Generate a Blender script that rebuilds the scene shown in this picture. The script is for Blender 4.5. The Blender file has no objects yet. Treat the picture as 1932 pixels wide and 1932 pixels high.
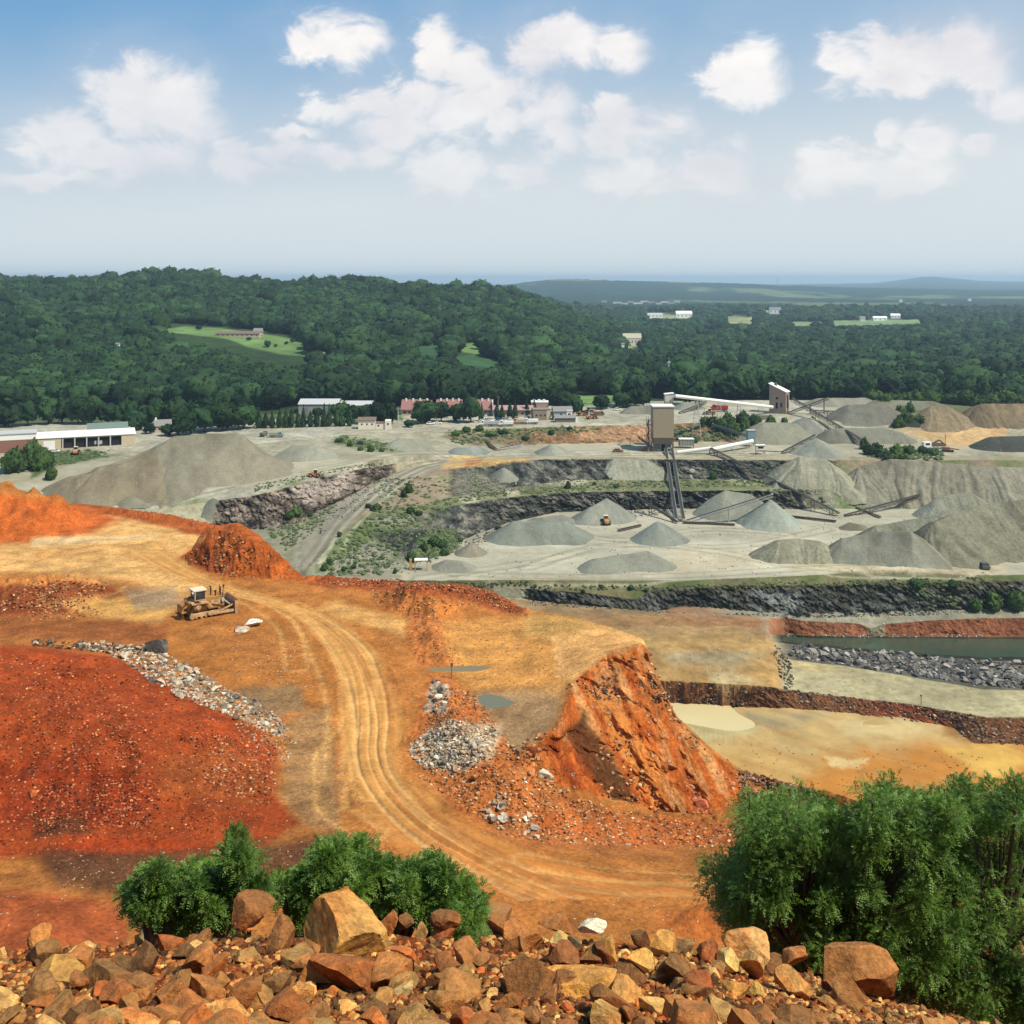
import bpy, math, random, numpy as np
from mathutils import Vector, Matrix
R = math.radians
rnd = random.Random(11)
F, CX, HY = 2018.0, 966.0, 528.0        # focal length and image centre line, horizon row, in units of a 1932 wide picture

# ------------------------------------------------------------------ camera, world, sun, exposure
S = bpy.context.scene
cam = bpy.data.cameras.new('camera'); camo = bpy.data.objects.new('camera', cam); S.collection.objects.link(camo)
cam.sensor_width = 36; cam.lens = 36*F/1932; cam.shift_y = -(966-HY)/1932
camo.location = (0, 0, 0); camo.rotation_euler = (R(90), 0, 0); cam.clip_start = .1; cam.clip_end = 90000
S.camera = camo
SUN_EL, SUN_AZ = R(54), R(120)           # azimuth measured from the view direction towards the right
sdir = Vector((math.sin(SUN_AZ)*math.cos(SUN_EL), math.cos(SUN_AZ)*math.cos(SUN_EL), math.sin(SUN_EL)))
sl = bpy.data.lights.new('sun', 'SUN'); so = bpy.data.objects.new('sun', sl); S.collection.objects.link(so)
sl.energy = 5.0; sl.angle = R(.53); sl.color = (1, .93, .80)
so.rotation_euler = sdir.to_track_quat('Z', 'Y').to_euler(); so.location = (0, 0, 300)
S.view_settings.view_transform = 'Standard'; S.view_settings.look = 'None'
S.view_settings.exposure = 0.28; S.view_settings.gamma = 1
S.cycles.max_bounces = 5; S.cycles.diffuse_bounces = 2; S.cycles.glossy_bounces = 2
S.cycles.transmission_bounces = 3; S.cycles.volume_bounces = 0; S.cycles.transparent_max_bounces = 6
S.cycles.use_denoising = True
S.cycles.sample_clamp_indirect = 6

W = bpy.data.worlds.new('World'); S.world = W; W.use_nodes = True
def NT(nt):
    nt.nodes.clear()
    def N(t, **k):
        n = nt.nodes.new(t)
        for a, b in k.items():
            if a == 'ins':
                for i, v in b.items():
                    if isinstance(v, bpy.types.NodeSocket): nt.links.new(v, n.inputs[i])
                    else: n.inputs[i].default_value = v
            else: setattr(n, a, b)
        return n
    return N
def lin(c, k=1.0):
    r = []
    for v in c[:3]:
        v = v/255.0
        r.append(k*(v/12.92 if v <= .04045 else ((v+.055)/1.055)**2.4))
    return tuple(r)
def lin4(c, k=1.0): return lin(c, k)+(1.0,)

def build_world():
    N = NT(W.node_tree); L = W.node_tree.links
    sky = N('ShaderNodeTexSky', sky_type='NISHITA', sun_disc=False, sun_elevation=SUN_EL, sun_rotation=SUN_AZ,
            altitude=100, air_density=1.3, dust_density=1.2, ozone_density=1.6)
    tc = N('ShaderNodeTexCoord'); sep = N('ShaderNodeSeparateXYZ', ins={0: tc.outputs['Generated']})
    az = N('ShaderNodeMath', operation='ARCTAN2', ins={0: sep.outputs[0], 1: sep.outputs[1]})
    el = N('ShaderNodeMath', operation='ARCSINE', ins={0: sep.outputs[2]})
    ae = N('ShaderNodeCombineXYZ', ins={0: az.outputs[0], 1: el.outputs[0], 2: 0.0})
    mp = N('ShaderNodeVectorMath', operation='MULTIPLY', ins={0: ae.outputs[0], 1: (1, 1.5, 1)})
    n1 = N('ShaderNodeTexNoise', ins={0: mp.outputs[0], 'Scale': 17.0, 'Detail': 10.0, 'Roughness': .60, 'Distortion': .4})
    nlo = N('ShaderNodeTexNoise', ins={0: mp.outputs[0], 'Scale': 5.0, 'Detail': 5.0, 'Roughness': .6})
    # cloud lumps: picture position turned into azimuth and elevation
    blobs = [(300,195,105,75),(235,225,60,50),(345,195,60,60),(310,285,70,38),(125,250,85,38),(70,262,60,40),(200,300,150,35),
             (630,90,110,38),(560,92,50,30),(690,85,50,32),(820,110,50,55),(880,150,75,60),(790,180,60,50),(860,200,90,50),(615,210,70,30),(700,195,80,30),(930,185,60,40),
             (985,95,80,42),(1080,85,70,45),(1160,90,60,40),(1030,210,60,60),(1050,255,45,35),(950,230,40,30),(1210,235,110,45),(1260,225,60,30),(1160,205,60,25),
             (1410,135,72,58),(1425,165,60,35),(1590,130,60,40),(1640,160,40,35),(1720,110,110,50),(1820,95,90,50),(1700,165,90,25),(1850,140,60,40),
             (1750,265,60,35),(1670,250,35,30),(1600,315,110,40),(1520,330,70,30),(1700,325,90,35),(1360,325,70,50),(1330,300,40,25),
             (850,320,90,48),(700,285,55,26),(640,290,45,22),(520,290,90,26),(560,255,50,18),(450,310,70,22),(1200,330,90,30),(1850,275,30,18),(980,330,60,28),
             (1900,200,60,40),(100,340,140,20),(740,240,80,25)]
    warp = N('ShaderNodeVectorMath', operation='SUBTRACT', ins={0: n1.outputs['Color'], 1: (.5, .5, .5)})
    warp2 = N('ShaderNodeVectorMath', operation='SCALE', ins={0: warp.outputs[0], 'Scale': .05})
    aew = N('ShaderNodeVectorMath', operation='ADD', ins={0: ae.outputs[0], 1: warp2.outputs[0]})
    flat = N('ShaderNodeVectorMath', operation='MULTIPLY', ins={0: aew.outputs[0], 1: (1, 1, 0)})
    cur = None
    for (x, y, rx, ry) in blobs:
        a = math.atan2(x-CX, F); e = math.atan2(HY-y, math.hypot(F, x-CX))
        ra = rx/F*math.cos(a)**2*1.02; re = ry/F*1.08
        m = N('ShaderNodeVectorMath', operation='MULTIPLY_ADD', ins={0: flat.outputs[0], 1: (1/ra, 1/re, 0), 2: (-a/ra, -e/re, 0)})
        d = N('ShaderNodeVectorMath', operation='LENGTH', ins={0: m.outputs[0]})
        if cur is None: cur = d.outputs['Value']
        else: cur = N('ShaderNodeMath', operation='SMOOTH_MIN', ins={0: cur, 1: d.outputs['Value'], 2: .22}).outputs[0]
    nn = N('ShaderNodeMath', operation='MULTIPLY_ADD', ins={0: n1.outputs['Fac'], 1: -3.0, 2: 1.5})
    dd = N('ShaderNodeMath', operation='ADD', ins={0: cur, 1: nn.outputs[0]})
    core = N('ShaderNodeMapRange', interpolation_type='SMOOTHSTEP', ins={0: dd.outputs[0], 1: 1.3, 2: .42, 3: 0.0, 4: 1.0})
    # soft veils round the lumps and a thin high layer
    veil = N('ShaderNodeMapRange', interpolation_type='SMOOTHSTEP', ins={0: cur, 1: 2.6, 2: .6, 3: 0.0, 4: .45})
    vn = N('ShaderNodeMapRange', ins={0: nlo.outputs['Fac'], 1: .35, 2: .65, 3: .25, 4: 1.0})
    vm = N('ShaderNodeMath', operation='MULTIPLY', ins={0: veil.outputs[0], 1: vn.outputs[0]})
    # horizon whitening, stronger to the right where the sun stands
    hz = N('ShaderNodeMapRange', interpolation_type='SMOOTHSTEP', ins={0: el.outputs[0], 1: .25, 2: .02, 3: 0.0, 4: 1.0})
    azr = N('ShaderNodeMapRange', ins={0: az.outputs[0], 1: -.45, 2: .45, 3: 0.0, 4: .34})
    hz2 = N('ShaderNodeMath', operation='ADD', use_clamp=True, ins={0: hz.outputs[0], 1: azr.outputs[0]})
    def mix(f, a, b): return N('ShaderNodeMix', data_type='RGBA', ins={0: f, 6: a, 7: b}).outputs[2]
    K = 10.0
    up = N('ShaderNodeMapRange', ins={0: el.outputs[0], 1: .0, 2: .3, 3: 0.0, 4: 1.0})
    blue = mix(.75, sky.outputs[0], lin4((102, 163, 213), K))
    c = mix(hz2.outputs[0], blue, lin4((216, 225, 228), K))
    c = mix(vm.outputs[0], c, lin4((206, 211, 222), K))
    shade = N('ShaderNodeMapRange', ins={0: nlo.outputs['Fac'], 1: .4, 2: .62, 3: 0.0, 4: 1.0})
    ccol = mix(shade.outputs[0], lin4((253, 249, 246), K*1.0), lin4((226, 225, 230), K))
    lowf = N('ShaderNodeMapRange', ins={0: el.outputs[0], 1: .05, 2: .2, 3: .4, 4: 1.0})
    cf = N('ShaderNodeMath', operation='MULTIPLY', ins={0: core.outputs[0], 1: lowf.outputs[0]})
    c = mix(cf.outputs[0], c, ccol)
    # below the horizon the same pale air
    below = N('ShaderNodeMapRange', ins={0: el.outputs[0], 1: -.02, 2: .0, 3: 1.0, 4: 0.0})
    c = mix(below.outputs[0], c, lin4((190, 205, 212), K*.6))
    bg = N('ShaderNodeBackground', ins={0: c, 1: .085})
    out = N('ShaderNodeOutputWorld', ins={0: bg.outputs[0]})
build_world()

# ------------------------------------------------------------------ helpers: noise, polygons, meshes
def _h(ix, iy, s):
    n = (ix.astype(np.int64)*374761393+iy.astype(np.int64)*668265263+s*144269504) & 0xffffffff
    n = ((n ^ (n >> 13))*1274126177) & 0xffffffff
    return ((n ^ (n >> 16)) & 0xffffff)/float(0xffffff)
def vn(x, y, s=0):
    x = np.asarray(x, float); y = np.asarray(y, float)
    ix = np.floor(x); iy = np.floor(y); fx = x-ix; fy = y-iy
    fx = fx*fx*(3-2*fx); fy = fy*fy*(3-2*fy)
    a = _h(ix, iy, s); b = _h(ix+1, iy, s); c = _h(ix, iy+1, s); d = _h(ix+1, iy+1, s)
    return (a+(b-a)*fx)*(1-fy)+(c+(d-c)*fx)*fy
def fbm(x, y, o=4, s=0, g=.5):
    t = 0; a = 1; n = 0
    for i in range(o):
        t = t+a*(vn(x*2**i+17.3*i, y*2**i-9.1*i, s+i)-.5); n += a; a *= g
    return t/n*2
def sdpoly(x, y, poly, margin=1e9):
    """signed distance, positive inside; far outside the margin it is -margin"""
    p = np.array(poly, float); out = np.full(x.shape, -margin)
    m = (x > p[:, 0].min()-margin) & (x < p[:, 0].max()+margin) & (y > p[:, 1].min()-margin) & (y < p[:, 1].max()+margin)
    if not m.any(): return out
    X = x[m]; Y = y[m]; d = np.full(X.shape, 1e18); ins = np.zeros(X.shape, bool)
    for i in range(len(p)):
        a = p[i]; b = p[(i+1) % len(p)]; e = b-a; L = e@e+1e-12
        t = np.clip(((X-a[0])*e[0]+(Y-a[1])*e[1])/L, 0, 1)
        d = np.minimum(d, (X-a[0]-t*e[0])**2+(Y-a[1]-t*e[1])**2)
        if a[1] != b[1]:
            c = ((a[1] > Y) != (b[1] > Y)) & (X < (b[0]-a[0])*(Y-a[1])/(b[1]-a[1])+a[0]); ins ^= c
    d = np.sqrt(d); out[m] = np.maximum(np.where(ins, d, -d), -margin); return out
def polyline(x, y, pts, margin):
    """signed side distance, along length, interpolated width for points near a polyline [(x,y,w)]"""
    p = np.array(pts, float); D = np.full(x.shape, 1e9); SD = np.zeros(x.shape); AL = np.zeros(x.shape); WD = np.ones(x.shape)
    m = (x > p[:, 0].min()-margin) & (x < p[:, 0].max()+margin) & (y > p[:, 1].min()-margin) & (y < p[:, 1].max()+margin)
    X = x[m]; Y = y[m]; d = np.full(X.shape, 1e9); sd = np.zeros(X.shape); al = np.zeros(X.shape); wd = np.ones(X.shape); acc = 0
    for i in range(len(p)-1):
        a = p[i]; b = p[i+1]; e = (b-a)[:2]; L = math.hypot(*e)+1e-9
        t = np.clip(((X-a[0])*e[0]+(Y-a[1])*e[1])/L**2, 0, 1)
        q = np.hypot(X-a[0]-t*e[0], Y-a[1]-t*e[1]); sg = np.sign((X-a[0])*e[1]-(Y-a[1])*e[0])
        k = q < d; d[k] = q[k]; sd[k] = (q*sg)[k]; al[k] = (acc+t*L)[k]; wd[k] = (a[2]+t*(b[2]-a[2]))[k]; acc += L
    D[m] = d; SD[m] = sd; AL[m] = al; WD[m] = wd
    return D, SD, AL, WD
def sstep(a, b, x):
    t = np.clip((x-a)/(b-a), 0, 1); return t*t*(3-2*t)
def catmull(pts, n=6):
    p = [pts[0]]+list(pts)+[pts[-1]]; r = []
    for i in range(1, len(p)-2):
        for k in range(n):
            t = k/n; a, b, c, d = [np.array(p[i+j], float) for j in (-1, 0, 1, 2)]
            r.append(tuple(.5*((2*b)+(c-a)*t+(2*a-5*b+4*c-d)*t*t+(3*b-a-3*c+d)*t**3)))
    r.append(tuple(pts[-1])); return r

def link(o, parent=None):
    S.collection.objects.link(o)
    if parent is not None: o.parent = parent
    return o
def tag(o, label=None, cat=None, group=None, kind=None):
    if label: o['label'] = label
    if cat: o['category'] = cat
    if group: o['group'] = group
    if kind: o['kind'] = kind
    return o
def mesh_np(name, V, Fc, mats, col=None, smooth=True, parent=None, mi=None):
    V = np.asarray(V, np.float32); Fc = np.asarray(Fc, np.int32); k = Fc.shape[1]
    me = bpy.data.meshes.new(name); me.vertices.add(len(V)); me.vertices.foreach_set('co', V.ravel())
    me.loops.add(Fc.size); me.loops.foreach_set('vertex_index', Fc.ravel())
    me.polygons.add(len(Fc)); me.polygons.foreach_set('loop_start', np.arange(0, Fc.size, k, dtype=np.int32))
    me.polygons.foreach_set('use_smooth', np.full(len(Fc), smooth))
    for m in (mats if isinstance(mats, (list, tuple)) else [mats]): me.materials.append(m)
    if mi is not None: me.polygons.foreach_set('material_index', np.asarray(mi, np.int32))
    if col is not None:
        at = me.color_attributes.new('Col', 'FLOAT_COLOR', 'POINT')
        c4 = np.ones((len(V), 4), np.float32); c4[:, :3] = col; at.data.foreach_set('color', c4.ravel())
    me.update(calc_edges=True)
    o = bpy.data.objects.new(name, me); return link(o, parent)
def empty(name, loc, rz=0, scale=1):
    o = bpy.data.objects.new(name, None); o.location = loc; o.rotation_euler = (0, 0, rz); o.scale = (scale,)*3
    o.empty_display_size = .5; return link(o)
def copy_tree(o, parent=None):
    c = o.copy(); S.collection.objects.link(c); c.parent = parent
    for ch in list(o.children): copy_tree(ch, c)
    return c

class MB:
    """collects shapes and links them as one mesh object"""
    def __init__(s): s.v = []; s.f = []
    def add(s, vs, fs):
        n = len(s.v); s.v += [tuple(v) for v in vs]; s.f += [tuple(n+i for i in f) for f in fs]; return s
    def box(s, x0, x1, y0, y1, z0, z1, M=None):
        vs = [Vector((x, y, z)) for z in (z0, z1) for y in (y0, y1) for x in (x0, x1)]
        if M is not None: vs = [M @ v for v in vs]
        return s.add(vs, [(0, 2, 3, 1), (4, 5, 7, 6), (0, 1, 5, 4), (2, 6, 7, 3), (0, 4, 6, 2), (1, 3, 7, 5)])
    def beam(s, a, b, w, h=None, up=(0, 0, 1)):
        a = Vector(a); b = Vector(b); d = b-a; L = d.length
        if L < 1e-6: return s
        d.normalize(); u = Vector(up)
        if abs(d.dot(u)) > .97: u = Vector((1, 0, 0))
        x = d.cross(u).normalized(); z = x.cross(d); h = h or w
        vs = [p+x*(sx*w/2)+z*(sz*h/2) for p in (a, b) for sx, sz in ((-1, -1), (1, -1), (1, 1), (-1, 1))]
        return s.add(vs, [(0, 1, 2, 3), (7, 6, 5, 4), (0, 4, 5, 1), (1, 5, 6, 2), (2, 6, 7, 3), (3, 7, 4, 0)])
    def tube(s, pts, r, n=8, cap=True):
        pts = [Vector(p) for p in pts]; m = len(s.v); rs = r if isinstance(r, (list, tuple)) else [r]*len(pts); ref = None
        for i, p in enumerate(pts):
            d = (pts[min(i+1, len(pts)-1)]-pts[max(i-1, 0)]).normalized()
            if ref is None: ref = Vector((0, 0, 1)) if abs(d.z) < .9 else Vector((1, 0, 0))
            x = d.cross(ref).normalized(); y = x.cross(d).normalized(); ref = y
            ref = Vector((0, 0, 1)) if abs(d.z) < .9 else Vector((1, 0, 0))
            for k in range(n):
                a = 2*math.pi*k/n; s.v.append(tuple(p+(x*math.cos(a)+y*math.sin(a))*rs[i]))
        for i in range(len(pts)-1):
            for k in range(n):
                k2 = (k+1) % n; s.f.append((m+i*n+k, m+i*n+k2, m+(i+1)*n+k2, m+(i+1)*n+k))
        if cap:
            s.f.append(tuple(m+k for k in range(n))[::-1]); s.f.append(tuple(m+(len(pts)-1)*n+k for k in range(n)))
        return s
    def prism(s, prof, axis, t0, t1):
        """profile of (a,b) pairs extruded along x, y or z"""
        n = len(prof); put = {'y': lambda a, b, t: (a, t, b), 'x': lambda a, b, t: (t, a, b), 'z': lambda a, b, t: (a, b, t)}[axis]
        vs = [put(a, b, t0) for a, b in prof]+[put(a, b, t1) for a, b in prof]
        return s.add(vs, [tuple(range(n)), tuple(range(2*n-1, n-1, -1))]+[(i, n+i, n+(i+1) % n, (i+1) % n) for i in range(n)])
    def build(s, name, mat, parent=None, smooth=False, bevel=0):
        me = bpy.data.meshes.new(name); me.from_pydata(s.v, [], s.f)
        me.materials.append(mat)
        import bmesh
        bm = bmesh.new(); bm.from_mesh(me); bmesh.ops.recalc_face_normals(bm, faces=bm.faces)
        if bevel:
            bmesh.ops.bevel(bm, geom=[e for e in bm.edges if len(e.link_faces) == 2 and e.calc_face_angle(0) > .5], offset=bevel, segments=2, affect='EDGES', profile=.5)
        bm.to_mesh(me); bm.free()
        if smooth:
            for p in me.polygons: p.use_smooth = True
        return link(bpy.data.objects.new(name, me), parent)

# ------------------------------------------------------------------ materials
def M_plain(name, col, rough=.7, metal=0, var=.12, scale=2.0, bump=0.0, spec=.3, dirt=None):
    m = bpy.data.materials.new(name); m.use_nodes = True; N = NT(m.node_tree)
    tc = N('ShaderNodeTexCoord')
    n = N('ShaderNodeTexNoise', ins={0: tc.outputs['Object'], 'Scale': scale, 'Detail': 6.0, 'Roughness': .6})
    f = N('ShaderNodeMapRange', ins={0: n.outputs['Fac'], 1: .3, 2: .7, 3: 0.0, 4: 1.0})
    c0 = tuple(max(0, v*(1-var)) for v in col[:3])+(1,); c1 = tuple(min(1, v*(1+var)) for v in col[:3])+(1,)
    if dirt: c0 = tuple(dirt)+(1,)
    mx = N('ShaderNodeMix', data_type='RGBA', ins={0: f.outputs[0], 6: c0, 7: c1})
    b = N('ShaderNodeBsdfPrincipled', ins={'Base Color': mx.outputs[2], 'Roughness': rough, 'Metallic': metal, 'Specular IOR Level': spec})
    if bump:
        bp = N('ShaderNodeBump', ins={'Strength': .8, 'Distance': bump, 'Height': n.outputs['Fac']}); m.node_tree.links.new(bp.outputs[0], b.inputs['Normal'])
    N('ShaderNodeOutputMaterial', ins={0: b.outputs[0]}); return m
def M_ground(name, s1, s2, b1, b2, fleck=0.0, fleck_scale=1.0, streak=None, contrast=.35, slow=.02, fleck_col=(.75, .62, .5, 1)):
    """colour comes from the surface's own vertex colour, broken up by soil grain, stones and fine relief"""
    m = bpy.data.materials.new(name); m.use_nodes = True; N = NT(m.node_tree); L = m.node_tree.links
    ge = N('ShaderNodeNewGeometry'); at = N('ShaderNodeVertexColor', layer_name='Col'); pos = ge.outputs['Position']
    a = N('ShaderNodeTexNoise', ins={0: pos, 'Scale': s1, 'Detail': 8.0, 'Roughness': .65})
    vec2 = pos
    if streak: vec2 = N('ShaderNodeVectorMath', operation='MULTIPLY', ins={0: pos, 1: streak}).outputs[0]
    b = N('ShaderNodeTexNoise', ins={0: vec2, 'Scale': s2, 'Detail': 6.0, 'Roughness': .7})
    c = N('ShaderNodeTexNoise', ins={0: pos, 'Scale': slow, 'Detail': 4.0})
    def mr(s, lo, hi): return N('ShaderNodeMapRange', ins={0: s, 1: .3, 2: .7, 3: lo, 4: hi}).outputs[0]
    k = N('ShaderNodeMath', operation='MULTIPLY', ins={0: mr(a.outputs['Fac'], 1-contrast, 1+contrast), 1: mr(b.outputs['Fac'], 1-contrast, 1+contrast)})
    k2 = N('ShaderNodeMath', operation='MULTIPLY', ins={0: k.outputs[0], 1: mr(c.outputs['Fac'], .85, 1.12)})
    col = N('ShaderNodeVectorMath', operation='SCALE', ins={0: at.outputs[0], 'Scale': k2.outputs[0]}).outputs[0]
    h = N('ShaderNodeMath', operation='MULTIPLY_ADD', ins={0: a.outputs['Fac'], 1: b1, 2: 0.0}).outputs[0]
    h = N('ShaderNodeMath', operation='MULTIPLY_ADD', ins={0: b.outputs['Fac'], 1: b2, 2: h}).outputs[0]
    if fleck:
        v = N('ShaderNodeTexVoronoi', ins={0: pos, 'Scale': fleck_scale, 'Randomness': 1.0})
        vr = N('ShaderNodeSeparateColor', ins={0: v.outputs['Color']})
        pick = N('ShaderNodeMapRange', ins={0: vr.outputs[0], 1: 1-fleck, 2: 1-fleck+.02, 3: 0.0, 4: 1.0})
        rad = N('ShaderNodeMapRange', ins={0: v.outputs['Distance'], 1: .34, 2: .26, 3: 0.0, 4: 1.0})
        fm = N('ShaderNodeMath', operation='MULTIPLY', ins={0: pick.outputs[0], 1: rad.outputs[0]})
        fc = N('ShaderNodeMix', data_type='RGBA', ins={0: .6, 6: col, 7: fleck_col})
        col = N('ShaderNodeMix', data_type='RGBA', ins={0: fm.outputs[0], 6: col, 7: fc.outputs[2]}).outputs[2]
        h = N('ShaderNodeMath', operation='MULTIPLY_ADD', ins={0: fm.outputs[0], 1: .5/fleck_scale, 2: h}).outputs[0]
    bs = N('ShaderNodeBsdfPrincipled', ins={'Base Color': col, 'Roughness': .95, 'Specular IOR Level': .1})
    bp = N('ShaderNodeBump', ins={'Strength': 1.0, 'Distance': 1.0, 'Height': h}); L.new(bp.outputs[0], bs.inputs['Normal'])
    N('ShaderNodeOutputMaterial', ins={0: bs.outputs[0]}); return m
def M_rock(name, scale=3.0, bump=.03, use_obj=True, dust=False):
    """stone: own object colour (or vertex colour), veined and stained"""
    m = bpy.data.materials.new(name); m.use_nodes = True; N = NT(m.node_tree); L = m.node_tree.links
    tc = N('ShaderNodeTexCoord'); oi = N('ShaderNodeObjectInfo'); pos = N('ShaderNodeVectorMath', operation='ADD', ins={0: N('ShaderNodeNewGeometry').outputs['Position'], 1: (0, 0, 0)}).outputs[0]
    base = oi.outputs['Color'] if use_obj else N('ShaderNodeVertexColor', layer_name='Col').outputs[0]
    n = N('ShaderNodeTexNoise', ins={0: pos, 'Scale': scale, 'Detail': 9.0, 'Roughness': .68})
    n2 = N('ShaderNodeTexNoise', ins={0: pos, 'Scale': scale*.45, 'Detail': 3.0, 'Distortion': .8})
    v = N('ShaderNodeTexNoise', ins={0: pos, 'Scale': scale*5, 'Detail': 5.0, 'Roughness': .75})
    k = N('ShaderNodeMapRange', ins={0: n.outputs['Fac'], 1: .32, 2: .68, 3: .42, 4: 1.6})
    k2 = N('ShaderNodeMapRange', ins={0: v.outputs['Fac'], 1: .35, 2: .62, 3: .62, 4: 1.3}); kk_ = N('ShaderNodeMath', operation='MULTIPLY', ins={0: k.outputs[0], 1: k2.outputs[0]})
    c = N('ShaderNodeVectorMath', operation='SCALE', ins={0: base, 'Scale': kk_.outputs[0]})
    rust = N('ShaderNodeMapRange', ins={0: n2.outputs['Fac'], 1: .52, 2: .64, 3: 0.0, 4: .55})
    rc = N('ShaderNodeVectorMath', operation='MULTIPLY', ins={0: c.outputs[0], 1: (1.0, .55, .3)})
    c2 = N('ShaderNodeMix', data_type='RGBA', ins={0: rust.outputs[0], 6: c.outputs[0], 7: rc.outputs[0]})
    nz = N('ShaderNodeSeparateXYZ', ins={0: N('ShaderNodeNewGeometry').outputs['Normal']}); du = N('ShaderNodeMapRange', ins={0: nz.outputs[2], 1: -.2, 2: .9, 3: .03, 4: .26}); du2 = N('ShaderNodeMath', operation='MULTIPLY', ins={0: du.outputs[0], 1: k2.outputs[0]}) if dust else None
    if dust: c2 = N('ShaderNodeMix', data_type='RGBA', ins={0: du2.outputs[0], 6: c2.outputs[2], 7: (.55, .28, .09, 1)})
    h = N('ShaderNodeMath', operation='MULTIPLY_ADD', ins={0: v.outputs['Fac'], 1: .35, 2: n.outputs['Fac']})
    bs = N('ShaderNodeBsdfPrincipled', ins={'Base Color': c2.outputs[2], 'Roughness': .85, 'Specular IOR Level': .2})
    bp = N('ShaderNodeBump', ins={'Strength': 1.0, 'Distance': bump, 'Height': h.outputs[0]}); L.new(bp.outputs[0], bs.inputs['Normal'])
    N('ShaderNodeOutputMaterial', ins={0: bs.outputs[0]}); return m
def M_leaf(name, dark, light, hue_scale=.5, rough=.55, bump=0, bscale=1.0, trans=.0, rand=.5):
    m = bpy.data.materials.new(name); m.use_nodes = True; N = NT(m.node_tree); L = m.node_tree.links
    oi = N('ShaderNodeObjectInfo'); pos = N('ShaderNodeNewGeometry').outputs['Position']
    n = N('ShaderNodeTexNoise', ins={0: pos, 'Scale': hue_scale, 'Detail': 6.0, 'Roughness': .7})
    f = N('ShaderNodeMapRange', ins={0: n.outputs['Fac'], 1: .3, 2: .7, 3: 0.0, 4: 1.0})
    mx = N('ShaderNodeMix', data_type='RGBA', ins={0: f.outputs[0], 6: tuple(dark)+(1,), 7: tuple(light)+(1,)})
    r = N('ShaderNodeMapRange', ins={0: oi.outputs['Random'], 1: 0.0, 2: 1.0, 3: 1-rand, 4: 1+rand})
    c = N('ShaderNodeVectorMath', operation='SCALE', ins={0: mx.outputs[2], 'Scale': r.outputs[0]})
    if rand:   # patchtone
        n3 = N('ShaderNodeTexNoise', ins={0: pos, 'Scale': .012, 'Detail': 5.0, 'Roughness': .7}); w1 = N('ShaderNodeTexWhiteNoise', noise_dimensions='1D', ins={1: oi.outputs['Random']})
        f3 = N('ShaderNodeMath', operation='MULTIPLY_ADD', ins={0: w1.outputs[0], 1: .35, 2: n3.outputs['Fac']}); f4 = N('ShaderNodeMapRange', ins={0: f3.outputs[0], 1: .45, 2: .85, 3: 0.0, 4: 1.0})
        yl = N('ShaderNodeVectorMath', operation='MULTIPLY', ins={0: c.outputs[0], 1: (2.2, 1.75, 1.3)})
        c5 = N('ShaderNodeMix', data_type='RGBA', ins={0: f4.outputs[0], 6: c.outputs[0], 7: yl.outputs[0]}); c = N('ShaderNodeVectorMath', operation='ADD', ins={0: c5.outputs[2], 1: (0, 0, 0)})
    bs = N('ShaderNodeBsdfPrincipled', ins={'Base Color': c.outputs[0], 'Roughness': rough, 'Specular IOR Level': .35 if not rand else .12})
    if bump:
        nb = N('ShaderNodeTexNoise', ins={0: pos, 'Scale': bscale, 'Detail': 5.0, 'Roughness': .7})
        bp = N('ShaderNodeBump', ins={'Strength': 1.0, 'Distance': bump, 'Height': nb.outputs['Fac']}); L.new(bp.outputs[0], bs.inputs['Normal'])
    sh = bs.outputs[0]
    if trans:
        tr = N('ShaderNodeBsdfTranslucent', ins={0: c.outputs[0]})
        sh = N('ShaderNodeMixShader', ins={0: trans, 1: bs.outputs[0], 2: tr.outputs[0]}).outputs[0]
    N('ShaderNodeOutputMaterial', ins={0: sh}); return m
def M_water(name, col, rough=.08, bump=.02, scale=1.5):
    m = bpy.data.materials.new(name); m.use_nodes = True; N = NT(m.node_tree); L = m.node_tree.links
    pos = N('ShaderNodeNewGeometry').outputs['Position']
    n = N('ShaderNodeTexNoise', ins={0: pos, 'Scale': scale, 'Detail': 4.0}); n2 = N('ShaderNodeTexNoise', ins={0: pos, 'Scale': scale*.06, 'Detail': 3.0})
    mx = N('ShaderNodeMix', data_type='RGBA', ins={0: n2.outputs['Fac'], 6: tuple(v*.8 for v in col)+(1,), 7: tuple(v*1.25 for v in col)+(1,)})
    bs = N('ShaderNodeBsdfPrincipled', ins={'Base Color': mx.outputs[2], 'Roughness': rough, 'Specular IOR Level': .4})
    bp = N('ShaderNodeBump', ins={'Strength': .5, 'Distance': bump, 'Height': n.outputs['Fac']}); L.new(bp.outputs[0], bs.inputs['Normal'])
    N('ShaderNodeOutputMaterial', ins={0: bs.outputs[0]}); return m
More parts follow.
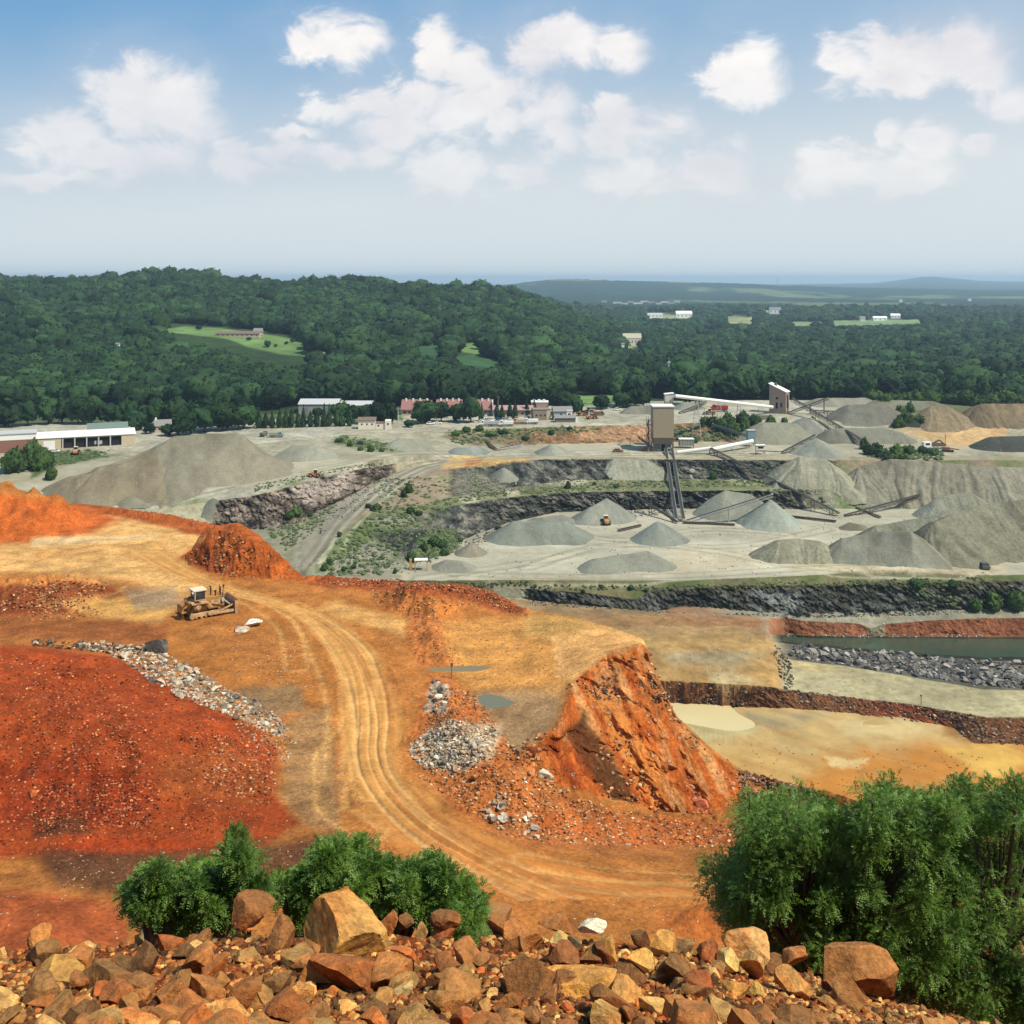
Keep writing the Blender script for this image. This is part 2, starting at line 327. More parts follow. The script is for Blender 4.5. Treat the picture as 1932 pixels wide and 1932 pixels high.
def M_stripe(name, c0, c1, axis, period, rough=.5):
    """ribbed metal cladding: one material, ribs from a wave along an object axis"""
    m = bpy.data.materials.new(name); m.use_nodes = True; N = NT(m.node_tree); L = m.node_tree.links
    tc = N('ShaderNodeTexCoord'); w = N('ShaderNodeTexWave', wave_type='BANDS', bands_direction=axis, ins={0: tc.outputs['Object'], 'Scale': .5/period, 'Distortion': 0.0})
    n = N('ShaderNodeTexNoise', ins={0: tc.outputs['Object'], 'Scale': .3, 'Detail': 5.0})
    a = N('ShaderNodeMix', data_type='RGBA', ins={0: n.outputs['Fac'], 6: tuple(c0)+(1,), 7: tuple(c1)+(1,)})
    k = N('ShaderNodeMapRange', ins={0: w.outputs['Fac'], 1: 0.0, 2: .3, 3: .82, 4: 1.0})
    c = N('ShaderNodeVectorMath', operation='SCALE', ins={0: a.outputs[2], 'Scale': k.outputs[0]})
    bs = N('ShaderNodeBsdfPrincipled', ins={'Base Color': c.outputs[0], 'Roughness': rough, 'Metallic': .0, 'Specular IOR Level': .3})
    N('ShaderNodeOutputMaterial', ins={0: bs.outputs[0]}); return m

AK = .54                                   # display colour of a sunlit surface -> base colour
def A(c, k=1.0): return lin(c, AK*k)
MAT = dict(
    soil=M_ground('orange_soil', 3.2, .35, .09, .25, fleck=.10, fleck_scale=3.0, contrast=.40, fleck_col=(.5,.36,.22,1)),
    road=M_ground('packed_road_dirt', 2.6, .4, .06, .08, contrast=.24),
    red=M_ground('red_stony_fill', 3.2, .5, .14, .2, fleck=.14, fleck_scale=3., contrast=.36, fleck_col=(.42, .2, .1, 1)),
    face=M_ground('clay_rock_face', .6, 2.4, .6, .3, fleck=.18, fleck_scale=1.3, contrast=.36, fleck_col=(.5,.3,.18,1)),
    ledge=M_ground('ledge_rubble_soil', 6., 22., .05, .02, fleck=.3, fleck_scale=26., contrast=.4, fleck_col=(.45,.3,.16,1)),
    floor=M_ground('crushed_stone_floor', .25, .05, .15, .3, contrast=.12, slow=.01),
    bench=M_ground('bench_ground', .35, .09, .4, .6, fleck=.08, fleck_scale=.6, contrast=.28, fleck_col=(.4,.38,.32,1)),
    wall=M_ground('quarry_wall_rock', .35, 1.1, 1.8, .8, contrast=.55, streak=(1, 1, .6), slow=.03),
    gravel=M_ground('gravel', 1.2, .2, .22, .6, contrast=.16, slow=.03, fleck=.03, fleck_scale=1.2, fleck_col=(.5,.48,.42,1)),
    gully=M_ground('eroded_gravel', .9, .25, .4, .9, contrast=.24, slow=.03),
    hill=M_ground('valley_ground', .05, .012, 2.5, 6., contrast=.3, slow=.003),
    stone=M_rock('field_stone', 1.6, .12), fstone=M_rock('ledge_stone', 7., .05, dust=True), vstone=M_rock('small_stone', 5., .02, use_obj=False), vrub=M_rock('rubble_stone', 1.2, .08, use_obj=False),
    leafn=M_leaf('locust_leaf', (.026, .078, .010), (.19, .31, .045), 2.2, .48, trans=.35, rand=0),
    bark=M_plain('bark', (.09, .065, .045), .9, bump=.02, scale=8),
    crown=M_leaf('tree_crown', (.005, .018, .011), (.021, .053, .018), .16, .8, bump=1.5, bscale=.7, rand=.5),
    crownb=M_leaf('quarry_shrub_leaf', (.012, .032, .010), (.04, .08, .022), .6, .8, bump=.5, bscale=1.5, rand=.3),
    conif=M_leaf('conifer_crown', (.008, .026, .014), (.02, .045, .022), .5, .8, bump=.5, bscale=1.2, rand=.25),
)

# ------------------------------------------------------------------ terrain sheets
COLS = np.concatenate([np.linspace(-1400, -120, 60), np.linspace(-100, 2040, 1290), np.linspace(2060, 3400, 60)])
def fromY(Y, z): return HY-z*F/Y
class Sheet:
    """surface lofted through feature lines, each a list of (px, py, z); near to far"""
    def __init__(s, lines, cols=COLS, direct=False, smooth=9):
        s.cols = cols; n = len(cols); Ys = []; Zs = []
        for pts, rows in lines:
            p = np.array(sorted(pts), float); py = np.interp(cols, p[:, 0], p[:, 1]); z = np.interp(cols, p[:, 0], p[:, 2])
            Y = py if direct else -z*F/np.maximum(py-HY, 1e-3)
            if smooth:
                kk = np.ones(smooth)/smooth; pad = smooth//2; f_ = lambda q: np.convolve(np.pad(q, pad, 'edge'), kk, 'valid'); py2 = f_(py); z = f_(z)
                Y = py2 if direct else -z*F/np.maximum(py2-HY, 1e-3)
            if Ys: Y = np.maximum(Y, Ys[-1]+.4)
            Ys.append(Y); Zs.append(z)
        RY = []; RZ = []; RS = []
        for k in range(len(lines)-1):
            m = lines[k+1][1]; last = k == len(lines)-2
            for i in range(m+(1 if last else 0)):
                t = i/m; Y = 1/((1-t)/Ys[k]+t/Ys[k+1]); RY.append(Y)
                RZ.append(Zs[k]+(Zs[k+1]-Zs[k])*(Y-Ys[k])/(Ys[k+1]-Ys[k])); RS.append(k)
        s.Y = np.array(RY); s.Z = np.array(RZ); s.strip = np.array(RS)[:, None]*np.ones((1, n), int)
        s.X = (cols[None, :]-CX)/F*s.Y
        s.DX = np.zeros_like(s.X); s.DY = np.zeros_like(s.X)
    def ci(s, px): return int(np.clip(np.searchsorted(s.cols, px), 1, len(s.cols)-1))
    def gz(s, X, Y):
        px = X/Y*F+CX; i = s.ci(px); t = min(1, max(0, (px-s.cols[i-1])/(s.cols[i]-s.cols[i-1])))
        return float(np.interp(Y, s.Y[:, i-1], s.Z[:, i-1])*(1-t)+np.interp(Y, s.Y[:, i], s.Z[:, i])*t)
    def hit(s, px, py):
        i = s.ci(px)
        if abs(s.cols[i-1]-px) < abs(s.cols[i]-px): i -= 1
        v = HY-s.Z[:, i]/s.Y[:, i]*F
        below = np.nonzero((v[:-1] > py) & (v[1:] <= py))[0]
        if not len(below): return None
        r = below[0]; t = (v[r]-py)/(v[r]-v[r+1]+1e-12)
        Y = s.Y[r, i]*(1-t)+s.Y[r+1, i]*t; Z = s.Z[r, i]*(1-t)+s.Z[r+1, i]*t
        return Vector(((px-CX)/F*Y, Y, Z))
    def wpoly(s, pts):
        r = []
        for p in pts:
            h = s.hit(p[0], p[1])
            if h is None:
                i = s.ci(p[0]); v = HY-s.Z[:, i]/s.Y[:, i]*F; j = int(np.argmin(np.abs(v-p[1]))); h = Vector(((p[0]-CX)/F*s.Y[j, i], s.Y[j, i], 0))
            r.append((h.x, h.y))
        return r
    def mound(s, poly, H, w, rough=.3, sc=.35, world=False, seed=5):
        P = poly if world else s.wpoly(poly)
        sd = sdpoly(s.X, s.Y, P, 3.0+w*.5)+fbm(s.X*.25, s.Y*.25, 3, seed)*w*.22*(1 if w > 2 else .5)
        k = sstep(0, w, sd); s.Z = s.Z+k*(H+fbm(s.X*sc, s.Y*sc, 4, seed+9)*rough*abs(H))
    def uv(s): return s.X/s.Y*F+CX, HY-s.Z/s.Y*F
class Paint:
    def __init__(s, sh, base):
        s.sh = sh; s.u, s.v = sh.uv(); s.c = np.empty(s.u.shape+(3,)); s.c[:] = A(base)
        s.n = fbm(sh.X*.12, sh.Y*.12, 4, 3); s.n2 = fbm(sh.X*.5, sh.Y*.5, 4, 8)
    def poly(s, pts, col, feather=12, amp=12, op=1.0, k=1.0, stretch=1):
        m = feather+amp*1.3+4
        sd = sdpoly(s.u, s.v*stretch, [(a, b*stretch) for a, b in pts], m*1.5)
        w = sstep(-feather, feather, sd+s.n*amp+s.n2*amp*.5)*op
        s.c = s.c*(1-w[..., None])+np.array(A(col, k))*w[..., None]
    def mask(s, w, col, k=1.0): s.c = s.c*(1-w[..., None])+np.array(A(col, k))*w[..., None]
def emit(sh, cls, names, col):
    """one mesh object for each class of ground"""
    nr, nc = sh.X.shape; V = np.stack([sh.X+sh.DX, sh.Y+sh.DY, sh.Z], -1).reshape(-1, 3); col = col.reshape(-1, 3)
    idx = np.arange(nr*nc).reshape(nr, nc)
    Q = np.stack([idx[:-1, :-1], idx[:-1, 1:], idx[1:, 1:], idx[1:, :-1]], -1).reshape(-1, 4); fc = cls[:-1, :-1].ravel()
    obs = {}
    for k, (name, mat) in names.items():
        q = Q[fc == k]
        if not len(q): continue
        us, inv = np.unique(q, return_inverse=True)
        o = mesh_np(name, V[us], inv.reshape(-1, 4), mat, col[us]); o['kind'] = 'structure'; obs[name] = o
    return obs

allx = (-1400, 3400)
def flatl(Y, z): return [(allx[0], fromY(Y, z), z), (allx[1], fromY(Y, z), z)]
# ---- near sheet: ledge, hidden slope, orange terrace
lip = [(-1400,945,-40),(60,950,-40),(150,950,-40),(230,958,-40),(330,975,-40),(430,996,-40),(500,1020,-40),(570,1085,-40),(640,1090,-40),(740,1098,-40),(860,1102,-40),(930,1120,-40),(985,1150,-39.6),(1080,1163,-39.0),(1150,1184,-38.5),(1215,1206,-37.2),(1238,1270,-39.5),(1275,1350,-43),(1340,1410,-45.5),(1400,1453,-47),(1540,1492,-44),(1700,1556,-42),(1857,1598,-41),(2100,1650,-40.5),(3400,1700,-40)]
top = [(-1400,1300,-40),(700,1300,-40),(850,1290,-40),(950,1395,-40.1),(985,1424,-40.1),(1030,1385,-39.6),(1060,1350,-39.1),(1078,1292,-38.6),(1110,1262,-38),(1150,1228,-37.6),(1215,1212,-37.1),(1238,1278,-39.5),(1275,1356,-43),(1340,1416,-45.5),(1400,1458,-47.1),(1540,1498,-44.1),(1857,1602,-41),(3400,1705,-40)]
foot = [(-1400,1450,-40),(700,1450,-40),(900,1448,-40.6),(985,1452,-41.4),(1060,1478,-43.8),(1150,1512,-46),(1240,1532,-48),(1340,1535,-48),(1400,1512,-48),(1540,1515,-44.7),(1857,1612,-41.2),(3400,1710,-40)]
mid = [(-1400,1580,-40),(700,1580,-40),(850,1570,-40),(980,1570,-41.2),(1150,1590,-43.6),(1300,1600,-44.6),(1400,1590,-44.6),(1540,1600,-43.4),(1857,1650,-41),(3400,1730,-40)]
near = [(-1400,1700,-40),(900,1700,-40),(1240,1690,-41.2),(1500,1700,-41.4),(1857,1740,-41),(3400,1760,-40)]
def off(l, dY, z): return [(a, fromY(-c*F/(b-HY)+dY, z), z) for a, b, c in l]
lipA = [(-1400,1800,-3.4),(60,1795,-3.4),(450,1770,-3.4),(950,1768,-3.4),(1300,1795,-3.4),(1500,1835,-3.5),(1700,1890,-3.6),(1932,1960,-3.7),(3400,2100,-3.8)]
B = Sheet([(flatl(.4, -1.9), 1), (flatl(2.2, -2.05), 10), (flatl(3.6, -2.58), 60), (lipA, 130), (off(lipA, 3.5, -7.5), 10), (flatl(30, -30), 20), (flatl(58, -40.2), 20),
           (near, 60), (mid, 110), (foot, 90), (top, 130), (lip, 170), (off(lip, 3, -50), 6), (off(lip, 30, -141), 12)])
B0 = B.Z.copy()
px_, py_ = B.uv()
B.Z += np.where(B.strip < 4, fbm(B.X*1.2, B.Y*1.2, 4, 2)*.10, 0)
terr = (B.strip >= 7)
B.Z += terr*(fbm(B.X*.06, B.Y*.06, 4, 4)*.35+fbm(B.X*.8, B.Y*.8, 3, 6)*.05)
# mounds, heaps and berms on the terrace
B.mound([(-400,1035),(60,1018),(140,1012),(215,985),(180,962),(60,955),(-400,955)], 9.5, 20, .05, .15)
B.mound([(180,966),(260,985),(330,990),(440,1022),(460,1012),(380,985),(280,962),(190,955)], 1.6, 5, .5, 1)
B.mound([(335,1058),(380,1080),(440,1091),(520,1093),(590,1092),(585,1062),(550,1044),(500,1034),(430,1030),(365,1036)], 4.3, 4.6, .10, .6)
B.mound([(60,1100),(110,1095),(215,1105),(225,1120),(130,1152),(50,1160),(-200,1160),(-200,1100)], 1.5, 3, .6, 1)
B.mound([(585,1100),(740,1112),(860,1118),(930,1140),(985,1163),(1000,1152),(930,1122),(860,1104),(740,1099),(600,1090)], 1.8, 4, .6, .8)
B.mound([(700,1118),(790,1122),(880,1140),(870,1158),(820,1170),(760,1160),(715,1142)], 1.9, 3.5, .6, 1)
B.mound([(768,1165),(772,1215),(800,1255),(880,1258),(860,1215),(840,1175),(810,1162)], 1.2, 5, .6, .9)
B.mound([(812,1278),(790,1345),(768,1400),(790,1455),(860,1530),(960,1580),(1100,1600),(1250,1585),(1180,1540),(1060,1500),(990,1455),(955,1400),(900,1330),(850,1280)], 2.2, 5, .35, .5)
B.mound([(-700,1218),(60,1216),(200,1232),(300,1275),(400,1330),(500,1372),(530,1420),(520,1500),(560,1555),(480,1600),(300,1620),(60,1620),(-700,1640)], 4.2, 17, .12, .3)
B.mound([(-700,1640),(60,1660),(220,1690),(240,1760),(60,1800),(-700,1800)], 1.2, 5, .3, .3)
B.mound([(1400,1470),(1470,1485),(1550,1510),(1600,1560),(1500,1580),(1420,1560),(1380,1510)], 1.2, 3, .7, .9)
B.mound([(1235,1715),(1330,1705),(1450,1740),(1420,1790),(1300,1785),(1240,1760)], 1.8, 3, .5, .8)
# butte face relief
u, v = B.uv(); facem = (B.strip == 10-1) & (u > 985) & (u < 1560)
facem = (B.strip == 9)
fw = facem*sstep(975, 1060, u)*(1-sstep(1420, 1560, u))
B.fw = fw
B.DY += fw*(fbm(B.X*.28+B.Z*.22, B.Z*.30, 5, 21, .58)*2.2+np.abs(fbm(B.X*.55+B.Z*.4, B.Z*.45, 4, 25, .5))*-1.5)
B.Z += fw*fbm(B.X*1.3, B.Y*1.3, 4, 30, .6)*.35
sb = (sdpoly(u, v, [(345,1050),(372,1074),(440,1090),(578,1092),(560,1050),(500,1000),(440,990)], 20) > -2) & terr
B.DY += sb*fbm(B.X*.8+B.Z*.3, B.Z*.7, 4, 33, .6)*1.1
berm = np.zeros_like(B.Z)
for P_ in ([(180,966),(330,995),(460,1025),(440,996),(280,955)], [(585,1105),(740,1115),(930,1150),(1000,1168),(1000,1145),(930,1110),(740,1090),(585,1080)], [(60,1090),(225,1100),(130,1155),(-100,1165),(-100,1090)],
           [(700,1110),(890,1135),(820,1175),(715,1145)], [(768,1160),(772,1215),(800,1255),(880,1258),(840,1165)], [(815,1275),(770,1400),(860,1530),(1000,1585),(1350,1600),(1400,1530),(1240,1535),(985,1455),(900,1330)], [(1390,1465),(1600,1500),(1600,1560),(1400,1570)]):
    berm = np.maximum(berm, sstep(-6, 6, sdpoly(u, v, P_, 12)))
B.Z += berm*terr*np.abs(fbm(B.X*1.0, B.Y*1.0, 4, 40, .6))*.55
redm = sstep(-8, 8, sdpoly(u, v, [(-700,1225),(60,1222),(200,1238),(320,1290),(500,1385),(520,1500),(480,1590),(300,1610),(60,1610),(-700,1620)], 14))
B.Z += redm*terr*fbm(B.X*1.1, B.Y*1.1, 4, 44, .6)*.16

PUD = []
def basin(sh, pts, z0, depth, rim):
    r = catmull(pts+[pts[0]], 5)[:-1]; P = [(-z0*F/(b-HY)*(a-CX)/F, -z0*F/(b-HY)) for a, b in r]
    sd = sdpoly(sh.X, sh.Y, P, rim+2); m = np.abs(sh.Z-z0) < 6; k = sstep(-rim, 0, sd)*m
    sh.Z = sh.Z*(1-k)+(z0-sstep(-.2, rim*.5, sd)*depth)*k; PUD.append((P, z0-depth*.25)); return P
basin(B, [(898,1312),(925,1308),(965,1320),(970,1328),(930,1336),(905,1328)], -40.0, .2, 1.5)
basin(B, [(800,1260),(860,1255),(925,1256),(900,1266),(820,1266)], -40.0, .2, 1.5)
# haul road, its ruts and the tracks beside it
road = catmull([(215,975,60),(250,1010,50),(300,1052,30),(370,1090,20),(470,1124,17),(560,1150,20),(622,1186,30),(668,1235,42),(695,1300,54),(703,1360,58),(700,1420,58),(722,1480,64),(790,1552,78),(880,1606,92),(980,1655,112),(1100,1700,140),(1250,1735,160),(1420,1770,170),(1700,1810,170)], 5)
wr = []
for (a, b, w) in road:
    h = B.hit(a, b); wr.append((h.x, h.y, w*h.y/F*(1.0 if b > 1250 else 1.15)))
D, SD, AL, WD = polyline(B.X, B.Y, wr, 12)
wr2 = [(x, y, max(w*1.15, 3.2)) for x, y, w in wr]
roadm = sstep(1005, 1075, v)*(1-sstep(.62, 1.2, np.abs(SD)/WD+fbm(B.X*.2, B.Y*.2, 3, 50)*.35))*terr*(D < 40)
q = SD/WD
rut = np.zeros_like(q)
for c, w_, a_ in ((-.52, .10, 1), (-.05, .07, .8), (.12, .06, .5), (.55, .10, 1), (.3, .04, .4), (-.3, .05, .4)):
    rut += a_*np.exp(-((q-c-.10*np.sin(AL*.045+c*9)-.05*np.sin(AL*.11+c*31))/(w_*.8))**2)*(.55+.9*vn(AL*.05+c*7, q*0+c*13, 58))
B.Z -= roadm*(rut*.14+.08)
B.Z += roadm*fbm(SD*2.2, AL*.12, 3, 55)*.05
edge = sstep(1040, 1100, v)*np.exp(-((np.abs(q)-1.08)/.09)**2)*terr*(D < 40)*(1-sstep(1600, 1680, v))
B.Z += edge*.10*(.5+fbm(B.X*.5, B.Y*.5, 3, 57))

pb = Paint(B, (196,124,62))
pb.poly([(-300,1005),(150,1000),(200,965),(330,985),(420,1010),(352,1045),(345,1075),(430,1100),(330,1125),(200,1095),(60,1085),(-300,1085)], (242,186,116), 14, 14)
pb.poly([(-300,1085),(120,1088),(200,1100),(120,1120),(-300,1130)], (232,150,80), 8, 8)
pb.poly([(-400,1040),(60,1022),(150,1015),(230,985),(160,945),(-400,900)], (212,110,50), 8, 8)
pb.poly([(60,1018),(150,1010),(300,1012),(230,1022),(60,1030)], (245,205,150), 5, 6)
pb.poly([(60,1040),(200,1030),(170,1050),(60,1062)], (200,135,80), 8, 14, .5)
pb.poly([(60,1100),(110,1095),(215,1105),(225,1120),(130,1152),(50,1160),(-200,1160),(-200,1100)], (150,78,44), 6, 10)
pb.poly([(120,1140),(250,1130),(330,1150),(300,1175),(180,1165)], (228,170,96), 9, 10)
pb.poly([(230,1110),(330,1108),(340,1140),(260,1150)], (172,148,118), 9, 10, .8)
pb.poly([(-300,1165),(120,1165),(330,1180),(300,1215),(60,1205),(-300,1205)], (160,92,50), 9, 12, .8)
pb.poly([(330,1185),(480,1170),(620,1210),(640,1300),(560,1330),(430,1290),(330,1240)], (192,122,60), 14, 14)
pb.poly([(450,1300),(560,1295),(580,1340),(520,1355),(460,1330)], (158,128,92), 9, 9, .8)
pb.poly([(545,1350),(620,1330),(640,1420),(640,1560),(590,1560),(530,1510),(535,1420)], (172,130,86), 14, 14, .9)
pb.poly([(-700,1218),(60,1216),(200,1232),(300,1275),(400,1330),(500,1372),(530,1420),(520,1500),(560,1555),(480,1600),(300,1620),(60,1620),(-700,1640)], (176,78,36), 10, 10)
pb.poly([(-700,1420),(150,1420),(300,1480),(260,1560),(60,1570),(-700,1570)], (156,58,27), 20, 30, .7)
pb.poly([(300,1420),(420,1400),(520,1440),(520,1500),(420,1520),(300,1500)], (180,96,46), 20, 24, .7)
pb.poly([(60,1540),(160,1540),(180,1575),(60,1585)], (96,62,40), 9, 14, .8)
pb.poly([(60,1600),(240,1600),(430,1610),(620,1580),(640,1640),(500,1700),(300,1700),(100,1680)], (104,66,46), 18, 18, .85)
pb.poly([(120,1575),(300,1580),(380,1600),(200,1612),(110,1600)], (196,78,34), 7, 8, .8)
pb.poly([(-500,1690),(100,1680),(240,1700),(250,1790),(-500,1830)], (184,92,52), 14, 14, .9)
pb.poly([(640,1130),(770,1170),(760,1200),(690,1180),(600,1150)], (226,168,98), 9, 10)
pb.poly([(585,1103),(740,1118),(860,1128),(930,1152),(1000,1165),(985,1145),(930,1115),(860,1098),(740,1090),(585,1078)], (168,88,50), 4, 5)
pb.poly([(342,1050),(372,1074),(440,1092),(590,1095),(585,1040),(500,975),(430,980)], (212,112,52), 6, 7)
pb.poly([(342,1052),(400,1020),(440,1050),(420,1086),(372,1076)], (178,92,48), 6, 10)
pb.poly([(180,966),(330,1000),(460,1030),(440,990),(280,950),(150,945)], (190,100,50), 4, 6)
pb.poly([(700,1112),(890,1135),(820,1175),(715,1145)], (198,118,62), 6, 8, .9)
pb.poly([(740,1118),(880,1140),(840,1168),(780,1150)], (214,134,66), 6, 10, .7)
pb.poly([(768,1160),(772,1215),(800,1258),(880,1258),(840,1165)], (202,122,66), 8, 10, .8)
pb.poly([(830,1170),(1000,1165),(1150,1185),(1215,1212),(1110,1262),(1070,1300),(1060,1330),(880,1300),(850,1230)], (222,156,84), 14, 14)
pb.poly([(1000,1160),(1100,1170),(1180,1200),(1060,1210),(980,1195)], (220,170,100), 9, 10, .8)
pb.poly([(1040,1205),(1150,1186),(1222,1212),(1150,1232),(1108,1262),(1080,1290),(1050,1280)], (250,186,116), 8, 10, .85)
pb.poly([(890,1300),(1060,1300),(1060,1350),(1020,1400),(970,1425),(900,1400)], (166,136,100), 18, 16, .85)
pb.poly([(812,1278),(790,1345),(768,1400),(790,1455),(860,1530),(960,1580),(1100,1600),(1250,1585),(1180,1540),(1060,1500),(990,1455),(955,1400),(900,1330),(850,1280)], (198,116,60), 8, 8)
pb.poly([(820,1290),(850,1300),(840,1345),(800,1345)], (182,160,138), 6, 12)
pb.poly([(775,1400),(850,1355),(940,1380),(930,1430),(850,1460),(800,1450)], (206,182,150), 8, 16)
pb.poly([(1000,1530),(1250,1540),(1400,1560),(1400,1600),(1200,1600),(1000,1590)], (202,112,56), 12, 16)
pb.poly([(900,1540),(1000,1560),(1250,1600),(1350,1630),(1150,1620),(950,1590)], (190,118,66), 6, 14, .6)
pb.poly([(1390,1450),(1540,1490),(1560,1520),(1500,1560),(1400,1540),(1370,1490)], (160,122,92), 8, 10)
pb.poly([(1235,1715),(1330,1705),(1450,1740),(1420,1790),(1300,1785),(1240,1760)], (222,126,62), 14, 16, .8)
# butte face colours
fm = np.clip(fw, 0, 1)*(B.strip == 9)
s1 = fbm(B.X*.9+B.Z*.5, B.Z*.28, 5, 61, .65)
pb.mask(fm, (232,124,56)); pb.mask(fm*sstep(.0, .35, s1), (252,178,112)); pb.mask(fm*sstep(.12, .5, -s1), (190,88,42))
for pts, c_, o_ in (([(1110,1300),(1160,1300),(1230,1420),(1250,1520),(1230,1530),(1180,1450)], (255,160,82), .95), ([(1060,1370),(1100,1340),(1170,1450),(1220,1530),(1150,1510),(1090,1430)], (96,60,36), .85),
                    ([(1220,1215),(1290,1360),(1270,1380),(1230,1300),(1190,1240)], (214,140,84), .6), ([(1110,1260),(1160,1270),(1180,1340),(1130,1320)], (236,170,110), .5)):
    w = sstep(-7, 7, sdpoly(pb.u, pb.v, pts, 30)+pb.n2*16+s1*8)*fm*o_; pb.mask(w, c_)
# road colours: pale wheel tracks, darker edges
rc = roadm[..., None]; basec = np.array(A((218,154,84))); nearc = np.array(A((222,142,72)))
kk = sstep(1500, 1650, pb.v)[..., None]
pb.c = pb.c*(1-rc)+(basec*(1-kk)+nearc*kk)*rc
pb.mask(roadm*np.clip(rut, 0, 1)*.6, (252,202,134)); pb.mask(roadm*sstep(.05, .45, fbm(SD*1.1, AL*.05, 4, 71, .6))*.65, (186,112,54))
pb.mask(edge*.18, (176,106,56))
for tr in ([(420,1108),(560,1160),(610,1240),(640,1330),(640,1440),(628,1520),(700,1575)], [(560,1145),(640,1200),(690,1290),(660,1380),(622,1430),(625,1520)], [(600,1170),(660,1260),(672,1380),(700,1500)], [(200,1050),(120,1062),(-100,1068)], [(330,1078),(250,1098),(100,1120)],
           [(950,1640),(1100,1668),(1300,1680),(1600,1690)], [(1000,1625),(1150,1650),(1400,1660)], [(450,1120),(540,1180),(560,1260)]):
    ww = [(h.x, h.y, 1) for h in (B.hit(a, b) for a, b in [t[:2] for t in catmull([(a, b, 0) for a, b in tr], 6)]) if h]
    for o_ in (-1.1, 1.1):
        d_, sd_, al_, _ = polyline(B.X, B.Y, ww, 6); t_ = np.exp(-((sd_-o_)/.33)**2)*(d_ < 6)*terr
        pb.mask(t_*.4, (240,184,112)); B.Z -= t_*.05
ledge = B.strip < 5
pb.c[ledge] = A((160,82,38))
nl = fbm(B.X*2.5, B.Y*2.5, 3, 80); pb.mask(ledge*sstep(0, .5, nl), (196,120,60))
pb.c[B.strip >= 6] *= np.array([1.08, 1.09, 1.04])
pb.c *= (1+.30*fbm(B.X*.35, B.Y*.35, 5, 262, .65)*(1-roadm*.5)*terr)[..., None]
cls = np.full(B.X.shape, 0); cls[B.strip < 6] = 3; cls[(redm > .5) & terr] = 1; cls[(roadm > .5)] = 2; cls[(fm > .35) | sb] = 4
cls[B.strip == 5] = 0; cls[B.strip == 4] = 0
SOB = emit(B, cls, {0: ('ground', MAT['soil']), 1: ('stony_ground', MAT['red']), 2: ('haul_road', MAT['road']), 3: ('ledge_ground', MAT['ledge']), 4: ('cliff', MAT['face'])}, pb.c)

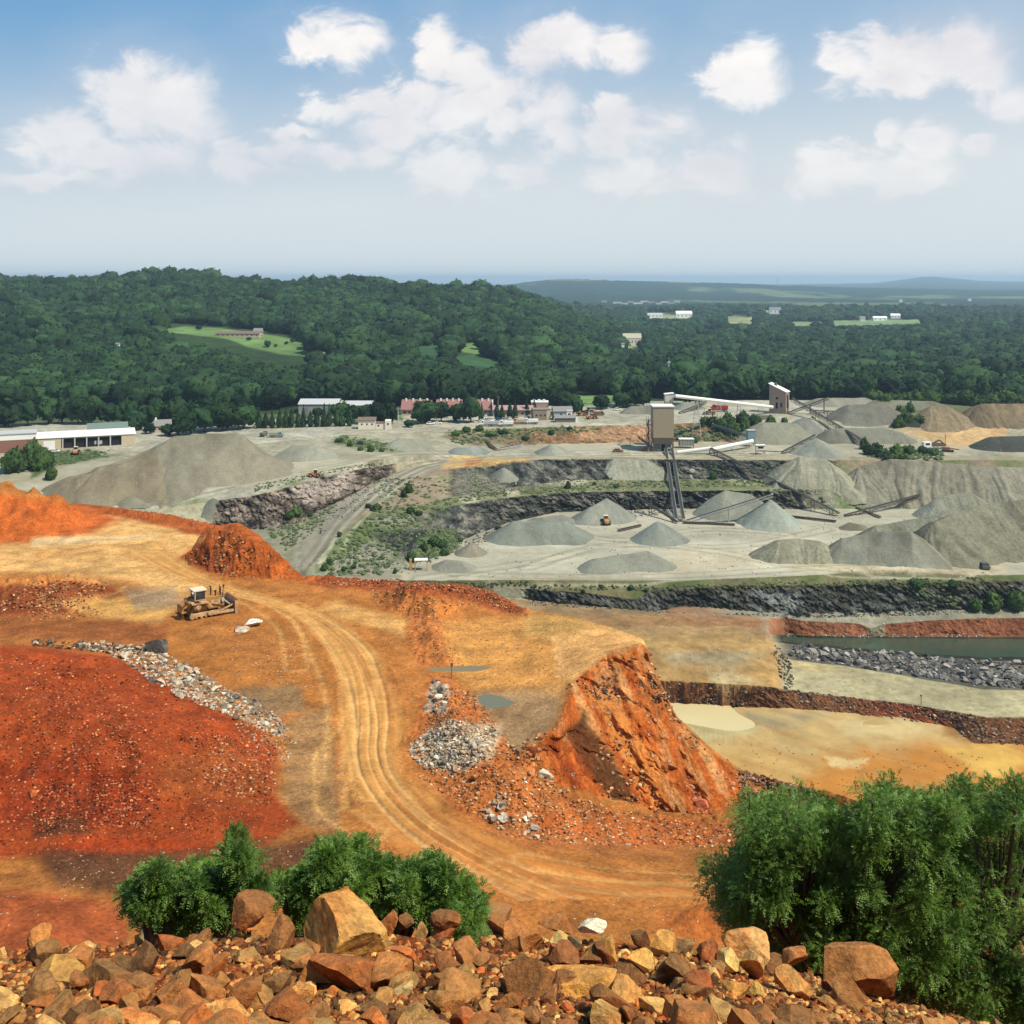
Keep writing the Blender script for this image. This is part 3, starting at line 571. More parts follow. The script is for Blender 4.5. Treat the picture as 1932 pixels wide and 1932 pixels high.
# ---- far sheet: the pit
C = Sheet([
 (flatl(185, -139), 1), (flatl(278, -134), 6),
 ([(-1400,1290,-131),(1200,1310,-131),(1270,1325,-131),(1500,1336,-131.5),(1700,1352,-132),(1800,1372,-132),(1835,1402,-132),(3400,1410,-132)], 110),
 ([(-1400,1265,-125),(1260,1284,-125),(1460,1297,-125.5),(1500,1304,-128.5),(1700,1326,-129.3),(1857,1352,-128),(3400,1360,-128)], 28),
 ([(-1400,1230,-122),(1400,1230,-121.5),(1462,1226,-121.5),(1492,1246,-127.5),(1600,1256,-128),(1857,1300,-128.5),(3400,1305,-128.5)], 40),
 ([(-1400,1200,-121.5),(1400,1200,-121),(1452,1210,-121.3),(1475,1214,-129.8),(1600,1226,-129.8),(1857,1246,-129.8),(3400,1250,-129.8)], 26),
 ([(-1400,1190,-121.3),(1400,1190,-121),(1450,1203,-121.3),(1475,1208,-132),(1857,1225,-132),(3400,1225,-132)], 6),
 ([(-1400,1180,-121.2),(1400,1180,-121),(1450,1196,-121.3),(1475,1200,-130),(1640,1200,-130),(1857,1200,-130),(3400,1200,-130)], 12),
 ([(-1400,1165,-121),(1300,1160,-121),(1450,1166,-122.5),(1520,1171,-125),(1620,1176,-126.3),(1645,1186,-127.6),(1665,1178,-126.5),(1750,1170,-125),(1857,1165,-124.5),(3400,1165,-124.5)], 24),
 ([(-1400,1120,-121),(1000,1130,-120.8),(1100,1140,-121),(1240,1153,-121.2),(1300,1142,-121),(1400,1150,-122),(1500,1157,-123),(1640,1155,-123.5),(1857,1148,-123),(3400,1148,-123)], 26),
 ([(-1400,1108,-116.5),(1000,1112,-117),(1100,1118,-117.5),(1200,1130,-118.8),(1232,1110,-116.2),(1300,1106,-115),(1500,1103,-115),(1700,1098,-114.5),(1857,1095,-114.2),(3400,1095,-114)], 36),
 ([(-1400,1098,-114.5),(760,1097,-114.5),(1000,1094,-114),(1300,1094,-114),(1500,1086,-113.4),(1650,1078,-112.4),(1857,1084,-113),(3400,1084,-113)], 14),
 ([(-1400,1088,-113.8),(700,1088,-113.6),(760,1080,-113.4),(800,1052,-113.2),(850,1030,-113.1),(900,1006,-113),(960,986,-113),(1050,966,-113),(1300,958,-113),(1450,960,-113),(3400,964,-113)], 110),
 ([(-1400,1130,-116),(500,1130,-116),(570,1085,-112),(590,1065,-110.5),(640,1015,-105.5),(700,978,-103.5),(787,968,-103.5),(853,955,-103.5),(952,940,-104),(1064,930,-105),(1248,925,-105),(1560,925,-105),(1640,957,-113),(3400,957,-113)], 60),
 ([(-1400,1120,-115.8),(500,1120,-115.8),(570,1082,-111.8),(590,1062,-110.5),(640,1010,-105.2),(700,962,-102.5),(787,955,-102.5),(853,938,-102.5),(952,922,-103),(1064,906,-103.5),(1248,902,-104),(1580,905,-104.5),(1650,934,-113),(3400,934,-113)], 24),
 ([(-1400,1110,-115.6),(500,1110,-115.6),(570,1078,-111.6),(590,1058,-110.4),(640,1005,-105),(700,955,-101.5),(750,920,-99.5),(800,892,-97.5),(850,880,-96.5),(900,873,-96.3),(1000,868,-96),(1200,865,-96),(1450,868,-96.5),(3400,868,-97)], 50),
 ([(-1400,1010,-107),(300,1010,-107),(400,1000,-106.5),(480,995,-106),(560,985,-105),(600,965,-103.5),(650,940,-101.5),(700,912,-99.3),(740,893,-97.8),(780,880,-96.8),(850,869,-96),(1000,862,-95.6),(3400,862,-96)], 50),
 ([(-1400,965,-101),(300,960,-100),(400,945,-97.3),(480,935,-95.5),(560,915,-92.5),(620,897,-91.5),(680,884,-91.8),(740,874,-93.5),(790,868,-95),(850,866,-95.8),(1000,858,-95.4),(3400,858,-96)], 60),
 ([(-1400,935,-96),(300,930,-95.5),(480,915,-92.7),(560,900,-91),(640,880,-89.8),(700,868,-89),(760,860,-91),(850,858,-94.5),(1000,850,-95),(1250,850,-95.3),(3400,850,-95.5)], 20),
 ([(-1400,870,-90),(400,870,-90),(560,855,-89),(700,840,-88),(850,845,-93),(920,845,-94.5),(1000,838,-95),(1250,833,-95),(3400,835,-95)], 30),
 ([(-1400,850,-88.5),(400,845,-88.5),(560,830,-88),(700,815,-87.5),(800,815,-88.5),(900,812,-88.7),(1000,806,-88.5),(1250,800,-88),(1400,794,-87),(3400,800,-88)], 40),
 ([(-1400,800,-88),(60,800,-88),(560,790,-87.5),(800,778,-87),(1200,757,-85),(1857,752,-84.5),(3400,752,-84.5)], 40),
 (flatl(800, -97), 6)])
wallS = {12: 2.2, 14: 2.0, 16: 2.4, 9: 2.0, 19: 1.6, 2: 1.0, 7: .5}
u, v = C.uv(); rock = np.zeros_like(C.X)
def gate(lo, hi, f=20): return sstep(lo-f, lo+f, u)*(1-sstep(hi-f, hi+f, u))
gates = {12: gate(790, 1520, 60), 14: gate(850, 1580, 30), 16: gate(405, 745, 15), 9: gate(995, 2600), 19: gate(960, 1420, 40), 2: gate(1000, 3000), 7: gate(1480, 3000)}
for k, a_ in wallS.items():
    m = (C.strip == k)*gates[k]; rock = np.maximum(rock, m)
    # bedding dips to the right: slanted ribs
    f1 = fbm(C.X*.22+C.Z*.25, C.Z*.30, 5, k+100, .68); f2 = np.abs(fbm(C.X*.6+C.Z*.4, C.Z*.6, 4, k+130, .65))
    C.DY += m*(f1*a_*1.6-f2*a_*1.6); C.Z += m*fbm(C.X*.4, C.Y*.4, 3, k)*a_*.25
# extra rock patch on the slope below the ramp
pk = sstep(-5, 5, sdpoly(u, v, [(700,1010),(760,1000),(830,1000),(840,1030),(800,1045),(770,1055),(730,1030)], 12))*(C.strip == 12)
rock = np.maximum(rock, pk*.9); C.DY += pk*(fbm(C.X*.3+C.Z*.3, C.Z*.3, 4, 150)*3)
nonw = (1-rock)*(C.strip > 1)
C.Z += nonw*(fbm(C.X*.03, C.Y*.03, 4, 160)*.5+fbm(C.X*.3, C.Y*.3, 3, 161)*.12)
slope = (C.strip == 12)*(1-gate(830, 1560, 60)); C.Z += slope*fbm(C.X*.25, C.Y*.25, 4, 165, .6)*.9
C.mound([(1480,1086),(1600,1084),(1760,1084),(1870,1088),(1870,1080),(1700,1072),(1560,1076)], 1.6, 4, .5)
C.mound([(860,1092),(1000,1091),(1220,1092),(1220,1086),(1000,1086),(860,1088)], 1.0, 3, .5)

basin(C, [(1245,1318),(1300,1312),(1370,1322),(1400,1345),(1430,1362),(1425,1375),(1385,1382),(1330,1374),(1285,1366),(1240,1366)], -131.6, .4, 6)
basin(C, [(1620,1360),(1650,1354),(1690,1364),(1660,1370),(1625,1368)], -132.1, .3, 5)
pc = Paint(C, (186,176,148))
def strip_col(k, c, lo=-2000, hi=4000, op=1.0, f=15): pc.mask((C.strip == k)*gate(lo, hi, f)*op, c)
strip_col(1, (222,186,126)); strip_col(0, (200,150,90))
pc.poly([(1380,1470),(1560,1420),(1860,1400),(2200,1400),(2200,1600),(1400,1600)], (222,150,70), 26, 24)
pc.poly([(1280,1440),(1420,1400),(1560,1440),(1480,1480),(1350,1470)], (224,180,112), 16, 20)
pc.poly([(1400,1340),(1560,1345),(1480,1375),(1420,1370)], (178,162,128), 12, 14, .9)
pc.poly([(1560,1360),(1700,1352),(1780,1372),(1700,1392),(1600,1385)], (236,208,150), 9, 10)
pc.poly([(1780,1385),(1830,1400),(1900,1420),(1900,1400),(1780,1340)], (178,132,80), 10, 10)
pc.poly([(1780,1410),(1900,1400),(1950,1440),(1870,1470),(1800,1430)], (240,190,100), 9, 10)
pc.poly([(1550,1425),(1640,1432),(1620,1450),(1570,1445)], (246,212,150), 5, 10)
pc.poly([(1260,1350),(1300,1400),(1400,1392),(1440,1372),(1390,1350)], (225,205,150), 9, 8)
st = fbm(C.X*.02-C.Y*.018, C.X*.12+C.Y*.16, 4, 170); pc.mask((C.strip == 1)*sstep(.1, .6, st)*.5, (244,206,140)); pc.mask((C.strip == 1)*sstep(.1, .6, -st)*.4, (196,142,80))
strip_col(2, (150,98,62)); strip_col(2, (186,92,52), 1640, 1780, .7, 40)
strip_col(3, (196,156,100), -2000, 1475); strip_col(3, (205,192,152), 1485, 4000)
pc.poly([(1240,1215),(1400,1190),(1440,1230),(1380,1260),(1260,1255)], (170,158,128), 20, 20, .8); pc.poly([(1330,1265),(1400,1272),(1450,1290),(1340,1290)], (212,188,140), 8, 8)
pc.poly([(1500,1250),(1600,1262),(1620,1275),(1520,1268)], (226,198,140), 6, 10, .7)
strip_col(4, (198,160,104), -2000, 1465); strip_col(4, (122,116,104), 1475, 4000)
strip_col(5, (198,160,108), -2000, 1455); strip_col(6, (195,158,110), -2000, 1455)
strip_col(5, (60,60,50), 1465, 4000); strip_col(6, (70,66,52), 1465, 4000)
strip_col(7, (182,140,96), -2000, 1440); strip_col(7, (178,116,84), 1450, 1640, 1, 10); strip_col(7, (150,140,116), 1640, 1665, 1, 5); strip_col(7, (172,108,76), 1668, 4000, 1, 8)
strip_col(8, (172,142,104), -2000, 1300, 1, 60); strip_col(8, (172,166,144), 1340, 4000, 1, 60)
pc.poly([(1240,1135),(1300,1140),(1420,1165),(1480,1180),(1380,1185),(1260,1165)], (184,132,96), 6, 14, .6)
strip_col(9, (88,88,80)); n9 = fbm(C.X*.3+C.Z*.2, C.Z*.6, 5, 181, .7); pc.mask((C.strip == 9)*sstep(.0, .4, n9)*.9, (146,146,138)); pc.mask((C.strip == 9)*sstep(.1, .5, -n9), (52,54,50))
strip_col(9, (130,140,112), -2000, 990)
pc.poly([(1240,1100),(1480,1100),(1900,1090),(1900,1108),(1500,1112),(1240,1114)], (112,108,80), 4, 8, .8)
pc.poly([(1420,1118),(1520,1115),(1515,1145),(1480,1150),(1450,1135)], (170,172,168), 5, 14, .8)
pc.poly([(1100,1128),(1200,1135),(1240,1150),(1050,1140)], (120,118,106), 4, 6, .6)
strip_col(10, (134,128,92)); ng = fbm(C.X*.06, C.Y*.06, 4, 183)
pc.mask((C.strip == 10)*sstep(-.1, .4, ng), (104,116,68))
pc.mask((C.strip == 11), (206,198,176))
st = fbm(C.X*.012+C.Y*.004, C.Y*.05, 4, 190); pc.mask((C.strip == 11)*sstep(.0, .5, st)*.7, (232,224,202)); pc.mask((C.strip == 11)*sstep(.05, .55, -st)*.6, (176,168,146))
pc.poly([(1480,1060),(1700,1064),(1900,1066),(1900,1084),(1500,1078)], (222,206,172), 5, 5)
pc.poly([(1300,1030),(1420,1040),(1440,1070),(1300,1085),(1220,1080)], (216,200,170), 10, 12, .7)
pc.poly([(860,1010),(950,985),(1010,975),(990,1000),(900,1030)], (156,146,124), 9, 10, .6)
ws = {12: ((96,98,92), (158,152,140), (44,46,44)), 14: ((94,96,90), (150,146,136), (42,44,42)), 16: ((122,110,100), (196,176,160), (58,52,48)), 19: ((176,130,94), (206,164,130), (132,120,84))}
for k, (c0, c1, c2) in ws.items():
    f1 = fbm(C.X*.25+C.Z*.35, C.Z*.45, 5, k+200, .7); g = gates[k]
    pc.mask((C.strip == k)*g, c0); pc.mask((C.strip == k)*g*sstep(.0, .35, f1), c1); pc.mask((C.strip == k)*g*sstep(.05, .35, -f1), c2)
pc.poly([(560,905),(660,895),(650,925),(590,955),(560,940)], (224,206,196), 6, 16, .75)
sl12 = (C.strip == 12)*(1-gates[12]); pc.mask(sl12, (158,156,136)); pc.mask(sl12*sstep(.0, .4, ng), (126,142,88)); pc.mask(pk, (104,106,98)); pc.mask(pk*sstep(0, .3, fbm(C.X*.4, C.Z*.5, 3, 210)), (60,62,60))
pc.poly([(620,1030),(680,990),(720,985),(700,1010),(640,1060),(600,1080)], (112,132,72), 6, 8, .8)
pc.poly([(790,1010),(850,1000),(870,1030),(820,1050),(780,1055)], (96,140,60), 6, 8, .8)
pc.poly([(640,1085),(700,1070),(760,1085),(750,1100),(640,1100)], (170,160,140), 6, 5)
strip_col(13, (140,142,104)); pc.mask((C.strip == 13)*sstep(.2, .5, ng), (196,190,160))
pc.poly([(1240,912),(1500,905),(1600,902),(1600,918),(1240,922)], (126,140,92), 5, 10, .6)
g14 = 1-gates[14]; pc.mask((C.strip == 14)*g14, (172,152,128)); pc.mask((C.strip == 14)*g14*sstep(.1, .5, ng), (132,142,96))
pc.poly([(855,900),(900,885),(960,920),(940,938),(860,935)], (160,154,136), 5, 6, .9)
strip_col(15, (166,160,134), -2000, 560, 1, 20)
strip_col(15, (176,168,148), 560, 900); nr = fbm(C.X*.1-C.Y*.02, C.Y*.02+C.X*.04, 3, 220); pc.mask((C.strip == 15)*sstep(0, .5, nr)*.6, (152,146,130))
pc.poly([(540,1010),(600,985),(640,945),(560,990),(500,1020)], (134,142,98), 5, 8, .8)
strip_col(17, (196,190,170)); pc.mask((C.strip == 17)*sstep(-.1, .4, ng)*gate(300, 760), (140,146,106))
strip_col(18, (196,188,164)); pc.mask((C.strip == 18)*sstep(.1, .5, st)*.6, (168,160,136))
pc.mask((C.strip == 19)*(1-gates[19]), (190,182,158))
pc.poly([(850,858),(920,862),(1000,868),(880,880),(830,885)], (240,196,130), 4, 5); pc.poly([(880,866),(915,866),(905,874),(880,876)], (226,140,76), 3, 5)
pc.poly([(640,818),(760,838),(760,850),(700,850),(620,836)], (128,146,100), 4, 6, .8)
pc.poly([(820,820),(900,815),(1000,815),(1010,840),(900,842)], (136,118,88), 4, 8, .8); pc.poly([(800,812),(1010,806),(1130,802),(1130,812),(900,820)], (134,142,92), 3, 6, .8)
pc.poly([(1080,805),(1240,800),(1240,830),(1090,832)], (222,176,136), 5, 14, .7)
pc.mask((C.strip == 20), (206,200,182)); pc.mask((C.strip == 20)*sstep(-.1, .4, ng)*.5, (180,172,140))
pc.poly([(-300,800),(60,820),(60,900),(110,880),(240,860),(120,850),(100,848),(-300,848)], (92,112,66), 5, 6)
pc.poly([(470,798),(760,782),(760,795),(480,806)], (120,140,86), 3, 4, .8)
pc.poly([(1060,745),(1200,745),(1200,765),(1080,768)], (128,156,92), 3, 3); pc.poly([(1700,810),(1900,800),(1900,850),(1760,840)], (224,186,136), 6, 6)
pc.poly([(1560,815),(1700,818),(1760,848),(1620,860),(1500,840)], (190,182,158), 6, 6)
strip_col(21, (100,112,76))
pc.mask((C.strip == 20)*sstep(1560, 1640, pc.u)*sstep(812, 806, pc.v), (116,120,84))
for tr, w_ in (([(800,1092),(900,1078),(1010,1062),(1180,1032),(1400,1032),(1560,1000)], 4), ([(1000,1072),(1150,1030),(1330,1040),(1500,1070),(1700,1074)], 4), ([(1100,1010),(1180,1020),(1330,1000),(1480,1010)], 3.5), ([(860,1085),(1060,1088),(1300,1088),(1600,1072),(1860,1078)], 4),
               ([(592,1056),(640,988),(700,932),(770,890),(840,872),(1000,862),(1200,858),(1400,858)], 3.4), ([(610,1056),(655,990),(715,936),(800,884),(900,868)], 3.4), ([(470,905),(600,885),(720,862),(800,856),(1000,853)], 3), ([(500,830),(640,822),(760,838),(840,862)], 3), ([(330,940),(500,905),(640,882),(720,868)], 2.5)):
    ww = [(h.x, h.y, 1) for h in (C.hit(a, b) for a, b in [t[:2] for t in catmull([(a, b, 0) for a, b in tr], 6)]) if h]
    d_, sd_, al_, _ = polyline(C.X, C.Y, ww, 14); wob = fbm(al_*.03, d_*0, 2, 270)*1.5
    for o_ in (-1.9, -.6, .8, 2.0): pc.mask(np.exp(-((sd_+wob-o_*w_*.6)/.7)**2)*(d_ < 14)*.45*(rock < .3), (140,134,114) if o_ in (-1.9, .8) else (226,218,196))
pc.c = pc.c*np.array([.98, .985, .93])*(1+.16*fbm(C.X*.09, C.Y*.09, 4, 260, .6)[..., None])
cls = np.full(C.X.shape, 0); cls[rock > .4] = 1; cls[(C.strip == 11) | (C.strip == 1)] = 2; cls[(C.strip == 15) & (u > 570)] = 3; cls[(C.strip == 18)] = 3
emit(C, cls, {0: ('quarry_terrain', MAT['bench']), 1: ('cliff', MAT['wall']), 2: ('ground', MAT['floor']), 3: ('road', MAT['floor'])}, pc.c)

# ---- valley and hills
ppx = [-1400, -300, 60, 160, 280, 330, 450, 540, 640, 700, 800, 900, 960, 1020, 1060, 1100, 1150, 1220, 1400, 1650, 1750, 1857, 2400, 3400]
def zl(Y, zs, xs=ppx): return [(x, Y, z) for x, z in zip(xs, zs)]
ridge = [5, 5, 1, -10, 1, 1, -12, -18, -13, -12, -20, -25, -30, -47, -60, -76, -92, -106, -108, -108, -108, -108, -108, -108]
def blend(t, lo): return [lo[i]*(1-t)+ridge[i]*t for i in range(len(ppx))]
low = [-82]*8+[-84, -85, -86, -88, -89, -90, -90, -91, -92, -93, -93, -93, -93, -93, -93, -93]
lo2 = [-80]*8+[-82, -84, -86, -90, -92, -95, -97, -100, -102, -104, -106, -106, -106, -106, -106, -106]
DS = Sheet([(zl(640, [-99]*24), 1), (zl(790, [-89]*24), 8), (zl(950, low), 30), (zl(1100, blend(.22, lo2)), 30), (zl(1280, blend(.40, lo2)), 30), (zl(1550, blend(.72, lo2)), 30), (zl(1900, ridge), 40),
            (zl(2500, [-70]*10+[-70, -62, -60, -70, -85, -95]+[-108]*8), 20), (zl(3000, [-50]*10+[-40, -38, -40, -62, -84, -102]+[-110]*8), 25), (zl(3700, [-100]*24), 20), (zl(5200, [-110]*24), 30),
            (zl(6800, [-112]*10+[-108, -100, -96, -88, -84, -84, -88, -92, -104]+[-112]*5), 25),
            (zl(9000, [-40, -30, -40, -40, -40, -40, -24, -10, -45, -60, -70, -60, -38, -6, 8, 0, -6, -12, -34, -70, -80, -90, -90, -90]), 40), (zl(12000, [-108]*24), 15),
            (zl(20000, [-95]*19+[-60, 66, -20, -90, -95]), 25), (zl(26000, [-112]*24), 10)], cols=np.concatenate([np.linspace(-1400, -120, 40), np.linspace(-100, 2040, 620), np.linspace(2060, 3400, 40)]), direct=True)
far = sstep(900, 1400, DS.Y); DS.Z += far*(fbm(DS.X*.004, DS.Y*.004, 4, 300)*5+sstep(1000, 1300, DS.Y)*(1-sstep(3500, 5000, DS.Y))*(.14-np.abs(fbm(DS.X*.0045, DS.Y*.0022, 3, 307)))*24*sstep(1300, 1000, DS.X/DS.Y*F+CX))
vf = sstep(2600, 3200, DS.Y); DS.Z += vf*np.abs(fbm(DS.X*.02, DS.Y*.012, 4, 301, .6))*9*(1-sstep(9000, 16000, DS.Y))
pd = Paint(DS, (66,88,50)); pd.n = fbm(DS.X*.008, DS.Y*.008, 4, 303); pd.n2 = fbm(DS.X*.03, DS.Y*.03, 3, 304)
nf = fbm(DS.X*.0022, DS.Y*.0009, 4, 310); vfar = sstep(2800, 3400, DS.Y)
pd.mask(vfar, (44,72,50)); pd.mask(vfar*sstep(.22, .42, nf)*(1-sstep(9000, 13000, DS.Y)), (124,138,84)); pd.mask(vfar*sstep(.35, .5, -nf)*.7, (34,56,40))
FIELDS = [([(290,624),(350,616),(420,620),(490,628),(560,640),(590,655),(588,674),(530,668),(500,660),(470,655),(430,640),(360,632)], (128,160,92)),
          ([(755,662),(800,650),(850,655),(840,668),(780,674)], (66,104,68)), ([(866,646),(912,646),(916,670),(860,664)], (126,160,92)), ([(845,672),(900,668),(960,686),(940,694),(880,690)], (76,116,70)),
          ([(960,675),(1010,680),(1005,690),(965,686)], (70,118,62)), ([(1215,590),(1310,594),(1315,602),(1220,602)], (176,184,130)), ([(1365,596),(1425,597),(1428,612),(1370,610)], (180,186,132)),
          ([(1480,606),(1560,606),(1560,614),(1490,617)], (158,178,118)), ([(1560,604),(1740,602),(1745,612),(1570,615)], (150,176,116)), ([(1170,645),(1215,642),(1220,656),(1172,658)], (150,168,104)), ([(1210,662),(1250,660),(1250,668),(1212,669)], (84,130,72)),
          ([(1440,585),(1470,583),(1470,592),(1440,593)], (160,176,124)), ([(1060,746),(1180,744),(1190,764),(1070,768)], (128,160,92)), ([(1300,622),(1350,620),(1350,630),(1305,631)], (80,122,70))]
for p_, c_ in FIELDS: pd.poly(p_, c_, 1.5, 2.5)
cls = np.zeros(DS.X.shape, int)
for p_, c_ in FIELDS: cls[sdpoly(pd.u, pd.v, p_, 3) > 0] = 1
emit(DS, cls, {0: ('hills', MAT['hill']), 1: ('field', MAT['hill'])}, pd.c)
SHEETS = [B, C, DS]
def hit(px, py):
    for s in SHEETS:
        h = s.hit(px, py)
        if h is not None: return h
    return Vector(((px-CX)/F*9000, 9000, -110))
def gz(X, Y):
    s = B if (Y < 60) else None
    z = [t.gz(X, Y) for t in ([B, C, DS] if Y < 230 else [C, DS] if Y < 945 else [DS])]
    return max(z)

# ------------------------------------------------------------------ stones
import bmesh
_ico = {}
def ico(n):
    if n not in _ico:
        bm = bmesh.new(); bmesh.ops.create_icosphere(bm, subdivisions=n, radius=1)
        _ico[n] = (np.array([v.co[:] for v in bm.verts]), np.array([[v.index for v in f.verts] for f in bm.faces])); bm.free()
    return _ico[n]
def rock_np(seed, sub=3, planes=13, rough=.05, lo=.45, hi=.85, chips=0):
    g = np.random.RandomState(seed); V, Fc = ico(sub); V = V.copy()
    for i in range(planes):
        n = g.normal(size=3); n /= np.linalg.norm(n); d = g.uniform(lo, hi); e = np.maximum(V@n-d, 0); V -= e[:, None]*n
    for i in range(chips):
        n = g.normal(size=3); n /= np.linalg.norm(n); p_ = V@n; e = np.maximum(p_-p_.max()*g.uniform(.90, .98), 0); V -= e[:, None]*n
    if rough:
        r = fbm(V[:, 0]*2.2+V[:, 2]*1.4+seed, V[:, 1]*2.2-V[:, 2]*1.7, 4, seed, .6)+fbm(V[:, 2]*2.5, V[:, 0]*2-V[:, 1]*1.1, 3, seed+5)*.6
        V = V*(1+rough*r[:, None]*1.4)
    V -= (V.max(0)+V.min(0))/2; V /= (V.max(0)-V.min(0))/2
    return V, Fc
def rotz(V, a): c, s = math.cos(a), math.sin(a); return V@np.array([[c, s, 0], [-s, c, 0], [0, 0, 1]])
SMALL = [rock_np(900+i, 1, 7, 0, .35, .8) for i in range(14)]
MIDR = [rock_np(700+i, 4, 10, .05, .30, .72, 5) for i in range(16)]
MIDM = []
for i, (V, Fc) in enumerate(MIDR):
    me = bpy.data.meshes.new('stone'); me.from_pydata(V.tolist(), [], Fc.tolist()); me.materials.append(MAT['stone']); MIDM.append(me)
FM = [m.copy() for m in MIDM]
for m in FM: m.materials[0] = MAT['fstone']
for m in FM+MIDM:
    m.polygons.foreach_set('use_smooth', [True]*len(m.polygons))
    try: m.set_sharp_from_angle(angle=R(24))
    except Exception: pass
def scatter_stones(name, items, mat, label, cat):
    """items (x,y,z,size,(r,g,b)) joined into one mesh of stuff"""
    Vs = []; Fs = []; Cs = []; n = 0
    for k, (x, y, z, sz, c) in enumerate(items):
        V, Fc = SMALL[k % len(SMALL)]
        V = rotz(V*np.array([sz*rnd.uniform(.7, 1.2), sz*rnd.uniform(.7, 1.2), sz*rnd.uniform(.45, .9)])*.5, rnd.uniform(0, 6.3))+np.array([x, y, z+sz*.12])
        Vs.append(V); Fs.append(Fc+n); n += len(V); Cs.append(np.tile(np.array(c), (len(V), 1)))
    o = mesh_np(name, np.concatenate(Vs), np.concatenate(Fs), mat, np.concatenate(Cs), smooth=False)
    return tag(o, label, cat, kind='stuff')
def inpoly(x, y, p):
    c = False
    for i in range(len(p)):
        a = p[i]; b = p[(i+1) % len(p)]
        if (a[1] > y) != (b[1] > y) and x < (b[0]-a[0])*(y-a[1])/(b[1]-a[1])+a[0]: c = not c
    return c
def sample(poly, n, centre=False):
    xs = [p[0] for p in poly]; ys = [p[1] for p in poly]; r = []
    while len(r) < n:
        x = rnd.uniform(min(xs), max(xs)); y = rnd.uniform(min(ys), max(ys))
        if inpoly(x, y, poly): r.append((x, y))
    return r
def vary(c, a=.2):
    k = rnd.uniform(1-a, 1+a); return tuple(max(0, v*k) for v in c)
STN = {'stone': MIDM, 'fstone': FM}
def stone_thing(name, pos, sx, sy, sz, col, rot=None, meshes=MIDM, sink=.25, label=None, cat=None, group=None):
    o = bpy.data.objects.new(name, rnd.choice(meshes)); link(o)
    o.scale = (sx/2, sy/2, sz/2); o.location = (pos[0], pos[1], pos[2]+sz/2-sink*sz)
    o.rotation_euler = rot or (rnd.uniform(-.3, .3), rnd.uniform(-.3, .3), rnd.uniform(0, 6.3)); o.color = tuple(col)+(1,)
    return tag(o, label, cat, group)

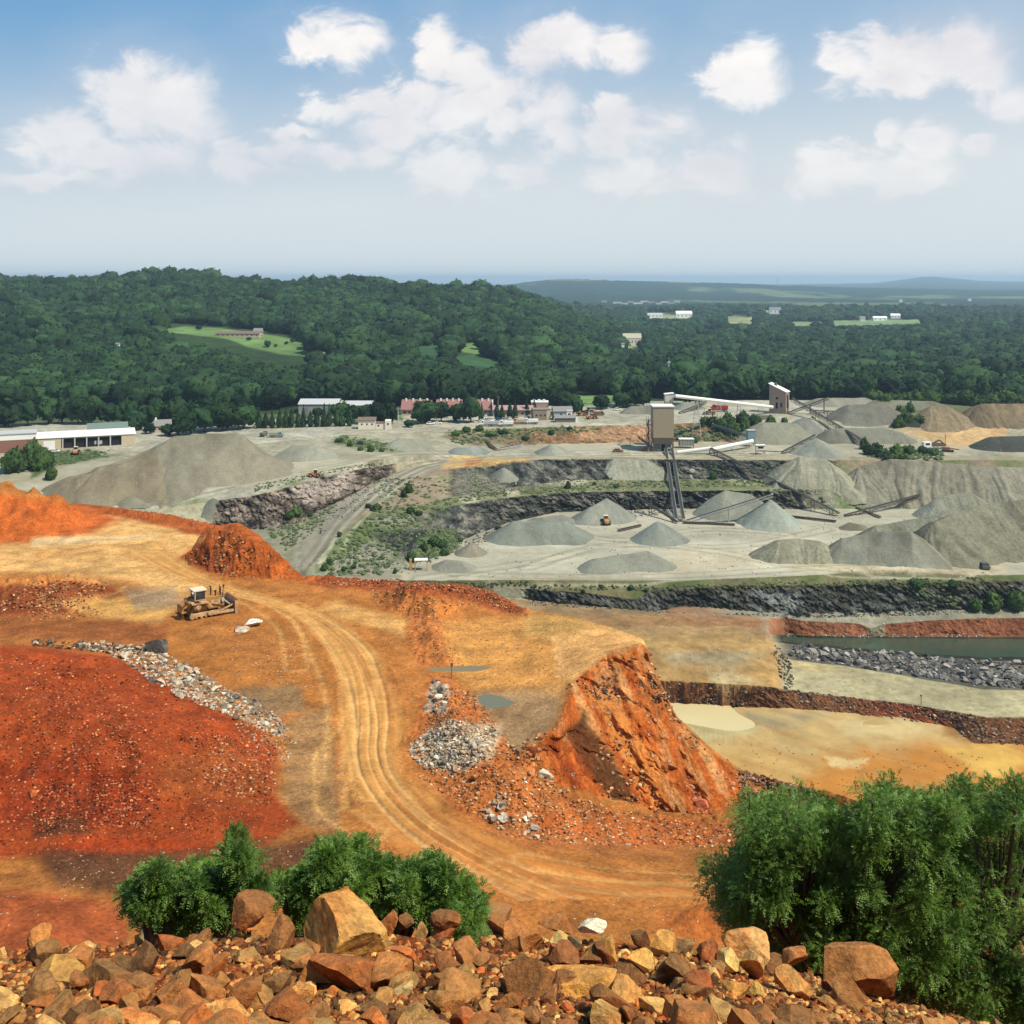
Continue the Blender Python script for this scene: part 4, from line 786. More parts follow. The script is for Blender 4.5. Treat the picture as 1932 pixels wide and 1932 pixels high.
# rocks on the ledge: crop origin, x, y, w, h in the enlarged crop, colour, label
LR = [
 (0,1330,690,260,165,(138,84,50),'rounded reddish brown rock tucked against the middle of the left bush'),
 (0,1860,800,520,400,(222,168,98),'biggest cream and orange boulder on the ledge, in front of the bushes'),
 (0,745,815,150,110,(112,112,88),'grey green rock at the foot of the left bush'),
 (0,720,985,225,225,(100,70,48),'dark brown blocky rock with a flat top, below the grey green rock'),
 (0,865,885,200,110,(192,92,44),'flat orange red rock between the dark block and the left bush'),
 (0,540,985,140,100,(170,96,56),'small reddish brown rock left of the dark blocky one'),
 (0,1100,1020,180,190,(184,106,56),'orange brown rock with a steep face, right of the dark block'),
 (0,1035,940,140,100,(172,120,70),'tan brown rock resting on top of the orange brown one'),
 (0,960,1020,85,115,(196,148,88),'narrow upright tan rock beside the dark block'),
 (0,210,1065,330,150,(206,158,88),'long yellow tan slab near the bottom left corner'),
 (0,110,850,140,150,(208,136,78),'orange rock with a pale edge at the far left of the ledge'),
 (0,130,955,170,85,(92,62,42),'dark brown rock under the orange one at the far left'),
 (0,470,1150,150,100,(196,88,42),'red orange rock at the bottom edge, left part of the ledge'),
 (0,1130,1115,150,115,(172,118,68),'tan slab leaning towards the bottom edge below the orange brown rock'),
 (0,1310,775,180,80,(190,116,60),'thin orange slab lying in front of the rounded brown rock'),
 (0,1490,840,160,210,(142,92,56),'tall brown angular slab left of the biggest cream boulder'),
 (0,1845,1060,410,260,(172,90,44),'large brown red boulder below the biggest cream one'),
 (0,1650,1010,190,130,(200,126,70),'orange tan rock left of the large brown red boulder'),
 (0,1430,1115,110,95,(92,80,66),'dark grey rock near the bottom edge, under the brown slab'),
 (0,340,1110,130,110,(150,90,50),'brown rock in front of the long yellow slab'),
 (1,245,765,115,120,(178,104,58),'upright orange brown rock just right of the biggest cream boulder'),
 (1,335,745,95,85,(98,64,42),'small dark rock behind the upright orange brown one'),
 (1,420,825,90,105,(212,160,104),'pale tan upright rock below the right end of the bushes'),
 (1,550,825,145,80,(164,78,42),'red brown slab right of the pale upright rock'),
 (1,640,815,90,50,(232,206,158),'small pale cream stone behind the red brown slab'),
 (1,560,740,185,95,(144,86,50),'brown rock along the crest below the right bush of the group'),
 (1,715,745,125,150,(156,68,38),'dark red rounded rock standing on the crest'),
 (1,860,755,185,185,(138,94,58),'mottled brown block on the crest, right of the dark red rock'),
 (1,1020,850,270,170,(206,132,76),'broad orange tan rock with a flat face in the middle of the ledge'),
 (1,1190,775,205,115,(172,108,66),'brown rock with a pointed tip on the crest, left of the white one'),
 (1,1215,858,125,85,(234,204,136),'pale yellow rock under the pointed brown one'),
 (1,1300,872,90,62,(98,92,80),'small grey rock between the pale yellow rock and the white one'),
 (1,1395,768,185,90,(255,252,240),'only bright white rock on the ledge'),
 (1,1250,965,205,140,(126,66,40),'dark red brown rock under the pale yellow one'),
 (1,1460,935,240,180,(246,202,118),'yellow tan pitted rock below the white one'),
 (1,1690,1020,215,140,(236,186,106),'yellow rock right of the pitted yellow tan one'),
 (1,1605,1085,235,190,(126,80,54),'dark brown wedge shaped rock overlapping the yellow one'),
 (1,1330,1105,440,200,(236,170,88),'largest yellow orange slab at the bottom edge'),
 (1,1670,850,135,105,(110,74,48),'dark split rock right of the white one'),
 (1,1810,890,165,165,(240,180,98),'orange yellow rock under the small orange earth heap'),
 (1,1850,1055,185,135,(116,74,48),'dark brown rock at the right of the dark wedge'),
 (1,320,975,175,140,(216,114,54),'bright orange rock right of the large brown red boulder'),
 (1,980,990,165,105,(212,156,96),'tan rock with a pale top under the broad orange tan one'),
 (1,760,985,155,95,(160,104,62),'brown rock left of the tan one with the pale top'),
 (1,540,1115,195,120,(134,80,46),'brown slab with a shaded underside near the bottom edge'),
 (1,720,1140,115,100,(186,112,62),'orange brown rock at the bottom edge, right of the shaded slab'),
 (1,1010,1105,145,105,(94,76,62),'dark grey brown rock left of the largest yellow orange slab'),
 (1,320,1150,125,75,(218,198,150),'pale yellow grey stone at the bottom edge below the bright orange rock'),
 (1,230,1045,135,65,(216,156,92),'low tan stone right of the large brown red boulder'),
 (2,460,870,280,220,(226,180,126),'pale pinkish tan rock with two peaks beside the large right bush'),
 (2,515,1010,165,200,(220,170,112),'tall tan rock standing below the two peaked one'),
 (2,370,985,135,155,(244,212,140),'upright cream yellow rock left of the tall tan one'),
 (2,250,935,155,160,(174,92,58),'red brown rock left of the cream yellow one'),
 (2,200,1115,175,135,(164,74,44),'dark red rock near the bottom edge, right of the dark slab'),
 (2,400,1135,185,115,(240,196,118),'cream yellow pointed rock at the bottom edge'),
 (2,530,1145,90,95,(240,198,108),'small yellow rock right of the pointed cream one'),
 (2,60,1055,190,190,(116,82,56),'dark brown leaning slab left of the dark red rock'),
 (2,750,955,155,130,(184,124,80),'pyramid shaped orange brown rock left of the huge boulder'),
 (2,1090,1040,470,340,(170,112,66),'huge brown boulder at the right end of the ledge'),
 (2,740,1115,240,165,(222,166,102),'tan slab between the yellow rocks and the huge brown boulder'),
 (2,630,995,115,105,(104,70,48),'dark brown rock behind the tan slab'),
 (2,970,1145,125,85,(144,82,52),'dark red brown stone in front of the huge boulder'),
 (2,1350,1095,125,105,(164,112,70),'first brown rock right of the huge boulder'),
 (2,1410,1155,160,75,(190,132,84),'flat tan rock at the bottom edge right of the huge boulder'),
 (2,1490,1120,95,65,(176,120,76),'last small tan rock at the right end of the rubble'),
 (2,110,905,135,105,(164,132,98),'greyish tan rock left of the red brown one'),
 (2,30,880,90,150,(244,186,100),'yellow orange upright rock below the orange earth heap')]
lipx = [p[0] for p in lipA]; lipy = [p[1] for p in lipA]
for k, (c, x, y, w, h, col, lab) in enumerate(LR):
    ox = (40, 660, 1260)[c]; px = (ox+x/3.019)/1.00621; py = (1500+y/3.019)/1.00621; w /= 3.019*1.00621; h /= 3.019*1.00621
    bot = max(py+h*.42, np.interp(px, lipx, lipy)+4); g = B.hit(px, bot)
    V, Fc = rock_np(300+k, 5 if w > 50 else 4, 9+k % 5, .055, .30, .72, 8); V = rotz(V, rnd.uniform(0, 6.3)); V /= np.abs(V).max(0)
    sx = w/F*g.y*.98; sz = h/F*g.y*1.02; sy = (sx+sz)*.5; V = V*np.array([sx/2, sy/2, sz/2])
    t = rnd.uniform(-.18, .18); V = V@np.array([[math.cos(t), 0, -math.sin(t)], [0, 1, 0], [math.sin(t), 0, math.cos(t)]])
    cy = g.y+sy*.32; cz = -(py-HY)/F*cy
    o = mesh_np('boulder' if w > 100 else 'rock', V, Fc, MAT['fstone'], smooth=True); o.location = ((px-CX)/F*cy, cy, cz)
    try: o.data.set_sharp_from_angle(angle=R(22))
    except Exception: pass
    o.color = tuple(a*b for a, b in zip(lin(col, .76), (1.04, .98, .78)))+(1,); tag(o, lab, 'rock')
pal = [(176,110,62),(196,126,70),(134,88,56),(216,160,96),(232,186,118),(180,98,50),(100,68,46),(206,140,80),(158,112,70),(184,116,62),(222,176,112)]
for k in range(330 if False else 290):
    px = rnd.uniform(-30, 1900); ly = float(np.interp(px, lipx, lipy)); py = ly+rnd.random()**.8*(1990-ly); g = B.hit(px, py)
    s_ = (24+68*rnd.random()**1.5)*min(1, .42+(py-ly)/110)*rnd.uniform(.7, 1.1)/F*g.y
    stone_thing('rock', g, s_*rnd.uniform(.8, 1.3), s_*rnd.uniform(.8, 1.2), s_*rnd.uniform(.55, .95), tuple(a*b for a, b in zip(lin(vary(rnd.choice(pal), .25), .7), (1.04, .98, .8))), meshes=FM, sink=.2,
                label='small rusty rock lying loose among the bigger rocks of the ledge', cat='rock', group='small rocks filling the gaps on the ledge')
it = []
for k in range(14000):
    px = rnd.uniform(-350, 2150); ly = float(np.interp(px, lipx, lipy)); py = ly-3+rnd.random()**.9*(1990-ly); g = B.hit(px, max(py, ly+1))
    it.append((g.x, g.y, g.z, rnd.uniform(4, 19)**1.0/F*g.y, tuple(a*b for a, b in zip(lin(vary(rnd.choice(pal), .3), .46), (1.04, .98, .8)))))
scatter_stones('pebbles', it, MAT['vstone'], 'rusty gravel and small broken stones covering the ledge', 'gravel')

# ---- terrace stones
WH = [(222,206,180),(204,188,162),(180,162,136),(236,224,200),(150,138,118),(208,176,138)]
OR = [(196,126,74),(216,160,104),(170,98,54),(192,146,104),(150,86,48),(224,186,136)]
GY = [(128,128,122),(100,100,98),(156,154,146),(82,82,80),(176,172,162)]
band = [(150,1212),(290,1222),(340,1248),(430,1302),(500,1332),(545,1375),(525,1392),(430,1348),(340,1318),(250,1262),(200,1232),(130,1222)]
patch = [(775,1402),(848,1356),(938,1382),(926,1425),(860,1452),(800,1450),(775,1430)]
def things(poly, n, lo, hi, pal_, name, label, cat, group, k=AK*1.1, sink=.25):
    for x, y in sample(poly, n):
        g = hit(x, y); s_ = rnd.uniform(lo, hi)/F*g.y
        stone_thing(name, g, s_*rnd.uniform(.8, 1.5), s_*rnd.uniform(.8, 1.2), s_*rnd.uniform(.5, .9), lin(vary(rnd.choice(pal_), .12), k), sink=sink, label=label, cat=cat, group=group)
things(band, 110, 7, 16, WH, 'stone', 'pale broken stone in the whitish rubble band above the red slope', 'stone', 'stones of the pale rubble band')
things(patch, 95, 6, 13, WH, 'stone', 'pale stone in the grey rubble patch right of the haul road bend', 'stone', 'stones of the rubble patch beside the road')
things([(815,1285),(850,1298),(838,1345),(800,1345)], 20, 6, 16, WH, 'stone', 'pale stone in the small rubble heap beside the shallow puddle', 'stone', 'stones of the heap by the puddle')
things([(940,1500),(990,1515),(1035,1580),(1000,1580),(960,1560),(905,1540)], 26, 6, 17, WH, 'stone', 'pale stone in the scatter along the inner kerb of the road', 'stone', 'stones scattered along the road edge')
things([(60,1208),(200,1214),(290,1225),(260,1236),(60,1220)], 34, 5, 11, [(110,90,70),(80,66,54),(140,112,86)], 'stone', 'dark stone in the low line of rubble running to the left edge', 'stone', 'dark stones at the top of the red slope')
for (x, y, w, h, c, l) in [(300,1228,46,36,(110,104,96),'big dark grey boulder at the head of the pale rubble band'),(458,1190,30,17,(245,236,214),'rounded white rock beside the flat white one near the bulldozer'),(478,1181,34,20,(250,244,226),'flat white rock lying behind the rounded white one'),
                           (1012,1583,13,12,(240,226,200),'white stone closest to the haul road below the rubble'),(1008,1564,20,14,(226,214,196),'pale stone just above the white one by the road'),(892,1473,15,12,(104,60,36),'dark brown stone alone on the orange bank'),
                           (68,1218,12,14,(240,226,196),'pale upright stone at the left edge above the red slope'),(1030,1468,34,22,(236,222,196),'cream boulder at the foot of the cut face'),(1003,1420,26,22,(196,110,64),'rusty boulder on the lip left of the cut face'),
                           (1325,1520,26,20,(226,130,90),'orange rock at the right foot of the cut face'),(60,1500,22,14,(214,116,60),'orange rock half sunk in the red slope')]:
    g = hit(x, y); q_ = g.y/F
    o = stone_thing('boulder' if w > 25 else 'stone', g, w*q_, w*q_*.8, h*q_*.85, lin(c, AK*1.1), rot=(.1, -.1, rnd.uniform(-.6, .6)), sink=.15, label=l, cat='boulder' if w > 25 else 'stone')
it = []
def stuff(poly, n, lo, hi, pal_, k=AK):
    for x, y in sample(poly, n):
        g = hit(x, y); it.append((g.x, g.y, g.z, rnd.uniform(lo, hi)**1/F*g.y, lin(vary(rnd.choice(pal_), .15), k)))
stuff(band, 1300, 2.5, 8, WH); stuff(patch, 1500, 2, 7, WH); stuff([(520,1370),(560,1400),(540,1440),(460,1400),(440,1360)], 200, 2, 6, WH+OR)
stuff([(60,1208),(200,1214),(290,1225),(260,1236),(60,1220)], 200, 2, 6, [(110,90,70),(80,66,54)])
RED = [(206,116,70),(150,70,40),(224,150,100),(120,56,34),(190,90,50)]
stuff([(-20,1230),(200,1245),(330,1320),(500,1400),(520,1500),(470,1580),(-20,1600)], 3200, 1.5, 5.5, RED); stuff([(350,1380),(520,1400),(520,1500),(400,1500)], 450, 2, 7, RED+OR)
stuff([(60,1230),(260,1330),(300,1440),(60,1460)], 500, 2, 6, RED); stuff([(60,1480),(300,1470),(300,1560),(60,1570)], 800, 2, 6.5, RED+[(90,50,34)])
stuff([(100,1600),(640,1600),(620,1650),(240,1690),(100,1680)], 900, 1.2, 3.5, [(150,120,96),(90,70,56),(180,150,120)])
stuff([(780,1460),(960,1400),(1060,1500),(1250,1545),(1400,1560),(1400,1600),(1150,1600),(960,1580)], 1900, 1.5, 7, OR+[(232,206,170)])
stuff([(820,1290),(900,1310),(950,1390),(800,1380),(812,1300)], 500, 2, 6, OR); stuff([(985,1400),(1060,1370),(1110,1480),(1060,1500),(985,1470)], 300, 3, 12, OR+[(120,70,40)])
stuff([(1070,1290),(1220,1215),(1290,1380),(1400,1470),(1400,1530),(1240,1535),(1150,1510),(1060,1470)], 800, 2, 9, OR+[(120,66,36),(240,190,140)])
stuff([(1270,1470),(1340,1440),(1390,1480),(1340,1540),(1250,1530)], 240, 4, 13, [(222,140,96),(236,176,130),(180,90,50)])
stuff([(1395,1452),(1540,1492),(1550,1530),(1500,1560),(1400,1550)], 700, 2, 8, [(170,140,116),(196,160,128),(130,100,80)])
stuff([(345,1052),(440,1000),(500,1060),(440,1090)], 260, 2, 6, OR); stuff([(60,1095),(220,1100),(130,1150),(-20,1155)], 500, 2, 6, OR+[(110,60,36)])
stuff([(60,1155),(150,1130),(200,1160),(60,1175)], 150, 2, 6, OR); stuff([(585,1100),(860,1115),(990,1165),(930,1115),(740,1092)], 700, 2, 5, RED+OR); stuff([(700,1112),(890,1140),(820,1175),(715,1145)], 180, 2, 5, OR)
stuff([(768,1160),(830,1165),(880,1258),(800,1255),(772,1215)], 130, 2, 4, OR); stuff([(560,1350),(640,1350),(640,1540),(560,1540)], 300, 1, 2.5, OR); stuff([(600,1540),(1000,1700),(600,1700)], 500, 1, 3, OR)
stuff([(370,1180),(560,1190),(600,1300),(440,1280)], 300, 1.2, 3.5, OR+WH); stuff([(850,1170),(1100,1180),(1060,1290),(880,1290)], 250, 1, 3, OR)
scatter_stones('rubble', it, MAT['vrub'], 'broken orange and pale stones strewn over the terrace and the cut face', 'rubble')
# riprap along the pond and the low rubble wall
rip = [(1478,1216),(1600,1226),(1857,1248),(1940,1254),(1940,1300),(1860,1294),(1700,1272),(1600,1256),(1492,1244)]
things(rip, 285, 7, 15, GY, 'boulder', 'grey boulder in the bank of boulders along the dark pond', 'boulder', 'boulders banked along the pond')
it = []
stuff(rip, 900, 3, 8, GY); stuff([(1100,1275),(1500,1302),(1700,1328),(1860,1352),(1940,1360),(1940,1408),(1830,1400),(1800,1370),(1500,1334),(1100,1320)], 1500, 2, 7, [(140,110,84),(110,84,64),(176,146,116),(96,80,66)])
stuff([(1462,1215),(1492,1246),(1500,1300),(1480,1300),(1455,1230)], 160, 2, 7, [(90,86,76),(60,56,50),(140,130,110)]); stuff([(1475,1196),(1640,1197),(1857,1196),(1857,1202),(1475,1202)], 260, 2, 4, [(200,190,170),(170,150,126)])
stuff([(900,1092),(1900,1086),(1900,990),(1300,960),(960,990),(800,1060)], 900, 1, 3.2, GY+WH); stuff([(560,985),(740,893),(760,905),(600,1010)], 260, 1.5, 5, GY); stuff([(850,1032),(960,988),(1240,960),(1300,966),(970,1000),(860,1045)], 420, 1.5, 6, GY); stuff([(860,912),(1230,904),(1230,910),(960,928)], 260, 1.5, 4.5, GY); stuff([(1000,1134),(1240,1156),(1500,1160),(1860,1152),(1860,1158),(1500,1166),(1000,1142)], 500, 1.5, 5, GY)
stuff([(1270,1400),(1860,1420),(1860,1500),(1450,1500)], 260, 1, 4, OR); stuff([(600,1070),(760,1000),(850,1000),(780,1085)], 350, 1.5, 4.5, GY)
scatter_stones('rubble', it, MAT['vrub'], 'grey and brown broken rock along the pond bank and the low rubble wall', 'rubble')

# ---- water
def sheet_water(name, pts, z, mat, label=None):
    r = catmull(pts+[pts[0]], 5)[:-1]; V = [(-z*F/(b-HY)*(a-CX)/F, -z*F/(b-HY), z) for a, b in r]
    me = bpy.data.meshes.new(name); me.from_pydata(V, [], [tuple(range(len(V)))]); me.materials.append(mat); o = link(bpy.data.objects.new(name, me)); o['kind'] = 'structure'
    if label: o['label'] = label
    return o
me_ = [(1475,1199),(1940,1199),(2600,1199),(2600,1262),(1940,1262),(1600,1240),(1500,1230)]
V = [(130.5*F/(b-HY)*(a-CX)/F, 130.5*F/(b-HY), -130.5) for a, b in [(1440,1194),(2600,1194),(2600,1275),(1857,1275),(1440,1240)]]
me = bpy.data.meshes.new('water'); me.from_pydata(V, [], [tuple(range(5))]); me.materials.append(M_water('pond_water', (.036, .058, .036), .2, .05, .8)); o = link(bpy.data.objects.new('water', me)); o['kind'] = 'structure'
for (P_, z_), m_ in zip(PUD, (M_water('grey_water', lin((140,140,112), .42), .45, .004), M_water('olive_water', lin((168,146,98), .45), .45, .004), M_water('milky_water', lin((234,214,158), .6), .35, .004, .5), M_water('brown_water', lin((206,170,104), .6), .4, .003))):
    me = bpy.data.meshes.new('puddle'); me.from_pydata([(x, y, z_) for x, y in P_], [], [tuple(range(len(P_)))]); me.materials.append(m_); o = link(bpy.data.objects.new('puddle', me)); o['kind'] = 'structure'
# ------------------------------------------------------------------ gravel heaps
def pile(ridge, col, label, s=.68, kind='gravel', gul=.4, name='gravel_pile', dark=None, step=None, flat=0, group=None):
    P = []
    for (a, t, b) in ridge:
        g = C.hit(a, b); k = (t-HY)/F; h = (-k*g.y-g.z)/(1+k/s); Y = g.y+h/s; P.append(np.array([(a-CX)/F*Y, Y, -k*Y]))
    gzv = min(C.hit(a, b).z for a, t, b in ridge)
    H = max(p[2]-gzv for p in P); rad = H/s*1.15+3; step = step or max(.4, rad/70)
    x0 = min(p[0] for p in P)-rad; x1 = max(p[0] for p in P)+rad; y0 = min(p[1] for p in P)-rad; y1 = max(p[1] for p in P)+rad
    nx = int((x1-x0)/step)+2; ny = int((y1-y0)/step)+2
    if nx*ny > 90000: q = math.sqrt(nx*ny/90000); step *= q; nx = int((x1-x0)/step)+2; ny = int((y1-y0)/step)+2
    X, Y = np.meshgrid(x0+np.arange(nx)*step, y0+np.arange(ny)*step); best = np.full(X.shape, -1e9); AN = np.zeros(X.shape); DD = np.zeros(X.shape)
    sd_ = abs(hash((ridge[0][0], ridge[0][1]))) % 997
    Xw = X+fbm(X*.06, Y*.06, 3, sd_)*rad*.12; Yw = Y+fbm(X*.06, Y*.06, 3, sd_+1)*rad*.12
    segs = [(P[i], P[i+1]) for i in range(len(P)-1)] or [(P[0], P[0]+np.array([.3, 0, 0]))]; acc = 0
    for a, b in segs:
        e = b-a; L = math.hypot(e[0], e[1]); t = np.clip(((Xw-a[0])*e[0]+(Yw-a[1])*e[1])/(L*L+1e-9), 0, 1)
        dx = Xw-a[0]-t*e[0]; dy = Yw-a[1]-t*e[1]; d = np.hypot(dx, dy); hh = a[2]+t*e[2]-s*np.maximum(d-flat, 0)-.0
        m = hh > best; best = np.where(m, hh, best); AN = np.where(m, acc+t*L+np.arctan2(dx, np.abs(dy)+1e-6)*rad*.55, AN); DD = np.where(m, d, DD); acc += L
    top_ = max(p[2] for p in P); rr = np.clip((top_-best)/max(H, 1), 0, 1)
    best = best-np.exp(-DD/(rad*.05+.6))*(.25+rad*.012)
    gl = fbm(AN*.35*(1 if kind == 'gully' else .4), DD*.03, 4, sd_+3, .55); best += gl*gul*np.clip(DD/rad*3, 0, 1)*(1.6 if kind == 'gully' else .6)
    best += fbm(X*.5, Y*.5, 3, sd_+4)*.12
    toe = sstep(.78, 1.0, rr); best += toe*H*.03*fbm(AN*.2, AN*.0, 2, 7)
    c = np.empty(X.shape+(3,)); col = (col[0]*.97, col[1], col[2]*1.0); c[:] = A(col); c2 = np.array(A(dark or tuple(v*.84 for v in col)))
    w = sstep(-.1, .5, fbm(AN*.09, DD*.02, 3, sd_+8)+gl*.4)[..., None]*.75; c = c*(1-w)+c2*w
    if kind == 'gully':
        w = sstep(.05, .45, fbm(AN*.3, DD*.02, 3, sd_+9))[..., None]*.45; c = c*(1-w)+np.array(A(tuple(min(255, v*1.14) for v in col)))*w
    idx = np.arange(nx*ny).reshape(ny, nx); Q = np.stack([idx[:-1, :-1], idx[:-1, 1:], idx[1:, 1:], idx[1:, :-1]], -1).reshape(-1, 4)
    keep = (best > gzv-2.5).ravel(); Q = Q[keep[Q].all(1)]; us, inv = np.unique(Q, return_inverse=True)
    V = np.stack([X, Y, best], -1).reshape(-1, 3)[us]; cx, cy = V[:, 0].mean(), V[:, 1].mean(); V = V-np.array([cx, cy, gzv])
    o = mesh_np(name, V, inv.reshape(-1, 4), MAT['gully' if kind == 'gully' else 'gravel'], c.reshape(-1, 3)[us]); o.location = (cx, cy, gzv)
    return tag(o, label, 'gravel pile', group)
G0 = (176,172,152); G1 = (158,152,136); G2 = (164,152,130); G3 = (186,180,160)
pile([(140,900,946),(200,880,948),(290,850,948)], (168,150,122), 'low brown grey spoil bank forming the left shoulder of the largest heap', .62, flat=5)
pile([(330,820,945),(390,815,935),(440,812,925)], (168,156,132), 'largest heap of brown grey crushed stone in front of the long garage', .62, dark=(140,132,112))
pile([(398,938,992)], (140,136,120), 'dark grey heap half hidden behind the orange berm')
pile([(555,838,872),(600,840,870)], G3, 'light grey flat topped heap right of the largest heap', .6)
pile([(752,826,849),(785,826,849)], G0, 'grey stone bank beside the small dark vehicle on the upper road', .6, dark=(170,150,120))
pile([(856,843,858),(905,841,857)], (172,174,162), 'long low grey heap beside the rusty steel trusses', .6)
pile([(1040,836,860)], (178,174,156), 'pointed grey heap alone beside the middle of the upper road', .55)
pile([(1180,830,842)], (196,180,146), 'small tan heap near the steel mast left of the tall plant building', .5)
pile([(948,880,911)], (166,160,144), 'narrow grey cone against the upper rock wall', .8)
pile([(1160,864,905),(1222,865,906)], (182,176,152), 'broad tan grey heap on the bench just left of the twin conveyor', .72, kind='gully')
pile([(1302,882,902)], (180,176,156), 'small grey cone on the green bench right of the twin conveyor', .7)
pile([(1012,976,992),(1062,970,992)], G1, 'dark low bank behind the flat topped grey heap', .5)
pile([(975,986,1028),(1058,982,1026)], (162,162,146), 'flat topped grey heap on the left of the pit floor', .6, flat=2.5)
pile([(1108,956,992),(1143,938,990),(1150,944,990)], (170,166,150), 'tall grey heap behind the wheel loader', .66)
pile([(1246,981,1030)], (168,168,154), 'grey cone directly below the foot of the twin conveyor', .66)
pile([(1128,1050,1083),(1222,1037,1081)], (164,160,142), 'long two toned heap at the front of the pit floor', .56)
pile([(886,1023,1053)], (170,156,132), 'small brown cone near the yellow legged table', .7)
pile([(842,1054,1080),(872,1056,1081)], (170,162,144), 'low grey mound at the left end of the pit floor', .5)
pile([(688,1068,1110)], (180,172,156), 'pale fan of gravel behind the reddish berm', .6)
pile([(1372,924,985),(1412,930,985)], (176,172,152), 'broad grey heap behind the stacker conveyor', .68)
pile([(1449,940,1003)], (184,186,170), 'pale grey cone under the head of the stacker conveyor', .72)
pile([(1470,1015,1064),(1512,1014,1064),(1546,1018,1064)], (180,172,144), 'ribbed tan grey heap at the right front of the pit floor', .62, kind='gully', gul=.3, dark=(156,148,124))
pile([(1585,1012,1064),(1640,1004,1067),(1720,1000,1070)], (168,162,142), 'wedge shaped grey heap between the ribbed one and the large brown bank', .75, dark=(120,114,98))
pile([(1770,978,1070),(1860,948,1062),(1980,930,1056),(2150,925,1056)], (152,144,120), 'largest brown ribbed bank at the right edge of the pit', .68, kind='gully', gul=.7, dark=(122,117,99))
pile([(1650,990,1020),(1740,972,1022),(1850,962,1024),(1960,958,1024)], (152,148,126), 'low grey green bank running behind the largest brown ribbed bank', .6, kind='gully', gul=.6)
pile([(1768,934,985),(1830,925,985)], (176,170,148), 'steep pale spoil cone below the head of the right hand stacker', .8, kind='gully')
pile([(1604,984,1002),(1625,988,1002)], (150,138,116), 'small brown heap under the low end of the diagonal conveyor', .6)
pile([(1508,858,938),(1562,866,942)], (176,168,144), 'eroded tan grey spoil cone left of the broad ribbed slope', .8, kind='gully', gul=.9)
pile([(1632,878,956),(1680,862,958),(1770,868,962),(1860,877,965),(2050,880,965),(2300,880,965)], (166,156,134), 'broad ribbed spoil slope above the conveyors on the right', .74, kind='gully', gul=1.1, dark=(138,130,112))
pile([(1541,825,866)], (180,178,160), 'pale grey cone beside the small upper stacker', .62)
pile([(1440,798,838),(1492,798,838)], (164,158,136), 'flat topped grey heap right of the teal bin', .62, flat=3)
pile([(1517,786,826)], (166,162,148), 'grey heap between the slanted tower and the steep dark conveyor', .62)
pile([(1600,762,804),(1668,760,804)], (138,132,118), 'dark grey long heap behind the conveyors right of the slanted tower', .6, dark=(120,114,104))
pile([(1565,807,838),(1660,806,838),(1696,814,838)], (150,144,126), 'grey brown bank in front of the dark grey long heap', .6)
pile([(1756,765,815),(1788,764,815)], (162,140,110), 'brown cone at the right end of the upper yard', .68, kind='gully', gul=.4)
pile([(1850,760,812),(1950,760,812)], (150,128,100), 'brown heap at the far right edge behind the cone', .7, kind='gully', gul=.4)
pile([(1700,778,806),(1716,775,806)], (70,72,62), 'very dark heap between the long heap and the brown cone', .9)
pile([(1545,750,768),(1632,749,768)], (176,166,148), 'pale low heap in front of the trees right of the slanted tower', .4)
pile([(1660,753,772),(1760,755,775)], (150,144,120), 'low dull green brown bank along the back of the upper yard', .4)
pile([(1192,765,782),(1238,763,782)], (152,146,130), 'dark grey low heap behind the tall plant building', .55)
pile([(1290,757,774),(1310,759,774)], (170,164,148), 'small grey heap under the long covered conveyor', .5)
pile([(1872,822,852),(1960,820,852)], (96,94,86), 'blackish heap at the right edge beside the orange road', .55)
pile([(1325,842,850),(1350,840,850)], (190,182,160), 'low pale heap behind the covered conveyor near the grey bin', .4)
# ------------------------------------------------------------------ steel plant, conveyors
steel = M_plain('dark_weathered_steel', (.10, .095, .085), .7, .3, dirt=(.13, .09, .06)); steell = M_plain('galvanised_steel', (.42, .41, .38), .55, .2)
tan = M_stripe('tan_cladding', lin((196,178,148), .6), lin((186,166,134), .6), 'X', .9); tanp = M_stripe('pinkish_cladding', lin((206,178,156), .6), lin((190,160,140), .6), 'X', .9)
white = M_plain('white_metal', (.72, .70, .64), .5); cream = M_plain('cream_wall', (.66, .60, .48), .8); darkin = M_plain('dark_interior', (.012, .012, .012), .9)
rusty = M_plain('rusty_steel', (.20, .08, .04), .85, .1); teal = M_plain('teal_steel', (.16, .24, .24), .6); bluesteel_shade = M_plain('blue_grey_steel_and_shade', (.13, .17, .20), .5, .3)
glass = M_plain('dark_glass', (.02, .025, .03), .08, 0, 0, spec=.8); rubber = M_plain('tyre_rubber', (.02, .02, .02), .85); belt = M_plain('conveyor_belt', (.03, .03, .028), .8)
redp = M_plain('red_paint', (.32, .03, .02), .5); yel = M_plain('machine_yellow', (.52, .27, .05), .5, dirt=(.26, .13, .05)); orangep = M_plain('faded_orange_paint', (.50, .22, .08), .6)
roofg = M_stripe('grey_metal_roof', (.40, .40, .38), (.48, .47, .45), 'X', 1.2); roofr = M_plain('red_roof', (.25, .12, .10), .8); roofgn = M_stripe('green_metal_roof', (.13, .17, .14), (.15, .20, .16), 'X', 1.2); brick = M_plain('brick', (.22, .10, .07), .9)
shingle = M_plain('grey_shingles', (.20, .19, .18), .9); tanw = M_plain('tan_wall', (.46, .38, .25), .8); beige = M_plain('beige_stucco', (.42, .34, .26), .85); brownr = M_plain('brown_roof', (.16, .11, .08), .9); wood = M_plain('weathered_wood', (.20, .15, .10), .9)
conc = M_plain('concrete', (.42, .40, .36), .9)
def at(px, py, Y): return Vector(((px-CX)/F*Y, Y, -(py-HY)/F*Y))
